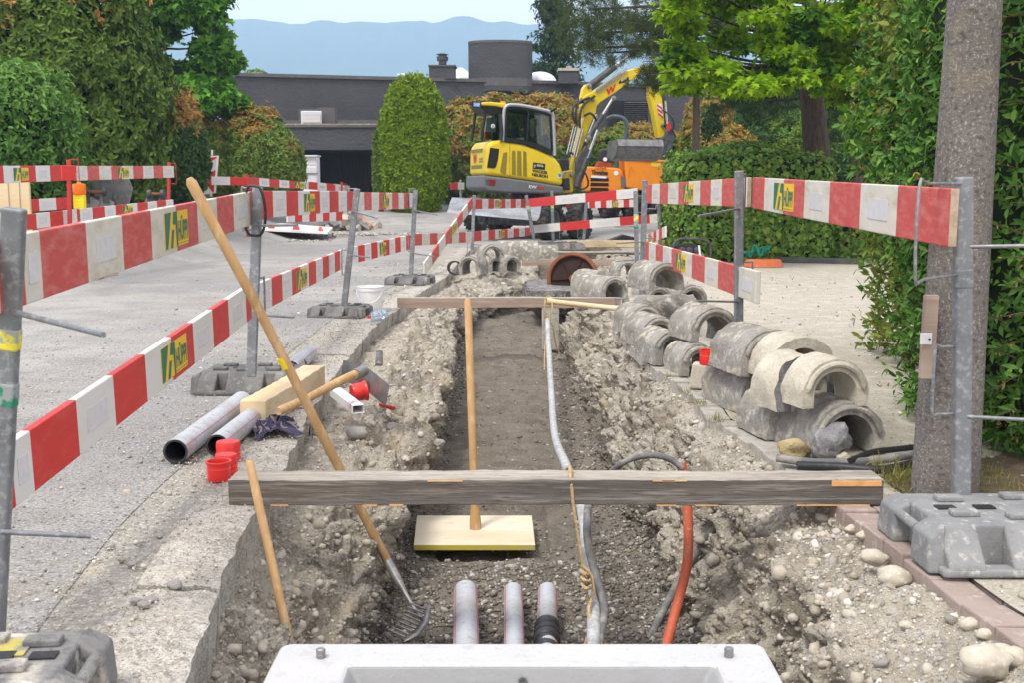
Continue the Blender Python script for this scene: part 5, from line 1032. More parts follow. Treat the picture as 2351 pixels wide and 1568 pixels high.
# stacked pine boards
for k, (u0, u1) in enumerate(((-14, 17), (18, 41), (42, 63))):
    Yb = YS(165); p, q = A(u0+.6, 500, Yb), A(u1-.6, 404, Yb); b = MB(); b.box((p.x, Yb+.02*k, p.z-.3), (q.x, Yb+.05+.02*k, q.z)); tag(recenter(b.build('wooden_board', 'pale_wood', bevel=.004)), ['leftmost upright pine board at the left picture edge', 'middle upright pine board of the three at the left edge', 'right upright pine board of the three, beside the laurel hedge'][k], 'board', 'upright pine boards')
# buckets behind the left barrier
def digger_bucket(pts, Y, wd, label, pin):
    e = empty('excavator_bucket', A(pts[0][0], 500, Y), label, 'excavator bucket', 'excavator attachments on the verge')
    quadpx(pts, Y, .03).build('side_plate', 'worn_steel', e); 
    b = quadpx([(u+wd*.96, v+2) for u, v in pts], Y+.02, .03); b.build('side_plate', 'worn_steel', e)
    P = [A(u, v, Y+.03) for u, v in pts[:len(pts)//2+1]]; Q = [A(u+wd, v+2, Y+.04) for u, v in pts[:len(pts)//2+1]]; b = MB(); n = len(P)
    off = Vector((0, .35, 0)); b.add(P+Q, [(i, i+1, n+i+1, n+i) for i in range(n-1)]); o = b.build('shell', 'dark_steel', e, smooth=True); s_ = o.modifiers.new("t", 'SOLIDIFY'); s_.thickness = .03
    for u, v, w_ in pin:
        b = MB(); b.tube([A(u, v, Y-.02), A(u+w_, v+1, Y-.02)], .028, 12); b.build('pin', 'rust', e, smooth=True)
        for uu in (u, u+w_):
            b = MB(); b.T = Matrix.Translation(A(uu, v, Y-.02)) @ basis((1, .05, 0)).to_4x4(); b.lathe([(0, -.03), (.075, -.03), (.075, .03), (0, .03)], 16); bb = b; b.T = Matrix.Identity(4); b.beam(A(uu, v, Y), A(uu+3, v+26, Y), .06, .09); b.build('lug', 'dark_steel', e, smooth=True)
digger_bucket([(214, 384), (205, 400), (210, 430), (226, 470), (250, 480), (262, 430), (240, 378)], YS(126), 44, 'big dark excavator bucket behind the left barrier boards', [])
digger_bucket([(196, 448), (192, 460), (196, 482), (220, 486), (230, 462), (212, 452)], YS(134), 34, 'low black bucket coupler with a rusty pin, beside the warning lamp', [(198, 439, 43)])
digger_bucket([(338, 452), (332, 462), (340, 480), (352, 480), (356, 460)], YS(130), 28, 'small bucket coupler near the right red post', [(343, 444, 30)])
# rubble
def rubble(n, box, s, label, grp, mats_):
    for k in range(n):
        u = random.triangular(box[0], box[2], (box[0]+box[2])/2); t = random.random(); v = box[1]+(box[3]-box[1])*(1-t*t*.9); hmax = 1-abs(u-(box[0]+box[2])/2)/((box[2]-box[0])/2)
        p = GT(u, box[3]-random.random()*6); z = max(0, (box[3]-v)/s*hmax); b = MB(); sz = random.uniform(.10, .20)
        b.T = Matrix.Translation(p+Vector((0, random.uniform(0, .5), z+.04))) @ Euler([random.uniform(-.7, .7) for _ in range(3)]).to_matrix().to_4x4()
        x, y, q = sz*random.uniform(.6, 1.1), sz*.7, sz*random.uniform(.3, .6); j = lambda: random.uniform(-.25, .25)*sz
        b.add([(-x+j(), -y+j(), -q), (x+j(), -y+j(), -q), (x+j(), y+j(), -q), (-x+j(), y+j(), -q), (-x+j(), -y+j(), q+j()*.3), (x+j(), -y+j(), q+j()*.3), (x+j(), y+j(), q+j()*.3), (-x+j(), y+j(), q+j()*.3)], [(0, 3, 2, 1), (4, 5, 6, 7), (0, 1, 5, 4), (1, 2, 6, 5), (2, 3, 7, 6), (3, 0, 4, 7)])
        tag(b.build('rubble_chunk', mats_[k % len(mats_)], bevel=.012), label, 'rubble', grp)
mat('terracotta', (.42, .20, .13), [(8, (.5, .4, .32), .5, .65, .7)], rough=.95)
rubble(62, (705, 500, 880, 530), 92, 'broken paving chunk in the heap behind the leaning barrier post', 'rubble heap by the leaning post', ['stone_dark_grey', 'concrete', 'break_dark', 'concrete', 'stone_dark_grey', 'cobble', 'terracotta'])
rubble(26, (455, 525, 600, 550), 110, 'broken concrete lump in the heap left of the cable loop post', 'rubble heap left of the cable loop', ['concrete', 'cobble', 'gravel_bank', 'concrete'])
pr = np.stack([rng.normal(0, .9, 1500), rng.normal(0, .5, 1500), np.full(1500, .01)], 1); c_ = np.array(GT(560, 552)); c2_ = np.array(GT(800, 536)); pr[:750] += c_; pr[750:] += c2_
tag(rocks_mesh('rubble_grit', pr, sizes(1500, .015, .08), 'pebbles', lump=.2, smooth=False), None, kind='stuff')
# generator, sling, reel, mat
e = empty('generator', G(1585, 604, 0), 'portable generator with a black tubular frame in front of the ivy hedge', 'generator'); Yg = G(1585, 606, 0).y
def P(u, v, dy=0): return A(u, v, Yg+dy)
b = MB(); b.prism([(P(1553, 0).x, P(0, 592).z), (P(1624, 0).x, P(0, 592).z), (P(1622, 0).x, P(0, 566).z), (P(1610, 0).x, P(0, 560).z), (P(1563, 0).x, P(0, 560).z), (P(1554, 0).x, P(0, 568).z)], Yg, Yg+.42); b.build('body', 'black_plastic', e, bevel=.03)
for dy in (-.04, .46):
    b = MB(); b.tube([P(1546, 593, dy), P(1545, 565, dy), P(1556, 550, dy), P(1575, 547, dy), P(1615, 549, dy), P(1630, 560, dy), P(1631, 593, dy)], .022, 10, smooth_pts=4); b.build('tube_frame', 'dark_steel', e, smooth=True)
b = MB(); b.obox(P(1602, 590, -.02), (.2, .02, .13)); b.build('control_panel', 'worn_steel', e); b = MB(); b.obox(P(1606, 574, -.03), (.03, .008, .17), Euler((0, R(-8), 0)).to_matrix()); b.build('tag', 'white_plastic', e)
for k in range(3):
    b = MB(); p = P(1566+k*17, 573, -.0); b.T = Matrix.Translation(p) @ basis((0, -1, 0)).to_4x4(); b.lathe([(.05, 0), (.05, .02), (.035, .03), (0, .03)], 20); b.build('socket', 'dark_steel', e, smooth=True)
mat('green_web', (.02, .22, .12), rough=.8); mat('orange_web', (.62, .17, .06), [(30, (.45, .12, .05), .4, .6, .6)], rough=.6)
b = MB(); Ys_ = G(1740, 606, 0).y
for r_ in range(4):
    pts = [A(1712+i*7+random.uniform(-3, 3), 590-14*abs(math.sin(i*1.1+r_))-random.uniform(0, 14)*(i > 2), Ys_+random.uniform(-.1, .1)) for i in range(9)]
    b.tube(pts, [.022]*9, 6, smooth_pts=4)
tag(recenter(b.build('lifting_sling', 'green_web', smooth=True)), 'tangled green lifting sling on the edging in front of the ivy', 'sling')
b = MB()
for k in range(6): r_ = .27-.008*k; b.T = Matrix.Translation(G(1752, 612, 0)+Vector((0, 0, .018+.018*k))); b.tube([(r_*1.15*math.cos(t), r_*.7*math.sin(t), 0) for t in np.linspace(0, 2*math.pi, 40)], .012, 6)
tag(recenter(b.build('cable_coil', 'orange_web', smooth=True)), 'flat coil of orange cable on the forecourt', 'cable coil')
b = MB(); p = G(1425, 553, 0); b.T = Matrix.Translation(p); b.prism([(-.35, 0), (.32, 0), (.30, .1), (.05, .16), (-.2, .06)], -.2, .25); tag(recenter(b.build('rubber_wedge', 'black_plastic', bevel=.01)), 'black rubber wedge on the road behind the far planks', 'wedge')
b = MB(); b.beam(G(1636, 596, 0)+Vector((0, .05, .04)), G(1985, 606, 0)+Vector((0, .05, .04)), .08, .09); o = b.build('edging', 'coping', bevel=.008); o["kind"] = "structure"
# ================================================================== EXCAVATOR
mat('machine_yellow', (.72, .53, .010), [(2, (.62, .44, .015), .45, .65, .6), (25, (.50, .40, .13), .6, .7, .6), (6, (.40, .32, .12), .62, .72, .5)], rough=.32, spec=.5)
mat('vent_mesh', (.30, .23, .012), [(120, (.12, .1, .02), .45, .55, .8)], rough=.7)
mat('machine_grey', (.13, .135, .14), [(6, (.2, .2, .2), .52, .68, .5)], rough=.5); mat('silver', (.42, .43, .44), rough=.35, metal=.4)
mat('tyre', (.028, .027, .026), [(6, (.11, .10, .085), .48, .66, .75)], rough=.9); mat('text_black', (.02, .02, .02), rough=.5); mat('text_red', (.55, .03, .02), rough=.5)
mat('pl_blue', (.05, .2, .55), rough=.4); mat('decal_white', (.75, .76, .78), rough=.4); mat('red_lamp', (.28, .01, .01), rough=.2); mat('chrome', (.62, .63, .64), rough=.2, metal=.9)
mat('beacon', (.9, .22, .01), rough=.25); mat('seat_red', (.30, .05, .02), rough=.7); glass('cab_glass', (.50, .60, .53), .02, .045)
mat('dark_frame', (.012, .014, .013), rough=.4)
SX, V0 = 94.0, 548.0; YAW = R(17); EXO = A(1190, V0, YS(SX)); e = empty('wheeled_excavator', EXO, 'yellow wheeled excavator with a grey counterweight parked behind the trench', 'excavator')
TX = Matrix.Translation(EXO) @ Matrix.Rotation(YAW, 4, 'Z')
def L(u, v, y=0): x = (u-1190)/(SX*math.cos(YAW)); return ((u-1190-y*math.sin(YAW)*-SX*0)/(SX*math.cos(YAW)), y, (V0-v)/SX)
def lp(pts): return [((u-1190)/(SX*math.cos(YAW)), (V0-v)/SX) for u, v in pts]
def EB(): b = MB(); b.T = TX; return b
def ep(name, pts, y0, y1, m, bevel=0, seg=3, parent=None, smooth=False):
    b = EB(); b.prism(lp(pts), y0, y1); return b.build(name, m, parent or e, bevel=bevel, seg=seg, smooth=smooth)
def et(name, pts, r, m, n=10, sp=0, y=None, parent=None):
    b = EB(); b.tube([L(*p) if len(p) == 3 else L(p[0], p[1], y or 0) for p in pts], r, n, smooth_pts=sp); return b.build(name, m, parent or e, smooth=True)
body = ep('engine_hood', [(1118, 405), (1119, 350), (1122, 336), (1132, 329), (1150, 327), (1170, 328.5), (1190, 331.5), (1211, 337), (1232, 344), (1251, 352), (1266, 359.5), (1277, 368), (1286, 379), (1291, 392), (1293, 406), (1292.5, 429), (1230, 419), (1166, 410)], 0, 1.55, 'machine_yellow', bevel=.10, seg=5)
ep('counterweight', [(1112, 404), (1118, 406), (1166, 411), (1230, 420), (1292.5, 430), (1293, 447), (1230, 446), (1166, 444), (1122, 440), (1110, 433)], -.03, 1.62, 'machine_grey', bevel=.06, seg=4)
ep('corner_panel', [(1120, 388), (1127, 344), (1147, 346.5), (1144, 372), (1139, 388), (1134, 390)], -.008, .02, 'dark_frame', bevel=.003)
ep('air_vent', [(1149, 396), (1156, 356), (1163, 353), (1165, 356), (1162, 403), (1155, 402)], -.006, .02, 'vent_mesh')
for u0, u1 in ((1175, 1184), (1187, 1197), (1200.5, 1209)): ep('air_vent', [(u0, 403+(u0-1175)*.12), (u0+.5, 350), (u1-1, 350.5+(u0-1175)*.1), (u1+.6, 405+(u0-1175)*.12)], -.006, .02, 'vent_mesh')
b = EB(); b.box(L(1170.4, 409, -.004), L(1171, 331, .0)); b.build('panel_joint', 'text_black', body)
ep('rental_sticker', [(1222, 390), (1223, 375.5), (1251, 379), (1250, 392.5)], -.007, .0, 'text_black')
b = EB(); add_text(b, "RENTAL", L(1232, 384.5, -.009), (1, 0, -.10), (0, 0, 1), .165, .05); add_text(b, "O–", L(1224.5, 388, -.009), (1, 0, .5), (0, 0, 1), .07, .07); b.build('lettering', 'decal_white', e)
b = EB(); add_text(b, "WACKER", L(1221, 397.5, -.006), (1, 0, -.14), (0, 0, 1), .40, .075, bold=.05); add_text(b, "NEUSON", L(1220.5, 406, -.006), (1, 0, -.14), (0, 0, 1), .41, .075, bold=.05); b.build('lettering', 'text_black', e)
b = EB(); add_text(b, "EW", L(1213, 433, -.036), (1, 0, -.08), (0, 0, 1), .20, .07); b.build('lettering', 'decal_white', e); b = EB(); add_text(b, "65", L(1232, 435, -.036), (1, 0, -.08), (0, 0, 1), .19, .07, bold=.05); b.build('lettering', 'text_red', e)
for (u, v, r_, m_) in ((1284, 406, .052, 'decal_white'), (1284, 404.5, .042, 'pl_blue')):
    b = EB(); b.T = TX @ Matrix.Translation(L(u, v, -.006 if m_ == 'decal_white' else -.009)) @ basis((0, -1, 0)).to_4x4(); b.lathe([(0, .004), (r_, .004), (r_, 0)], 24); b.build('round_sticker', m_, e)
ep('tail_lamp', [(1124, 427), (1124, 416), (1126, 414), (1134, 414.5), (1136, 417), (1135, 427)], -.045, .0, 'red_lamp', bevel=.01); ep('lamp_recess', [(1120, 426), (1115, 416), (1124, 413), (1138, 415), (1137, 428.5)], -.038, .0, 'dark_steel', bevel=.004)
# rear face details
xr = (1118-1190)/(SX*math.cos(YAW))
b = EB()
for v0_, v1_ in ((352, 345), (389, 381)): b.box((xr-.006, .35, (V0-v0_)/SX), (xr+.02, 1.35, (V0-v1_)/SX))
b.build('rear_vent', 'vent_mesh', e)
b = EB(); add_text(b, "W", (xr-.008, 1.15, (V0-376)/SX), (0, -1, 0), (0, 0, 1), .30, .21, bold=.06); b.build('lettering', 'text_red', e); b = EB(); add_text(b, "WACKER", (xr-.008, .62, (V0-370)/SX), (0, -1, 0), (0, 0, 1), .34, .05); add_text(b, "NEUSON", (xr-.008, .62, (V0-376)/SX), (0, -1, 0), (0, 0, 1), .34, .05); b.build('lettering', 'text_black', e)
# cab
out_ = [(1154.5, 329), (1156, 300), (1158, 262), (1163, 253), (1171, 249.5), (1190, 250), (1211, 252.5), (1240, 258), (1266, 265.5), (1269, 285), (1271, 320), (1272.5, 360)]
for yy in (.0, .98): et('cab_frame', out_, .042, 'silver', sp=2, y=yy)
for k, (u, v) in enumerate(((1171, 250), (1266, 266))): et('cross_bar', [(u, v, 0), (u, v, .98)], .042, 'silver')
ep('cab_roof', [(1165, 252), (1190, 251.5), (1240, 259.5), (1262, 266), (1240, 263), (1190, 256), (1167, 256)], .03, .95, 'dark_frame')
inn = [(1160, 329), (1163, 275), (1167, 258), (1190, 256), (1240, 264), (1261, 271), (1264, 300), (1266, 345), (1266, 358), (1236, 345), (1200, 333)]
def frame2(name, pts, y, r, m): et(name, pts+[pts[0]], r, m, n=6, y=y)
frame2('door_frame', inn, .01, .035, 'dark_frame'); frame2('door_frame', inn, .96, .03, 'dark_frame')
ep('side_window', inn, .0, .008, 'cab_glass'); ep('side_window', inn, .965, .972, 'cab_glass')
et('door_bar', [(1213, 262, .0), (1211, 300, .0), (1209, 328, .0)], .022, 'dark_frame'); ep('door_sill', [(1158, 326), (1160, 321), (1200, 326), (1240, 336), (1266, 348), (1266, 358), (1240, 347), (1200, 335)], -.01, .03, 'dark_frame')
et('pillar', [(1228, 262, .9), (1233, 300, .9), (1237, 330, .9)], .04, 'machine_grey'); et('pillar', [(1166, 258, .95), (1163, 328, .95)], .05, 'dark_frame')
ep('seat', [(1196, 334), (1194, 295), (1199, 293), (1204, 318), (1220, 321), (1220, 334)], .35, .75, 'dark_frame', bevel=.04); ep('console', [(1250, 350), (1254, 318), (1262, 312), (1266, 320), (1267, 352)], .2, .8, 'dark_frame', bevel=.02)
# rear cab part: window, roof overhang, plate, exhaust
xb = [(1112, 326), (1122, 272), (1156, 266), (1155, 329)]
ep('rear_window', [(1118, 326), (1123, 278), (1152, 275), (1150, 327)], .14, .148, 'cab_glass'); ep('rear_blind', [(1121, 308), (1124, 276), (1150, 275), (1148, 308)], .30, .31, 'reflector'); ep('seat_back', [(1126, 323), (1126, 308), (1140, 308), (1141, 323)], .4, .5, 'seat_red', bevel=.02)
et('rear_pillar', [(1110, 327, .1), (1118, 275, .1), (1119, 262, .1)], .035, 'dark_frame'); et('rear_pillar', [(1110, 327, 1.0), (1118, 275, 1.0), (1119, 262, 1.0)], .035, 'dark_frame')
ep('roof_canopy', [(1108, 252), (1109, 245), (1130, 243.5), (1160, 246), (1170, 250), (1156, 256), (1140, 253)], .02, .96, 'machine_yellow', bevel=.03); ep('canopy_underside', [(1106, 253), (1140, 254), (1157, 258), (1156, 268), (1135, 272), (1120, 268)], .06, .92, 'dark_frame', bevel=.02)
ep('plate_holder', [(1087, 256.5), (1088, 243), (1108, 244.5), (1107, 258)], .0, .06, 'dark_frame', bevel=.01); ep('number_plate', [(1090, 255), (1091, 245.5), (1105.5, 246), (1104.5, 256)], -.012, .0, 'pl_blue')
b = EB(); add_text(b, "ZH·64209", L(1091.5, 253.5, -.014), (1, 0, -.04), (0, 0, 1), .14, .07); b.build('lettering', 'decal_white', e)
et('exhaust', [(1150, 328, -.02), (1152, 310, -.02), (1150, 290, -.02), (1148, 277, -.02)], .045, 'black_plastic', sp=3)
b = EB(); b.T = TX @ Matrix.Translation(L(1161, 247, .2)); b.lathe([(.07, 0), (.07, .04), (.05, .065), (0, .07)], 20); b.build('beacon', 'beacon', e, smooth=True)
b = EB(); b.T = TX @ Matrix.Translation(L(1136, 296, -.0+.1)) @ basis((0, -1, 0)).to_4x4(); b.lathe([(0, .004), (.05, .004), (.05, 0)], 24); b.build('speed_sticker', 'decal_white', e)
b = EB(); add_text(b, "30", L(1134, 299.5, .092), (1, 0, 0), (0, 0, 1), .045, .06); b.build('lettering', 'text_black', e)
et('mirror', [(1262, 262, -.05), (1270, 256, -.2)], .03, 'dark_frame')
# boom, stick, cylinders
boom = ep('boom', [(1317, 440), (1327, 392), (1340, 332), (1355, 272), (1351, 244), (1352, 226), (1362, 219), (1378, 211), (1440, 168), (1480, 154), (1512, 146), (1514, 158), (1480, 175), (1427, 214), (1405, 228), (1393, 236), (1385, 245), (1383, 259), (1360, 312), (1340, 372), (1338, 400), (1342, 436)], .45, .72, 'machine_yellow', bevel=.02)
ep('boom_bracket', [(1349, 228), (1354, 205), (1360, 196), (1368, 194), (1374, 198), (1374, 208), (1380, 212), (1362, 222)], .50, .67, 'machine_yellow', bevel=.015)
ep('boom_foot', [(1293, 440), (1296, 410), (1312, 396), (1326, 392), (1328, 441), (1310, 445)], .35, .85, 'machine_yellow', bevel=.02)
ep('stick', [(1513, 221), (1511, 160), (1524, 150), (1540, 165), (1541, 209), (1547, 250), (1553, 312), (1536, 316), (1524, 262)], .47, .70, 'machine_yellow', bevel=.02)
ep('red_white_panel', [(1529, 239), (1528, 236), (1541, 236), (1546, 266), (1537, 268)], .46, .48, 'decal_white')
for k in range(3): ep('red_bar', [(1530+k*1.6, 241+k*10), (1530+k*1.6, 236+k*10), (1542.5+k*1.2, 244+k*10), (1543+k*1.2, 249+k*10)], .452, .46, 'rail_red')
def cyl(name, p, q, r, rod, split=.55, y=.58):
    P0, Q0 = Vector(L(p[0], p[1], y)), Vector(L(q[0], q[1], y)); b = EB(); b.tube([P0, P0.lerp(Q0, split)], r, 14); o = b.build(name, 'dark_steel', e, smooth=True); b = EB(); b.tube([P0.lerp(Q0, split), Q0], rod, 12); k = b.build('piston_rod', 'chrome', o, smooth=True); ORG[k.name] = ORG[e.name]
cyl('boom_cylinder', (1368, 201), (1470, 122), .085, .05, .62, .56); cyl('stick_cylinder', (1363, 318), (1420, 226), .065, .04, .58, .36); cyl('swing_cylinder', (1332, 430), (1382, 300), .075, .045, .5, .30); cyl('lift_cylinder', (1340, 405), (1398, 262), .065, .04, .55, .80); cyl('bucket_cylinder', (1544, 150), (1561, 306), .05, .03, .5, .52)
for k in range(5): et('hydraulic_line', [(1312+k*5.5, 356+k*1.5, .38), (1328+k*5.5, 292+k*1.5, .38)], .017, 'chrome', 8)
for k in range(4): et('hydraulic_line', [(1380+k*1, 208+k*2.5, .42), (1455, 152+k*4, .42)], .012, 'chrome', 6)
for (a, b_, c_, d_) in (((1330, 282), (1324, 262), (1330, 244), (1352, 236)), ((1336, 290), (1332, 262), (1340, 238), (1366, 226)), ((1342, 296), (1342, 268), (1350, 244), (1378, 222)), ((1352, 268), (1366, 262), (1378, 272), (1384, 284)), ((1300, 386), (1306, 366), (1320, 352), (1330, 358))): et('hose', [(*a, .36), (*b_, .34), (*c_, .36), (*d_, .40)], .030, 'black_plastic', 8, sp=4)
et('hose', [(1350, 396, .25), (1357, 412, .22), (1357, 428, .22), (1345, 436, .25), (1333, 432, .28)], .026, 'black_plastic', 8, sp=4)
ep('valve_block', [(1292, 395), (1293, 368), (1312, 366), (1314, 392)], .2, .6, 'black_plastic', bevel=.03); ep('valve_block', [(1296, 436), (1297, 412), (1312, 410), (1314, 438)], .15, .5, 'black_plastic', bevel=.02); ep('cylinder_foot', [(1330, 372), (1352, 336), (1370, 350), (1362, 374), (1340, 434), (1328, 436)], .26, .34, 'dark_steel', bevel=.02)
for u, v, y_, r_ in ((1368, 200, .48, .06), (1375, 231, .44, .045), (1421, 227, .34, .06), (1323, 403, .33, .05), (1361, 318, .28, .06), (1546, 286, .45, .06)):
    b = EB(); b.T = TX @ Matrix.Translation(L(u, v, y_)) @ basis((0, -1, 0)).to_4x4(); b.lathe([(0, .03), (r_*.7, .03), (r_, .02), (r_, -.05)], 18); b.build('pin', 'worn_steel', e, smooth=True)
b = EB(); V_, W_ = [(1406, 219), (1410, 200), (1413, 200), (1413, 212), (1420, 196), (1424, 196), (1421, 214), (1414, 221)], 0
b = EB(); add_text(b, "W", L(1406, 222, .44), (1, 0, .55), (0, 0, 1), .30, .17, bold=.06); b.build('lettering', 'text_red', e); ep('rental_sticker', [(1436, 193), (1438, 186), (1459, 176), (1461, 184)], .44, .45, 'text_black')
b = EB(); add_text(b, "RENTAL", L(1442, 188, .436), (1, 0, .5), (0, 0, 1), .16, .04); b.build('lettering', 'decal_white', e)
# quick hitch and ditching bucket
ep('quick_hitch', [(1536, 318), (1548, 310), (1553, 300), (1560, 296), (1570, 306), (1572, 318), (1566, 338), (1556, 348), (1553, 362), (1536, 366), (1531, 345)], .35, .8, 'dark_steel', bevel=.02)
et('link', [(1546, 284, .4), (1566, 296, .4), (1574, 312, .4), (1560, 334, .4)], .035, 'black_plastic'); et('hose', [(1540, 250, .4), (1560, 266, .3), (1566, 290, .3), (1556, 304, .35)], .022, 'black_plastic', 8, sp=4); ep('warning_tag', [(1556, 300), (1548, 292), (1556, 276), (1562, 292)], .33, .35, 'rail_red')
bk = [(-.35, 0), (-.42, -.16), (-.36, -.34), (-.20, -.47), (.05, -.52), (.30, -.42), (.33, -.39), (.04, -.48), (-.18, -.43), (-.32, -.31), (-.375, -.16), (-.31, 0)]
b = EB(); o_ = L(0, 321, .55); x0, x1 = L(1424, 0)[0], L(1536, 0)[0]; T0 = b.T; b.T = TX @ Matrix.Translation((0, .55, o_[2])); b.prism(bk, x0, x1, axis='x'); b.build('bucket_shell', 'worn_steel', e, bevel=.004)
for xa_, xb_ in ((x1-.16, x1-.12), (x0, x0+.03)): b = EB(); b.T = TX @ Matrix.Translation((0, .55, o_[2])); b.prism(bk[:6]+[(.2, -.05)], xa_, xb_, axis='x'); b.build('bucket_side', 'worn_steel', e)
b = EB(); b.T = TX @ Matrix.Translation((0, .55, o_[2])); b.box((x0+.02, -.425, -.19), (x1-.14, -.405, -.17)); b.build('bucket_rib', 'dark_steel', e)
# undercarriage
TC = Matrix.Translation(EXO+Vector((0, 0, 0)))
def wheel(c, r, w_, yaw, label=None, parent=e, rimc='silver'):
    b = MB(); b.T = Matrix.Translation(c) @ Matrix.Rotation(yaw, 4, 'Z') @ basis((1, 0, 0)).to_4x4(); h = w_/2
    b.lathe([(r*.55, -h*.8), (r*.62, -h), (r*.88, -h), (r*.97, -h*.8), (r*.985, 0), (r*.97, h*.8), (r*.88, h), (r*.62, h), (r*.55, h*.8)], 36)
    nl = 22
    for k in range(nl):
        a = 2*math.pi*k/nl
        for sg in (-1, 1):
            aa = a+(math.pi/nl if sg > 0 else 0); T0 = b.T; b.T = T0 @ Matrix.Rotation(aa, 4, 'Z'); b.add([(r*.95, -.045, sg*h*.05), (r*.95, .045, sg*h*.05), (r*.92, .085, sg*h*.98), (r*.92, .02, sg*h*.98), (r*1.03, -.035, sg*h*.05), (r*1.03, .03, sg*h*.05), (r*.99, .07, sg*h*.98), (r*.99, .03, sg*h*.98)], [(0, 3, 2, 1), (4, 5, 6, 7), (0, 1, 5, 4), (1, 2, 6, 5), (2, 3, 7, 6), (3, 0, 4, 7)]); b.T = T0
    t = b.build('wheel', 'tyre', parent, smooth=True, angle=30); b = MB(); b.T = Matrix.Translation(c) @ Matrix.Rotation(yaw, 4, 'Z') @ basis((1, 0, 0)).to_4x4()
    b.lathe([(r*.58, -h*.8), (r*.5, -h*.72), (r*.45, -h*.3), (r*.2, -h*.35), (0, -h*.35)], 28); b.lathe([(r*.58, h*.8), (r*.5, h*.72), (r*.45, h*.3), (r*.2, h*.35), (0, h*.35)], 28)
    k = b.build('rim', rimc, t, smooth=True); ORG[k.name] = ORG[parent.name]; return t
for u, v, s_, r_ in ((1094, 531, 86, .46), (1148, 536, 88, .44), (1262, 551, 94, .47), (1330, 549, 92, .46)):
    p = A(u, v, YS(s_)); wheel(p+Vector((0, 0, r_)), r_, .36, R(-28), rimc='machine_grey')
b = MB(); p, q = A(1130, 500, YS(90)), A(1335, 505, YS(91)); b.beam(p, q, 1.2, .30); b.build('chassis', 'dark_steel', e, bevel=.03)
b = MB(); b.T = Matrix.Translation(A(1215, 470, YS(88))); b.lathe([(.55, 0), (.55, .28), (.5, .3), (0, .3)], 32); b.build('turntable', 'dark_steel', e, smooth=True)
b = MB(); pts = [(1037, 452), (1033, 470), (1026, 487)]; P0 = [A(u, v, YS(91)-.1*k) for k, (u, v) in enumerate([(1038, 452), (1031, 468), (1029, 480), (1025, 487)])]; Q0 = [A(u, v, YS(100)-.1*k) for k, (u, v) in enumerate([(1245, 461), (1241, 484), (1238, 498), (1232, 506)])]
b.add(P0+Q0+[p+Vector((0, .06, 0)) for p in P0+Q0], [(0, 1, 5, 4), (1, 2, 6, 5), (2, 3, 7, 6), (8, 12, 13, 9), (9, 13, 14, 10), (10, 14, 15, 11), (0, 4, 12, 8), (3, 11, 15, 7), (0, 8, 9, 1), (1, 9, 10, 2), (2, 10, 11, 3), (4, 5, 13, 12), (5, 6, 14, 13), (6, 7, 15, 14)]); mat('blade_steel', (.40, .41, .42), [(3, (.25, .25, .26), .45, .65, .7), (14, (.6, .6, .6), .55, .66, .7)], rough=.32, metal=.6, stretch=(.4, 1, 3)); b.build('dozer_blade', 'blade_steel', e)
# ================================================================== DUMPER
mat('dumper_orange', (.78, .25, .012), [(3, (.66, .22, .03), .48, .66, .7), (20, (.4, .2, .08), .6, .7, .5)], rough=.45)
SD, VD = 78.0, 500.0; DO = A(1390, VD, YS(SD)); e = empty('site_dumper', DO, 'orange site dumper with its skip behind the excavator boom', 'dumper')
def dl(pts): return [((u-1390)/SD, (VD-v)/SD) for u, v in pts]
def dp(name, pts, y0, y1, m, bevel=0, parent=None): b = MB(); b.T = Matrix.Translation(DO); b.prism(dl(pts), y0, y1); return b.build(name, m, parent or e, bevel=bevel, seg=3)
def D3(u, v, y=0): return ((u-1390)/SD, y, (VD-v)/SD)
eng = dp('engine_cover', [(1340, 440), (1340, 392), (1346, 384), (1420, 388), (1428, 395), (1434, 420), (1434, 440)], 0, 1.1, 'dumper_orange', bevel=.05)
for k in range(3):
    dp('vent_slot', [(1355, 417+k*11), (1356, 409+k*11), (1396, 410+k*11), (1397, 417.5+k*11)], -.008, .01, 'dark_hole')
b = MB(); b.T = Matrix.Translation(DO); add_text(b, "1297049", D3(1365, 390.5, -.03), (1, 0, -.04), (0, 0, 1), .33, .07); add_text(b, "Thwaites", D3(1357, 402, -.03), (1, 0, -.04), (0, 0, 1), .48, .13, bold=.05); b.build('lettering', 'text_black', e)
dp('green_white_sticker', [(1357, 409), (1358, 404), (1392, 406), (1391, 411)], -.012, .0, 'decal_white'); b = MB(); b.T = Matrix.Translation(DO) @ Matrix.Translation(D3(1413, 399, -.012)) @ basis((0, -1, 0)).to_4x4(); b.lathe([(0, .003), (.07, .003), (.07, 0)], 24); b.build('round_sticker', 'decal_white', e)
dp('console', [(1424, 430), (1423, 402), (1436, 412), (1440, 432)], -.02, .2, 'machine_grey', bevel=.01)
dp('skip', [(1436, 432), (1430, 368), (1455, 364), (1530, 372), (1560, 378), (1550, 436), (1500, 444)], -.1, 1.7, 'dumper_orange', bevel=.05); dp('skip_rim', [(1430, 369), (1429, 365), (1560, 373), (1560, 379)], -.14, 1.74, 'dumper_orange', bevel=.02)
dp('sticker', [(1491, 384), (1491, 374), (1512, 376), (1511, 386)], -.112, -.1, 'sticker_yellow')
st = dp('seat', [(1378, 386), (1375, 362), (1378, 346), (1390, 343), (1400, 347), (1402, 372), (1402, 388)], .25, .75, 'black_plastic', bevel=.06); dp('seat_base', [(1366, 390), (1374, 372), (1402, 376), (1408, 390)], .2, .8, 'seat_red', bevel=.03)
b = MB(); b.T = Matrix.Translation(DO) @ Matrix.Translation(D3(1389, 368, .2)) @ basis((0, -1, 0)).to_4x4(); b.lathe([(0, .05), (.06, .05), (.06, 0)], 24); b.build('speed_sticker', 'decal_white', e)
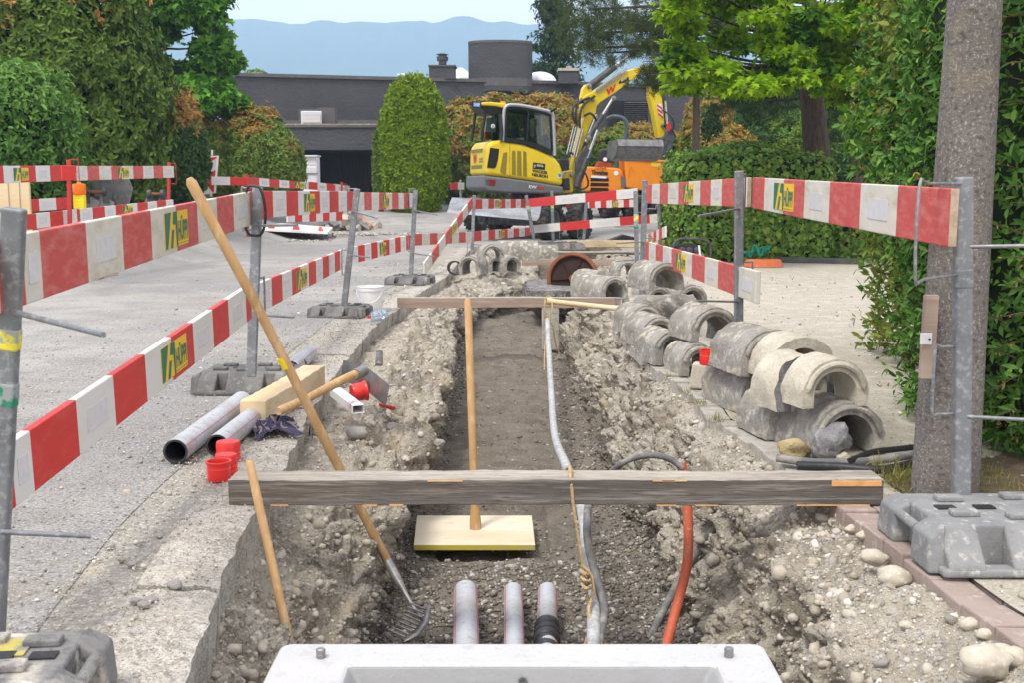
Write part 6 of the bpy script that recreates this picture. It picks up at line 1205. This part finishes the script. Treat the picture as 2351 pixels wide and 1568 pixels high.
b = MB(); b.T = Matrix.Translation(DO); b.tube([D3(1414, 388, .1), D3(1418, 350, .1), D3(1434, 318, .1), D3(1436, 292, .1), D3(1428, 278, .1), D3(1408, 273, .1), D3(1396, 276, .5)], .06, 12, smooth_pts=5); mat('blue_steel', (.06, .08, .10), rough=.45); b.build('roll_bar', 'blue_steel', e, smooth=True)
b = MB(); b.T = Matrix.Translation(DO); b.tube([D3(1440, 405, -.1), D3(1442, 390, -.1), D3(1447, 385, -.1), D3(1452, 395, -.1)], .02, 8); b.build('grab_rail', 'dumper_orange', e)
for u in (1400, 1452, 1500): wheel(DO+Vector(((u-1390)/SD, .25, .42)), .42, .4, R(20), rimc='machine_grey')
dp('chassis', [(1350, 470), (1350, 440), (1540, 440), (1540, 468)], .2, 1.2, 'dark_steel')
b = MB(); p = A(1345, 448, YS(80)); b.obox(p, (.7, .03, .1)); b.build('rear_plate', 'decal_white', e)

# ================================================================== FOLIAGE
LB = {'leaf_laurel': (1.8, 1.5, 1.1), 'leaf_laurel_light': (1.3, 1.2, 1.2), 'leaf_rhodo': (1.8, 1.75, 1.1), 'leaf_dark': (1.5, 1.5, 1.4), 'leaf_pieris': (1.3, 1.5, 1.1), 'leaf_maple': (1.35, 1.2, 1.0), 'leaf_sweetgum': (1.9, 1.6, 1.3), 'leaf_thuja': (1.5, 1.3, 1.2), 'leaf_ivy': (2.0, 1.75, 1.2), 'needles_dark': (1.3, 1.3, 1.2), 'needles_pine': (1.4, 1.3, 1.3), 'leaf_mid': (1.9, 1.55, 1.2)}
def B(r, n): k = LB.get(n, (1, 1, 1)); return [tuple(c*f for c, f in zip(q, k)) for q in r]
def leafm(name, ramp, tr=.25, rough=.45, big=None):
    return mat(name, ramp[0], ([(.9, big, .45, .62, .55)] if big else []), rough=rough+.05, rcol=ramp, trans=tr, spec=.14)
leafm('leaf_laurel', B([(.035, .10, .022), (.05, .15, .03), (.025, .075, .02), (.085, .21, .05), (.04, .11, .03)], 'leaf_laurel'))
leafm('leaf_laurel_light', B([(.10, .22, .04), (.14, .28, .05), (.08, .18, .04)], 'leaf_laurel_light'))
leafm('leaf_rhodo', B([(.045, .085, .018), (.065, .115, .025), (.03, .06, .015), (.09, .14, .035), (.05, .09, .02)], 'leaf_rhodo'))
leafm('leaf_orange', B([(.46, .20, .06), (.55, .26, .09), (.34, .24, .06), (.25, .24, .06)], 'leaf_orange'), tr=.3)
leafm('leaf_orange_soft', B([(.50, .22, .07), (.20, .24, .05), (.34, .26, .05), (.54, .27, .08), (.14, .20, .04), (.40, .30, .08), (.46, .17, .06)], 'leaf_orange_soft'), tr=.3)
leafm('leaf_dark', B([(.03, .065, .018), (.045, .09, .022), (.022, .05, .014), (.06, .12, .03)], 'leaf_dark'))
leafm('leaf_pieris', B([(.08, .13, .025), (.11, .17, .03), (.06, .10, .02), (.16, .19, .05), (.20, .16, .06)], 'leaf_pieris'))
leafm('leaf_maple', B([(.16, .33, .012), (.22, .42, .015), (.12, .26, .012), (.28, .46, .03)], 'leaf_maple'), tr=.45)
leafm('leaf_sweetgum', B([(.05, .16, .02), (.07, .21, .025), (.035, .11, .016), (.10, .27, .04)], 'leaf_sweetgum'), tr=.3)
leafm('leaf_thuja', B([(.10, .19, .010), (.14, .25, .012), (.07, .14, .010), (.19, .30, .02)], 'leaf_thuja'), tr=.2, rough=.7)
leafm('leaf_thuja_light', [(.26, .38, .03), (.34, .46, .05), (.22, .30, .02)], tr=.25, rough=.7)
leafm('leaf_ivy', B([(.045, .11, .022), (.07, .16, .03), (.035, .085, .02), (.11, .21, .05), (.14, .17, .06)], 'leaf_ivy'))
leafm('needles_dark', B([(.022, .045, .018), (.035, .065, .025), (.016, .035, .014)], 'needles_dark'), tr=.1, rough=.7)
leafm('needles_pine', B([(.035, .06, .022), (.055, .085, .03), (.05, .06, .02)], 'needles_pine'), tr=.12, rough=.7)
leafm('flower_yellow', B([(.38, .27, .05), (.30, .22, .05), (.42, .32, .10)], 'flower_yellow'), tr=.2)
leafm('leaf_mid', B([(.06, .13, .02), (.09, .18, .03), (.045, .10, .018), (.13, .22, .04)], 'leaf_mid'), tr=.3)
leafm('leaf_yellowish', [(.17, .25, .04), (.23, .30, .05), (.12, .20, .035), (.30, .30, .08)], tr=.35)
leafm('leaf_grass', B([(.16, .20, .04), (.35, .28, .10), (.10, .16, .03), (.42, .33, .13)], 'leaf_grass'), tr=.3)
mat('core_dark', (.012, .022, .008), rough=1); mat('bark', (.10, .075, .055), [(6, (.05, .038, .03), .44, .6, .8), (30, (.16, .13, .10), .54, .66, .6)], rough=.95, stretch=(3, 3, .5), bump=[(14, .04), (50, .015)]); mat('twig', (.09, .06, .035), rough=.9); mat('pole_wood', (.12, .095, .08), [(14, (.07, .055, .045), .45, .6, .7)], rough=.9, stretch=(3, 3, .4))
SH = {'rhomb': ([(0, 0, 0), (.45, .19, .05), (1, 0, -.06), (.45, -.19, .05)], [(0, 2, 1), (0, 3, 2)]),
 'oval': ([(0, 0, 0), (.25, .16, .05), (.62, .18, .04), (1, 0, -.08), (.62, -.18, .04), (.25, -.16, .05)], [(0, 3, 2), (0, 2, 1), (0, 5, 4), (0, 4, 3)]),
 'needle': ([(0, 0, 0), (.4, .035, 0), (1, 0, 0), (.4, -.035, 0)], [(0, 2, 1), (0, 3, 2)]),
 'spray': ([(0, 0, 0), (.35, .22, .04), (.7, .12, 0), (1, 0, -.04), (.7, -.14, .03), (.35, -.2, -.03)], [(0, 3, 2), (0, 2, 1), (0, 5, 4), (0, 4, 3)]),
 'maple': ([(0, 0, 0), (.05, .48, -.08), (.30, .24, .02), (.55, .58, -.08), (.62, .22, .02), (1.05, 0, -.10), (.62, -.22, .02), (.55, -.58, -.08), (.30, -.24, .02), (.05, -.48, -.08)], [(0, 2, 1), (0, 4, 3), (0, 3, 2), (0, 5, 4), (0, 6, 5), (0, 7, 6), (0, 8, 7), (0, 9, 8)]),
 'ivy': ([(0, 0, 0), (-.1, .35, .02), (.3, .45, .0), (.5, .2, .03), (1, 0, -.05), (.5, -.2, .03), (.3, -.45, 0), (-.1, -.35, .02)], [(0, 2, 1), (0, 3, 2), (0, 4, 3), (0, 5, 4), (0, 6, 5), (0, 7, 6)])}
def nrmz(a): return a/(np.linalg.norm(a, axis=1)[:, None]+1e-9)
def leafgeo(P, D, N, S, shape):
    V0, F0 = np.array(SH[shape][0]), np.array(SH[shape][1]); D = nrmz(D); Y = nrmz(np.cross(N, D)); Z = np.cross(D, Y)
    V = P[:, None]+S[:, None, None]*(V0[None, :, 0:1]*D[:, None]+V0[None, :, 1:2]*Y[:, None]+V0[None, :, 2:3]*Z[:, None])
    Fc = F0[None]+(np.arange(len(P))*len(V0))[:, None, None]
    return V.reshape(-1, 3), Fc.reshape(-1, 3), len(F0)
class LF:
    def __init__(s): s.V = []; s.F = []; s.M = []; s.n = 0
    def add(s, P, D, N, S, shape, mi):
        V, Fc, k = leafgeo(P, D, N, S, shape); s.V.append(V); s.F.append(Fc+s.n); s.n += len(V); s.M.append(np.repeat(np.broadcast_to(mi, (len(P),)), k))
    def build(s, name, mats, parent=None): return npmesh(name, np.concatenate(s.V), np.concatenate(s.F), mats, np.concatenate(s.M), smooth=False, parent=parent)
def surf(n, c, rad, p=2, lump=.12, ls=1.6, seed=0, depth=.1, cull=-.3, zmin=None, cone=0):
    c = np.array(c); rad = np.array(rad); out_p, out_n = [], []; got = 0
    while got < n:
        u = nrmz(rng.standard_normal((n*2, 3))); q = (np.abs(u)**p).sum(1)**(-1/p); s = u*q[:, None]
        o = nrmz(np.sign(u)*np.abs(s)**(p-1)/rad); f = 1+lump*fbm(s*rad*ls, 1, 3, seed)+.45*lump*fbm(s*rad*ls*3.1, 1, 2, seed+7); t = 1-np.abs(rng.normal(0, depth, len(u))); sh = rng.random(len(u)) < .05; t = np.where(sh, 1+rng.random(len(u))*.09/np.mean(rad), t)
        P = s*rad*(f*t)[:, None]
        if cone: P[:, :2] *= np.clip(1-cone*(P[:, 2:3]/rad[2]+1)/2, .03, 1)
        P = P+c; view = nrmz(np.array([0, 0, CAMH])-P); k = (o*view).sum(1) > cull
        if zmin is not None: k &= P[:, 2] > zmin
        a = np.abs(s*rad); w_ = np.ones(len(u)); out_p.append(P[k]); out_n.append(o[k]); got += k.sum()
    return np.concatenate(out_p)[:n], np.concatenate(out_n)[:n]
def core(c, rad, p, lump, ls, seed, k, parent, zmin=None, cone=0, m='core_dark'):  # solid near-black blob, coloured to stand for the shade deep inside the leaves
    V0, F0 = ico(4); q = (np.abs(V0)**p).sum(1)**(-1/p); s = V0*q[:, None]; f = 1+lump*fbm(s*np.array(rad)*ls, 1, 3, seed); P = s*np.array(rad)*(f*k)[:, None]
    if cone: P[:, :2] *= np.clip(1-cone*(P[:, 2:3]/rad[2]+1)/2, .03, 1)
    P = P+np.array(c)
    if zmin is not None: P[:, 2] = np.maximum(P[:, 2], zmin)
    return npmesh('shade_core', P, F0, m, smooth=True, parent=parent)
def shrub(name, label, cat, c, rad, n, size, shape, mats, p=2, lump=.12, ls=1.6, depth=.12, k=1, tip=None, droop=.0, seed=0, cone=0, corek=.82, outw=.5, zmin=0, group=None, cull=-.3, stem=True, tipk=1):
    """mats[0] body leaf, mats[1] tip leaf; k leaves per whorl"""
    e = empty(name, (c[0], c[1], max(0, c[2]-rad[2])), label, cat, group); P, O = surf(n, c, rad, p, lump, ls, seed, depth, cull, zmin, cone); lf = LF()
    ax = nrmz(np.cross(O, rng.standard_normal(O.shape))); ay = np.cross(O, ax); off = rng.random(n)*6.28; up = np.array([0, 0, 1.])
    tm = tip(P, O) if tip else np.zeros(n, int)
    for j in range(k):
        a = off+j*2*math.pi/max(1, k); D = ax*np.cos(a)[:, None]+ay*np.sin(a)[:, None]+O*outw+rng.standard_normal(O.shape)*.22; D[:, 2] -= droop
        Nn = O+.45*rng.standard_normal(O.shape)+up*.4; lf.add(P+rng.normal(0, .012, P.shape), D, Nn, size*rng.uniform(.55, 1.35, n)*np.where(tm == 1, tipk, 1), shape, tm)
    lf.build('leaves', mats, e)
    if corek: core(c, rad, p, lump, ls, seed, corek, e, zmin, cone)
    if stem: b = MB(); b.tube([(c[0], c[1], max(0, c[2]-rad[2])-.3), (c[0]+.05, c[1], c[2])], [.09, .04], 8); b.build('stem', 'bark', e, smooth=True)
    return e
def pxc(u, v, s): return A(u, v, YS(s))
def tiph(z0, z1, f, sc=1.5, sd=3): # tips more frequent towards the top and in noisy patches
    return lambda P, O: ((fbm(P, sc, 3, sd)*.9+np.clip((P[:, 2]-z0)/(z1-z0), -1, 1)+rng.normal(0, .25, len(P))) > f).astype(int)
# left side
shrub('cherry_laurel', 'bright green cherry laurel hedge at the left picture edge', 'hedge', pxc(-30, 330, 135), (1.40, 1.2, 1.35), 5200, .115, 'oval', ['leaf_laurel', 'leaf_laurel_light'], p=3.2, lump=.10, k=4, droop=.25, seed=4, tip=tiph(.9, 2.6, .75), outw=.6)
c = pxc(15, 300, 112); shrub('rhododendron', 'huge domed rhododendron with orange seed heads filling the upper left', 'shrub', c, (3.10, 2.2, 4.3), 11000, .135, 'oval', ['leaf_rhodo', 'leaf_orange'], p=2.3, lump=.09, k=6, droop=.05, seed=11, tip=tiph(3.0, 5.5, 1.15, 2.2), outw=.35)
shrub('shrub', 'dark shrub with orange tips between the rhododendron and the green tree', 'shrub', pxc(405, 345, 105), (.66, .8, 1.25), 2800, .11, 'oval', ['leaf_dark', 'leaf_orange'], lump=.12, k=5, seed=21, tip=tiph(2.2, 3.1, .75), outw=.4)
for (u, v, rx, rz, lb, sd) in ((500, 365, .72, 1.05, 'leafy shrub with orange crown behind the chevron board', 31), (590, 358, .95, 1.15, 'broad green shrub with orange shoots left of the carport', 37), (655, 385, .48, .8, 'small green shrub next to the letter box cabinet', 41)):
    shrub('pieris', lb, 'shrub', pxc(u, v, 86), (rx, .9, rz), 3600, .10, 'oval', ['leaf_pieris', 'leaf_orange_soft'], lump=.14, k=5, seed=sd, tip=tiph(2.1, 3.2, .85), outw=.4, group='shrubs left of the carport')
def tree(name, label, base, top, r0, blobs, size, shape, mats, n, seed=0, k=1, droop=.2, limbs=True, cull=-2, depth=.35, lump=.25, group=None, flat=1, nup=.4, tp=None, tmin=.35, lr=.22):
    e = empty(name, base, label, 'tree', group); b = MB(); base, top = Vector(base), Vector(top)
    b.tube([base-Vector((0, 0, .3)), base.lerp(top, .3)+Vector((.03, 0, 0)), base.lerp(top, .7)-Vector((.04, 0, 0)), top], [r0*1.15, r0, r0*.75, r0*.4], 16, smooth_pts=4); b.build('trunk', 'bark', e, smooth=True)
    lf = LF(); bb = MB()
    for i, (c, rad) in enumerate(blobs):
        P, O = surf(n, c, rad, 2, lump, 1.2/max(rad), seed+i, depth, cull); up = np.array([0, 0, 1.])
        D = O*.6+rng.standard_normal(O.shape)*.6; D[:, 2] -= droop; N_ = O*.5+up*nup*2+rng.standard_normal(O.shape)*.4
        lf.add(P, D, N_, size*rng.uniform(.65, 1.25, n), shape, (tp(P, O) if tp else 0))
        if limbs:
            c = Vector(c); t = min(.97, max(tmin, (c.z-.15-base.z)/max(.1, (top.z-base.z)))); q = base.lerp(top, t)
            bb.tube([q, q.lerp(c, .5)+Vector((0, 0, -.12)), c, c+(c-q)*.18], [r0*lr, r0*lr*.6, r0*lr*.3, .006], 7, smooth_pts=3)
    lf.build('crown', mats, e)
    if bb.v: bb.build('limbs', 'bark', e, smooth=True)
    return e
r_ = random.Random(5)
bl = []
for k in range(34):
    u, v = r_.uniform(250, 500), r_.uniform(-40, 255)
    if v < 120 and u > 490: continue
    if u < 250+v*.55: u += 60
    bl.append((tuple(A(u, v, 30+r_.uniform(-1, 1.5))), (.55, .55, .42)))
for u, v in ((500, 90), (495, 160), (510, 210), (440, 230), (400, 240), (470, 245), (515, 140), (520, 240), (535, 250), (480, 60), (470, 20), (500, 200), (530, 140), (545, 245)): bl.append((tuple(A(u, v, 30)), (.28, .3, .2)))
tree('sweetgum_tree', 'fresh green maple leaved tree beside the rhododendron', (A(360, 430, 30.5).x, 30.5, 0), A(370, -60, 30.5), .16, bl, .20, 'maple', ['leaf_sweetgum'], 620, seed=50, droop=.3)
for u, r2 in ((575, .22), (597, .3)): pass
shrub('tree_top', 'small tree top peeping over the left end of the roof', 'tree', A(588, 176, 58), (.62, .5, .35), 500, .16, 'oval', ['leaf_mid'], k=1, seed=3, stem=False, zmin=None, corek=0)
# conifers near the house
cz = pxc(950, 340, 72); shrub('clipped_conifer', 'tall clipped bullet shaped conifer, bright green, in front of the carport', 'conifer', (cz.x, cz.y, 2.46), (1.12, 1.1, 2.15), 34000, .105, 'spray', ['leaf_thuja', 'leaf_thuja_light'], p=2.35, cone=.16, lump=.06, ls=5.5, depth=.045, k=2, droop=-.5, seed=61, tip=lambda P, O: (fbm(P, 7, 3, 8)+rng.normal(0, .3, len(P))+.2*(P[:, 2]-2.5) > .95).astype(int), outw=.7, corek=.93)
shrub('clipped_conifer', 'slim yellowish conifer leaning against the clipped one', 'conifer', A(873, 385, 35.6), (.20, .2, 1.2), 2600, .10, 'spray', ['leaf_pieris'], p=2.3, lump=.12, depth=.08, k=2, droop=-.5, seed=62, outw=.6)
co = pxc(1135, 352, 67); shrub('pieris', 'large orange tipped shrub behind the excavator cab', 'shrub', co, (2.0, 1.5, 1.78), 12000, .15, 'oval', ['leaf_pieris', 'leaf_orange_soft'], p=2.6, lump=.16, ls=2.6, k=5, seed=71, tip=tiph(1.6, 3.6, .45, 3.2), outw=.35, group='orange tipped shrubs before the house')
co = pxc(1268, 350, 67); shrub('pieris', 'second large orange tipped shrub, between the cab and the boom', 'shrub', co, (1.25, 1.5, 1.80), 8000, .15, 'oval', ['leaf_pieris', 'leaf_orange_soft'], p=2.5, lump=.17, ls=2.6, k=5, seed=72, tip=tiph(1.6, 3.6, .5, 3.2), outw=.35, group='orange tipped shrubs before the house')
co = pxc(1455, 395, 66); shrub('pieris', 'green yellow shrub below the dark louvre behind the bucket', 'shrub', co, (1.9, 1.3, 1.55), 8000, .11, 'oval', ['leaf_mid', 'leaf_orange_soft'], p=2.6, lump=.09, ls=2.2, k=5, seed=73, tip=tiph(1.8, 3.2, .8, 2.2), outw=.35, group='orange tipped shrubs before the house')
# spruce behind the roof
e = empty('spruce_tree', A(1272, 300, 56), 'dark spruce rising behind the roof', 'tree'); b = MB(); b.tube([A(1272, 300, 56), A(1272, -80, 56)], [.2, .06], 10); b.build('trunk', 'bark', e, smooth=True); lf = LF()
for k in range(120):
    t = rng.random(); v = -70+t*260; half = 16+34*t*rng.uniform(.5, 1); u = 1272+rng.uniform(-1, 1)*half; p = np.array(A(u, v, 56+rng.uniform(-.6, .4))); n = 70
    P = p+rng.normal(0, 1, (n, 3))*[.28, .28, .10]; D = rng.standard_normal((n, 3)); D[:, 2] -= 1.2; lf.add(P, D, rng.standard_normal((n, 3)), rng.uniform(.15, .35, n), 'rhomb', 0)
lf.build('crown', ['needles_dark'], e)
# pine: dark boughs over the boom and under the maple
def boughs(name, label, pts, Yr, base, top, r0, n, mats, size, seed):
    e = empty(name, base, label, 'tree'); b = MB(); base, top = Vector(base), Vector(top); b.tube([base-Vector((0, 0, .2)), base.lerp(top, .5), top], [r0*1.2, r0, r0*.7], 18, smooth_pts=5); b.build('trunk', 'bark', e, smooth=True); lf = LF(); bb = MB(); r = random.Random(seed)
    for (u, v, ru, rv, m_) in pts:
        for k in range(m_):
            uu, vv = u+r.uniform(-1, 1)*ru, v+r.uniform(-1, 1)*rv; y = Yr+r.uniform(-1.2, 1.2); p = np.array(A(uu, vv, y)); ng = 9
            G0 = p+rng.normal(0, 1, (ng, 3))*[.22, .25, .07]; Q = np.repeat(G0, n//ng, 0); m = len(Q); D = rng.standard_normal((m, 3)); D[:, 2] += .15
            lf.add(Q+rng.normal(0, .02, (m, 3)), D, rng.standard_normal((m, 3)), rng.uniform(.6, 1.2, m)*size, 'needle', 0)
        c = Vector(A(u, v, Yr)); t = min(.98, max(.3, (c.z-base.z)/(top.z-base.z))); q = base.lerp(top, t); bb.tube([q, q.lerp(c, .5)+Vector((0, 0, .12)), c], [.07, .045, .015], 7, smooth_pts=4)
    lf.build('crown', mats, e); bb.build('limbs', 'bark', e, smooth=True); return e
boughs('pine_tree', 'dark pine whose boughs hang over the excavator boom', [(1350, 20, 60, 40, 16), (1420, 60, 70, 50, 20), (1500, 30, 70, 45, 20), (1500, 95, 50, 35, 12), (1560, 90, 50, 50, 16), (1535, 165, 22, 26, 9), (1505, 185, 28, 18, 5), (1620, 60, 60, 60, 20), (1530, 175, 30, 22, 6), (1365, 75, 40, 30, 8), (1640, 10, 80, 40, 18), (1350, 110, 25, 20, 3), (1395, 120, 30, 20, 4)], 23.5, (A(1985, 470, 24).x, 24, 0), A(1960, -60, 24), .19, 400, ['needles_pine'], .14, 5)
boughs('pine_tree', 'low dark pine boughs in the shade beneath the maple', [(1690, 235, 60, 22, 10), (1760, 250, 70, 24, 12), (1830, 215, 50, 30, 8), (1720, 180, 80, 40, 8), (1930, 260, 50, 60, 14), (1980, 150, 70, 90, 22)], 24.5, (A(2065, 470, 25).x, 25, 0), A(2075, -60, 25), .21, 400, ['needles_dark'], .15, 6)
# maple
bl = []; r_ = random.Random(8)
for k in range(64):
    u, v = r_.uniform(1550, 2060), r_.uniform(-60, 205)
    if 1610 < u < 1730 and 35 < v < 110 and r_.random() < .7: continue
    bl.append((tuple(A(u, v, 18+r_.uniform(-1.3, 1.6))), (.36, .36, .10)))
for k in range(16): bl.append((tuple(A(r_.uniform(1880, 2070), r_.uniform(-40, 190), 17.6+r_.uniform(-.5, .8))), (.34, .34, .10)))
for u, v in ((1545, 140), (1580, 135), (1560, 165), (1600, 170), (1630, 150), (1650, 175), (1690, 195), (1540, 30), (1575, 60), (1560, 5), (1990, 280), (1975, 255), (2000, 315), (2020, 240), (1960, 225), (2010, 200), (2035, 270), (1985, 330), (2050, 220), (1900, 200), (1780, 195), (1840, 175), (1720, 205)): bl.append((tuple(A(u, v, 17.5+r_.uniform(-.4, .6))), (.30, .3, .09)))
tree('maple_tree', 'bright yellow green maple spreading over the upper right', (A(1885, 460, 20.5).x, 20.5, 0), A(1858, -40, 20.5), .25, bl, .125, 'maple', ['leaf_maple', 'leaf_sweetgum'], 175, seed=90, droop=.5, depth=.5, nup=.9, tmin=.72, lr=.13, tp=lambda P, O: (fbm(P, 1.3, 2, 9)+rng.normal(0, .2, len(P)) > .45).astype(int))
e = empty('wooden_pole', A(1597, 430, 24), 'slim straight wooden pole behind the excavator bucket', 'pole'); b = MB(); b.tube([A(1596, 430, 24), A(1600, 140, 24)], [.085, .065], 14); b.build('shaft', 'pole_wood', e, smooth=True); b = MB(); b.tube([A(1600, 142, 24), A(1600, 139, 24)], [.075, .03], 12); b.build('cap', 'dark_steel', e, smooth=True)
# ivy hedge and what stands behind it
cv = A(1712, 478, 20.2); shrub('ivy_hedge', 'block shaped ivy hedge beside the forecourt', 'hedge', (cv.x, 20.4, .87), (1.34, 1.35, .98), 15000, .085, 'ivy', ['leaf_ivy', 'leaf_laurel_light'], p=7, lump=.035, ls=2.5, depth=.04, k=1, droop=.9, seed=81, tip=tiph(1.2, 2.2, 1.0, 3), outw=.25, corek=.95, stem=False)
cv = A(1920, 560, 20.5); shrub('ivy_hedge', 'low overgrown ivy bank right of the block shaped hedge', 'hedge', (cv.x+.15, 20.9, .25), (1.25, 1.1, .75), 6000, .085, 'ivy', ['leaf_ivy', 'leaf_laurel_light'], p=3, lump=.12, ls=2.5, depth=.06, k=1, droop=.7, seed=82, outw=.3, stem=False, tip=tiph(.6, 1.4, 1.2, 3))
for i, (u, v, s, rx, rz, ms, lb, tf) in enumerate([(1640, 340, 84, 1.0, .75, ['leaf_mid', 'leaf_orange_soft'], 'low orange and green shrub above the ivy hedge by the wooden pole', .4), (1760, 320, 78, 1.15, .85, ['leaf_dark', 'leaf_mid'], 'round dark shrub behind the ivy hedge', 1.0), (1700, 365, 100, .9, .35, ['leaf_mid', 'leaf_laurel_light'], 'yellow green shoots just above the ivy hedge', .1),
   (1880, 330, 80, 1.2, 1.1, ['leaf_mid', 'leaf_laurel_light'], 'loose green shrub at the foot of the big trunk', .9), (1980, 380, 84, 1.2, 1.2, ['leaf_dark', 'leaf_mid'], 'dark undergrowth right of the big trunk', 1.1), (2090, 330, 84, 1.1, 1.8, ['leaf_dark', 'leaf_mid'], 'dark tall shrub behind the laurel by the pole', 1.2), (1630, 290, 60, .9, 1.3, ['leaf_pieris', 'leaf_orange_soft'], 'yellowish shrub behind the excavator arm', .7), (1830, 280, 52, 1.6, 1.6, ['leaf_mid', 'leaf_dark'], 'far green shrub seen between the trunks', .6), (1720, 270, 50, 1.4, 1.5, ['leaf_mid', 'leaf_dark'], 'far bush behind the round dark shrub', .5), (1960, 250, 50, 2.2, 2.6, ['leaf_dark', 'leaf_dark'], 'far dark tree mass at right', 2)]):
    shrub('shrub', lb, 'shrub', pxc(u, v, s), (rx, 1.0, rz), int(2600*rx*rz/.9+900), .10+.3/s, 'oval', ms, lump=.16, ls=1.8, k=4, seed=100+i, tip=tiph(1.6, 3, tf, 2), outw=.45, group='shrubs beyond the ivy hedge')
cn = A(1634, 300, 30); shrub('conifer', 'narrow blue green conifer beside the wooden pole', 'conifer', (cn.x, 30, 2.0), (.26, .26, 1.25), 3000, .09, 'spray', ['needles_dark'], p=2.4, lump=.06, k=2, droop=-.4, seed=120)
# shrub behind the concrete pole and hedge at the right edge
e = shrub('laurel_shrub', 'tall glossy laurel shrub with yellow blossom behind the concrete pole', 'shrub', (3.28, 8.0, 2.05), (.80, 1.0, 2.45), 5600, .072, 'oval', ['leaf_laurel', 'flower_yellow', 'leaf_laurel_light', 'leaf_yellowish'], p=2.6, lump=.17, ls=2.2, depth=.14, k=4, droop=.1, seed=131, tip=lambda P, O: np.where((rng.random(len(P)) < .30) & (fbm(P, 2.5, 2, 3) > -.2), 1, np.where(fbm(P, 1.6, 3, 5)+rng.normal(0, .3, len(P)) > -.05, 3, np.where(rng.random(len(P)) < .35, 2, 0))), outw=.8, corek=.74, tipk=.42)
def sprigs(e, starts, m=('leaf_laurel', 'flower_yellow'), size=.06):
    lf = LF(); b = MB()
    for p, d, L_ in starts:
        p, d = Vector(p), Vector(d).normalized(); pts = [p+d*L_*t+Vector((0, 0, -.12*L_*t*t)) for t in (0, .35, .7, 1)]; b.tube(pts, [.004, .003, .002, .0012], 5)
        n = int(L_/.018); t = rng.random(n); P = np.array([list(p+d*L_*q+Vector((0, 0, -.12*L_*q*q))) for q in t]); D = np.array(d)+rng.standard_normal((n, 3))*.8; mi = (rng.random(n) < .45).astype(int)
        lf.add(P, D, rng.standard_normal((n, 3))+[0, 0, 1], np.where(mi, .35, 1)*size*rng.uniform(.6, 1.2, n), 'oval', mi)
    lf.build('leaves', list(m), e); b.build('branches', 'twig', e, smooth=True)
sprigs(e, [((2.75+rng.uniform(0, .3), 7.3+rng.uniform(-.3, .3), z), (-1, -.3, rng.uniform(-.35, .15)), rng.uniform(.3, .62)) for z in list(np.linspace(.25, 1.15, 26))]+[((2.6, 7.3, z), (-1, -.3, rng.uniform(-.2, .5)), rng.uniform(.15, .3)) for z in np.linspace(1.2, 3.2, 14)])
e = shrub('laurel_hedge', 'dense dark laurel hedge at the right picture edge', 'hedge', (2.78, 5.45, 1.55), (.78, 1.0, 1.75), 6000, .055, 'oval', ['leaf_laurel', 'flower_yellow', 'leaf_laurel_light'], p=4, lump=.09, ls=2.8, depth=.09, k=4, droop=.15, seed=141, tip=lambda P, O: np.where(rng.random(len(P)) < .05, 1, np.where(rng.random(len(P)) < .22, 2, 0)), outw=.7, corek=.86, tipk=.5)
sprigs(e, [((2.08, 4.48+rng.uniform(-.1, .3), z), (-1, -.45, rng.uniform(-.3, .5)), rng.uniform(.10, .27)) for z in np.linspace(.3, 2.6, 34)], size=.055)
# dry verge with grass round the pole
n = 30; xs = np.linspace(1.55, 3.6, n); ys_ = np.linspace(4.15, 5.2, 60); X, Y = np.meshgrid(xs, ys_); X = X+np.where(Y > 4.6, np.minimum((Y-4.6)*1.5, .95), 0)*(1-(X-1.55)/2.2); P_ = np.stack([X.ravel(), Y.ravel(), (.012+.012*0*X).ravel()], 1); P_[:, 2] += .015*fbm(P_, 4, 3, 4)
mat('litter', (.10, .075, .045), [(12, (.2, .15, .08), .48, .62, .7), (5, (.07, .09, .03), .5, .64, .6), (50, (.3, .25, .16), .6, .68, .6)], rough=1, bump=[(40, .02)])
o = npmesh('verge', P_, grid_faces(60, n), 'litter', smooth=True); o["kind"] = "structure"
def grass(n, f, h, label_kind='grass', m='leaf_grass'):
    P = np.array([f() for _ in range(n)]); lf = LF(); D = rng.standard_normal((n, 3))*.55+[0, 0, 1]; lf.add(P, D, rng.standard_normal((n, 3)), h*rng.uniform(.4, 1.2, n), 'needle', 0); o = lf.build('grass', [m]); o["kind"] = "stuff"
grass(1500, lambda: (rng.uniform(1.52, 2.1), rng.uniform(4.3, 4.8), .0), .04)
grass(220, lambda: (1.60+rng.normal(0, .05), 4.58+rng.normal(0, .10), .0), .085)
for k, (u, v, z, n_, h_) in enumerate([(1575, 905, .0, 60, .045), (1606, 930, 0, 70, .05), (1642, 968, 0, 80, .05), (1536, 868, 0, 40, .04), (1800, 1040, 0, 30, .03)]):
    g = G(u, v, z); P = np.array([[g.x+rng.normal(0, .025), g.y+rng.normal(0, .05), .0] for _ in range(n_)]); lf = LF(); lf.add(P, rng.standard_normal((n_, 3))*.6+[0, 0, 1], rng.standard_normal((n_, 3)), h_*rng.uniform(.5, 1.2, n_), 'needle', 0); tag(lf.build('grass_tuft', ['leaf_grass']), ['small yellow green weed on the right kerb, farther one', 'tuft of weed on the right kerb below the red cap', 'largest tuft of weed on the right kerb', 'tiny weed by the kerb under the half pipes', 'tiny weed beside the nearest half pipe'][k], 'weed')
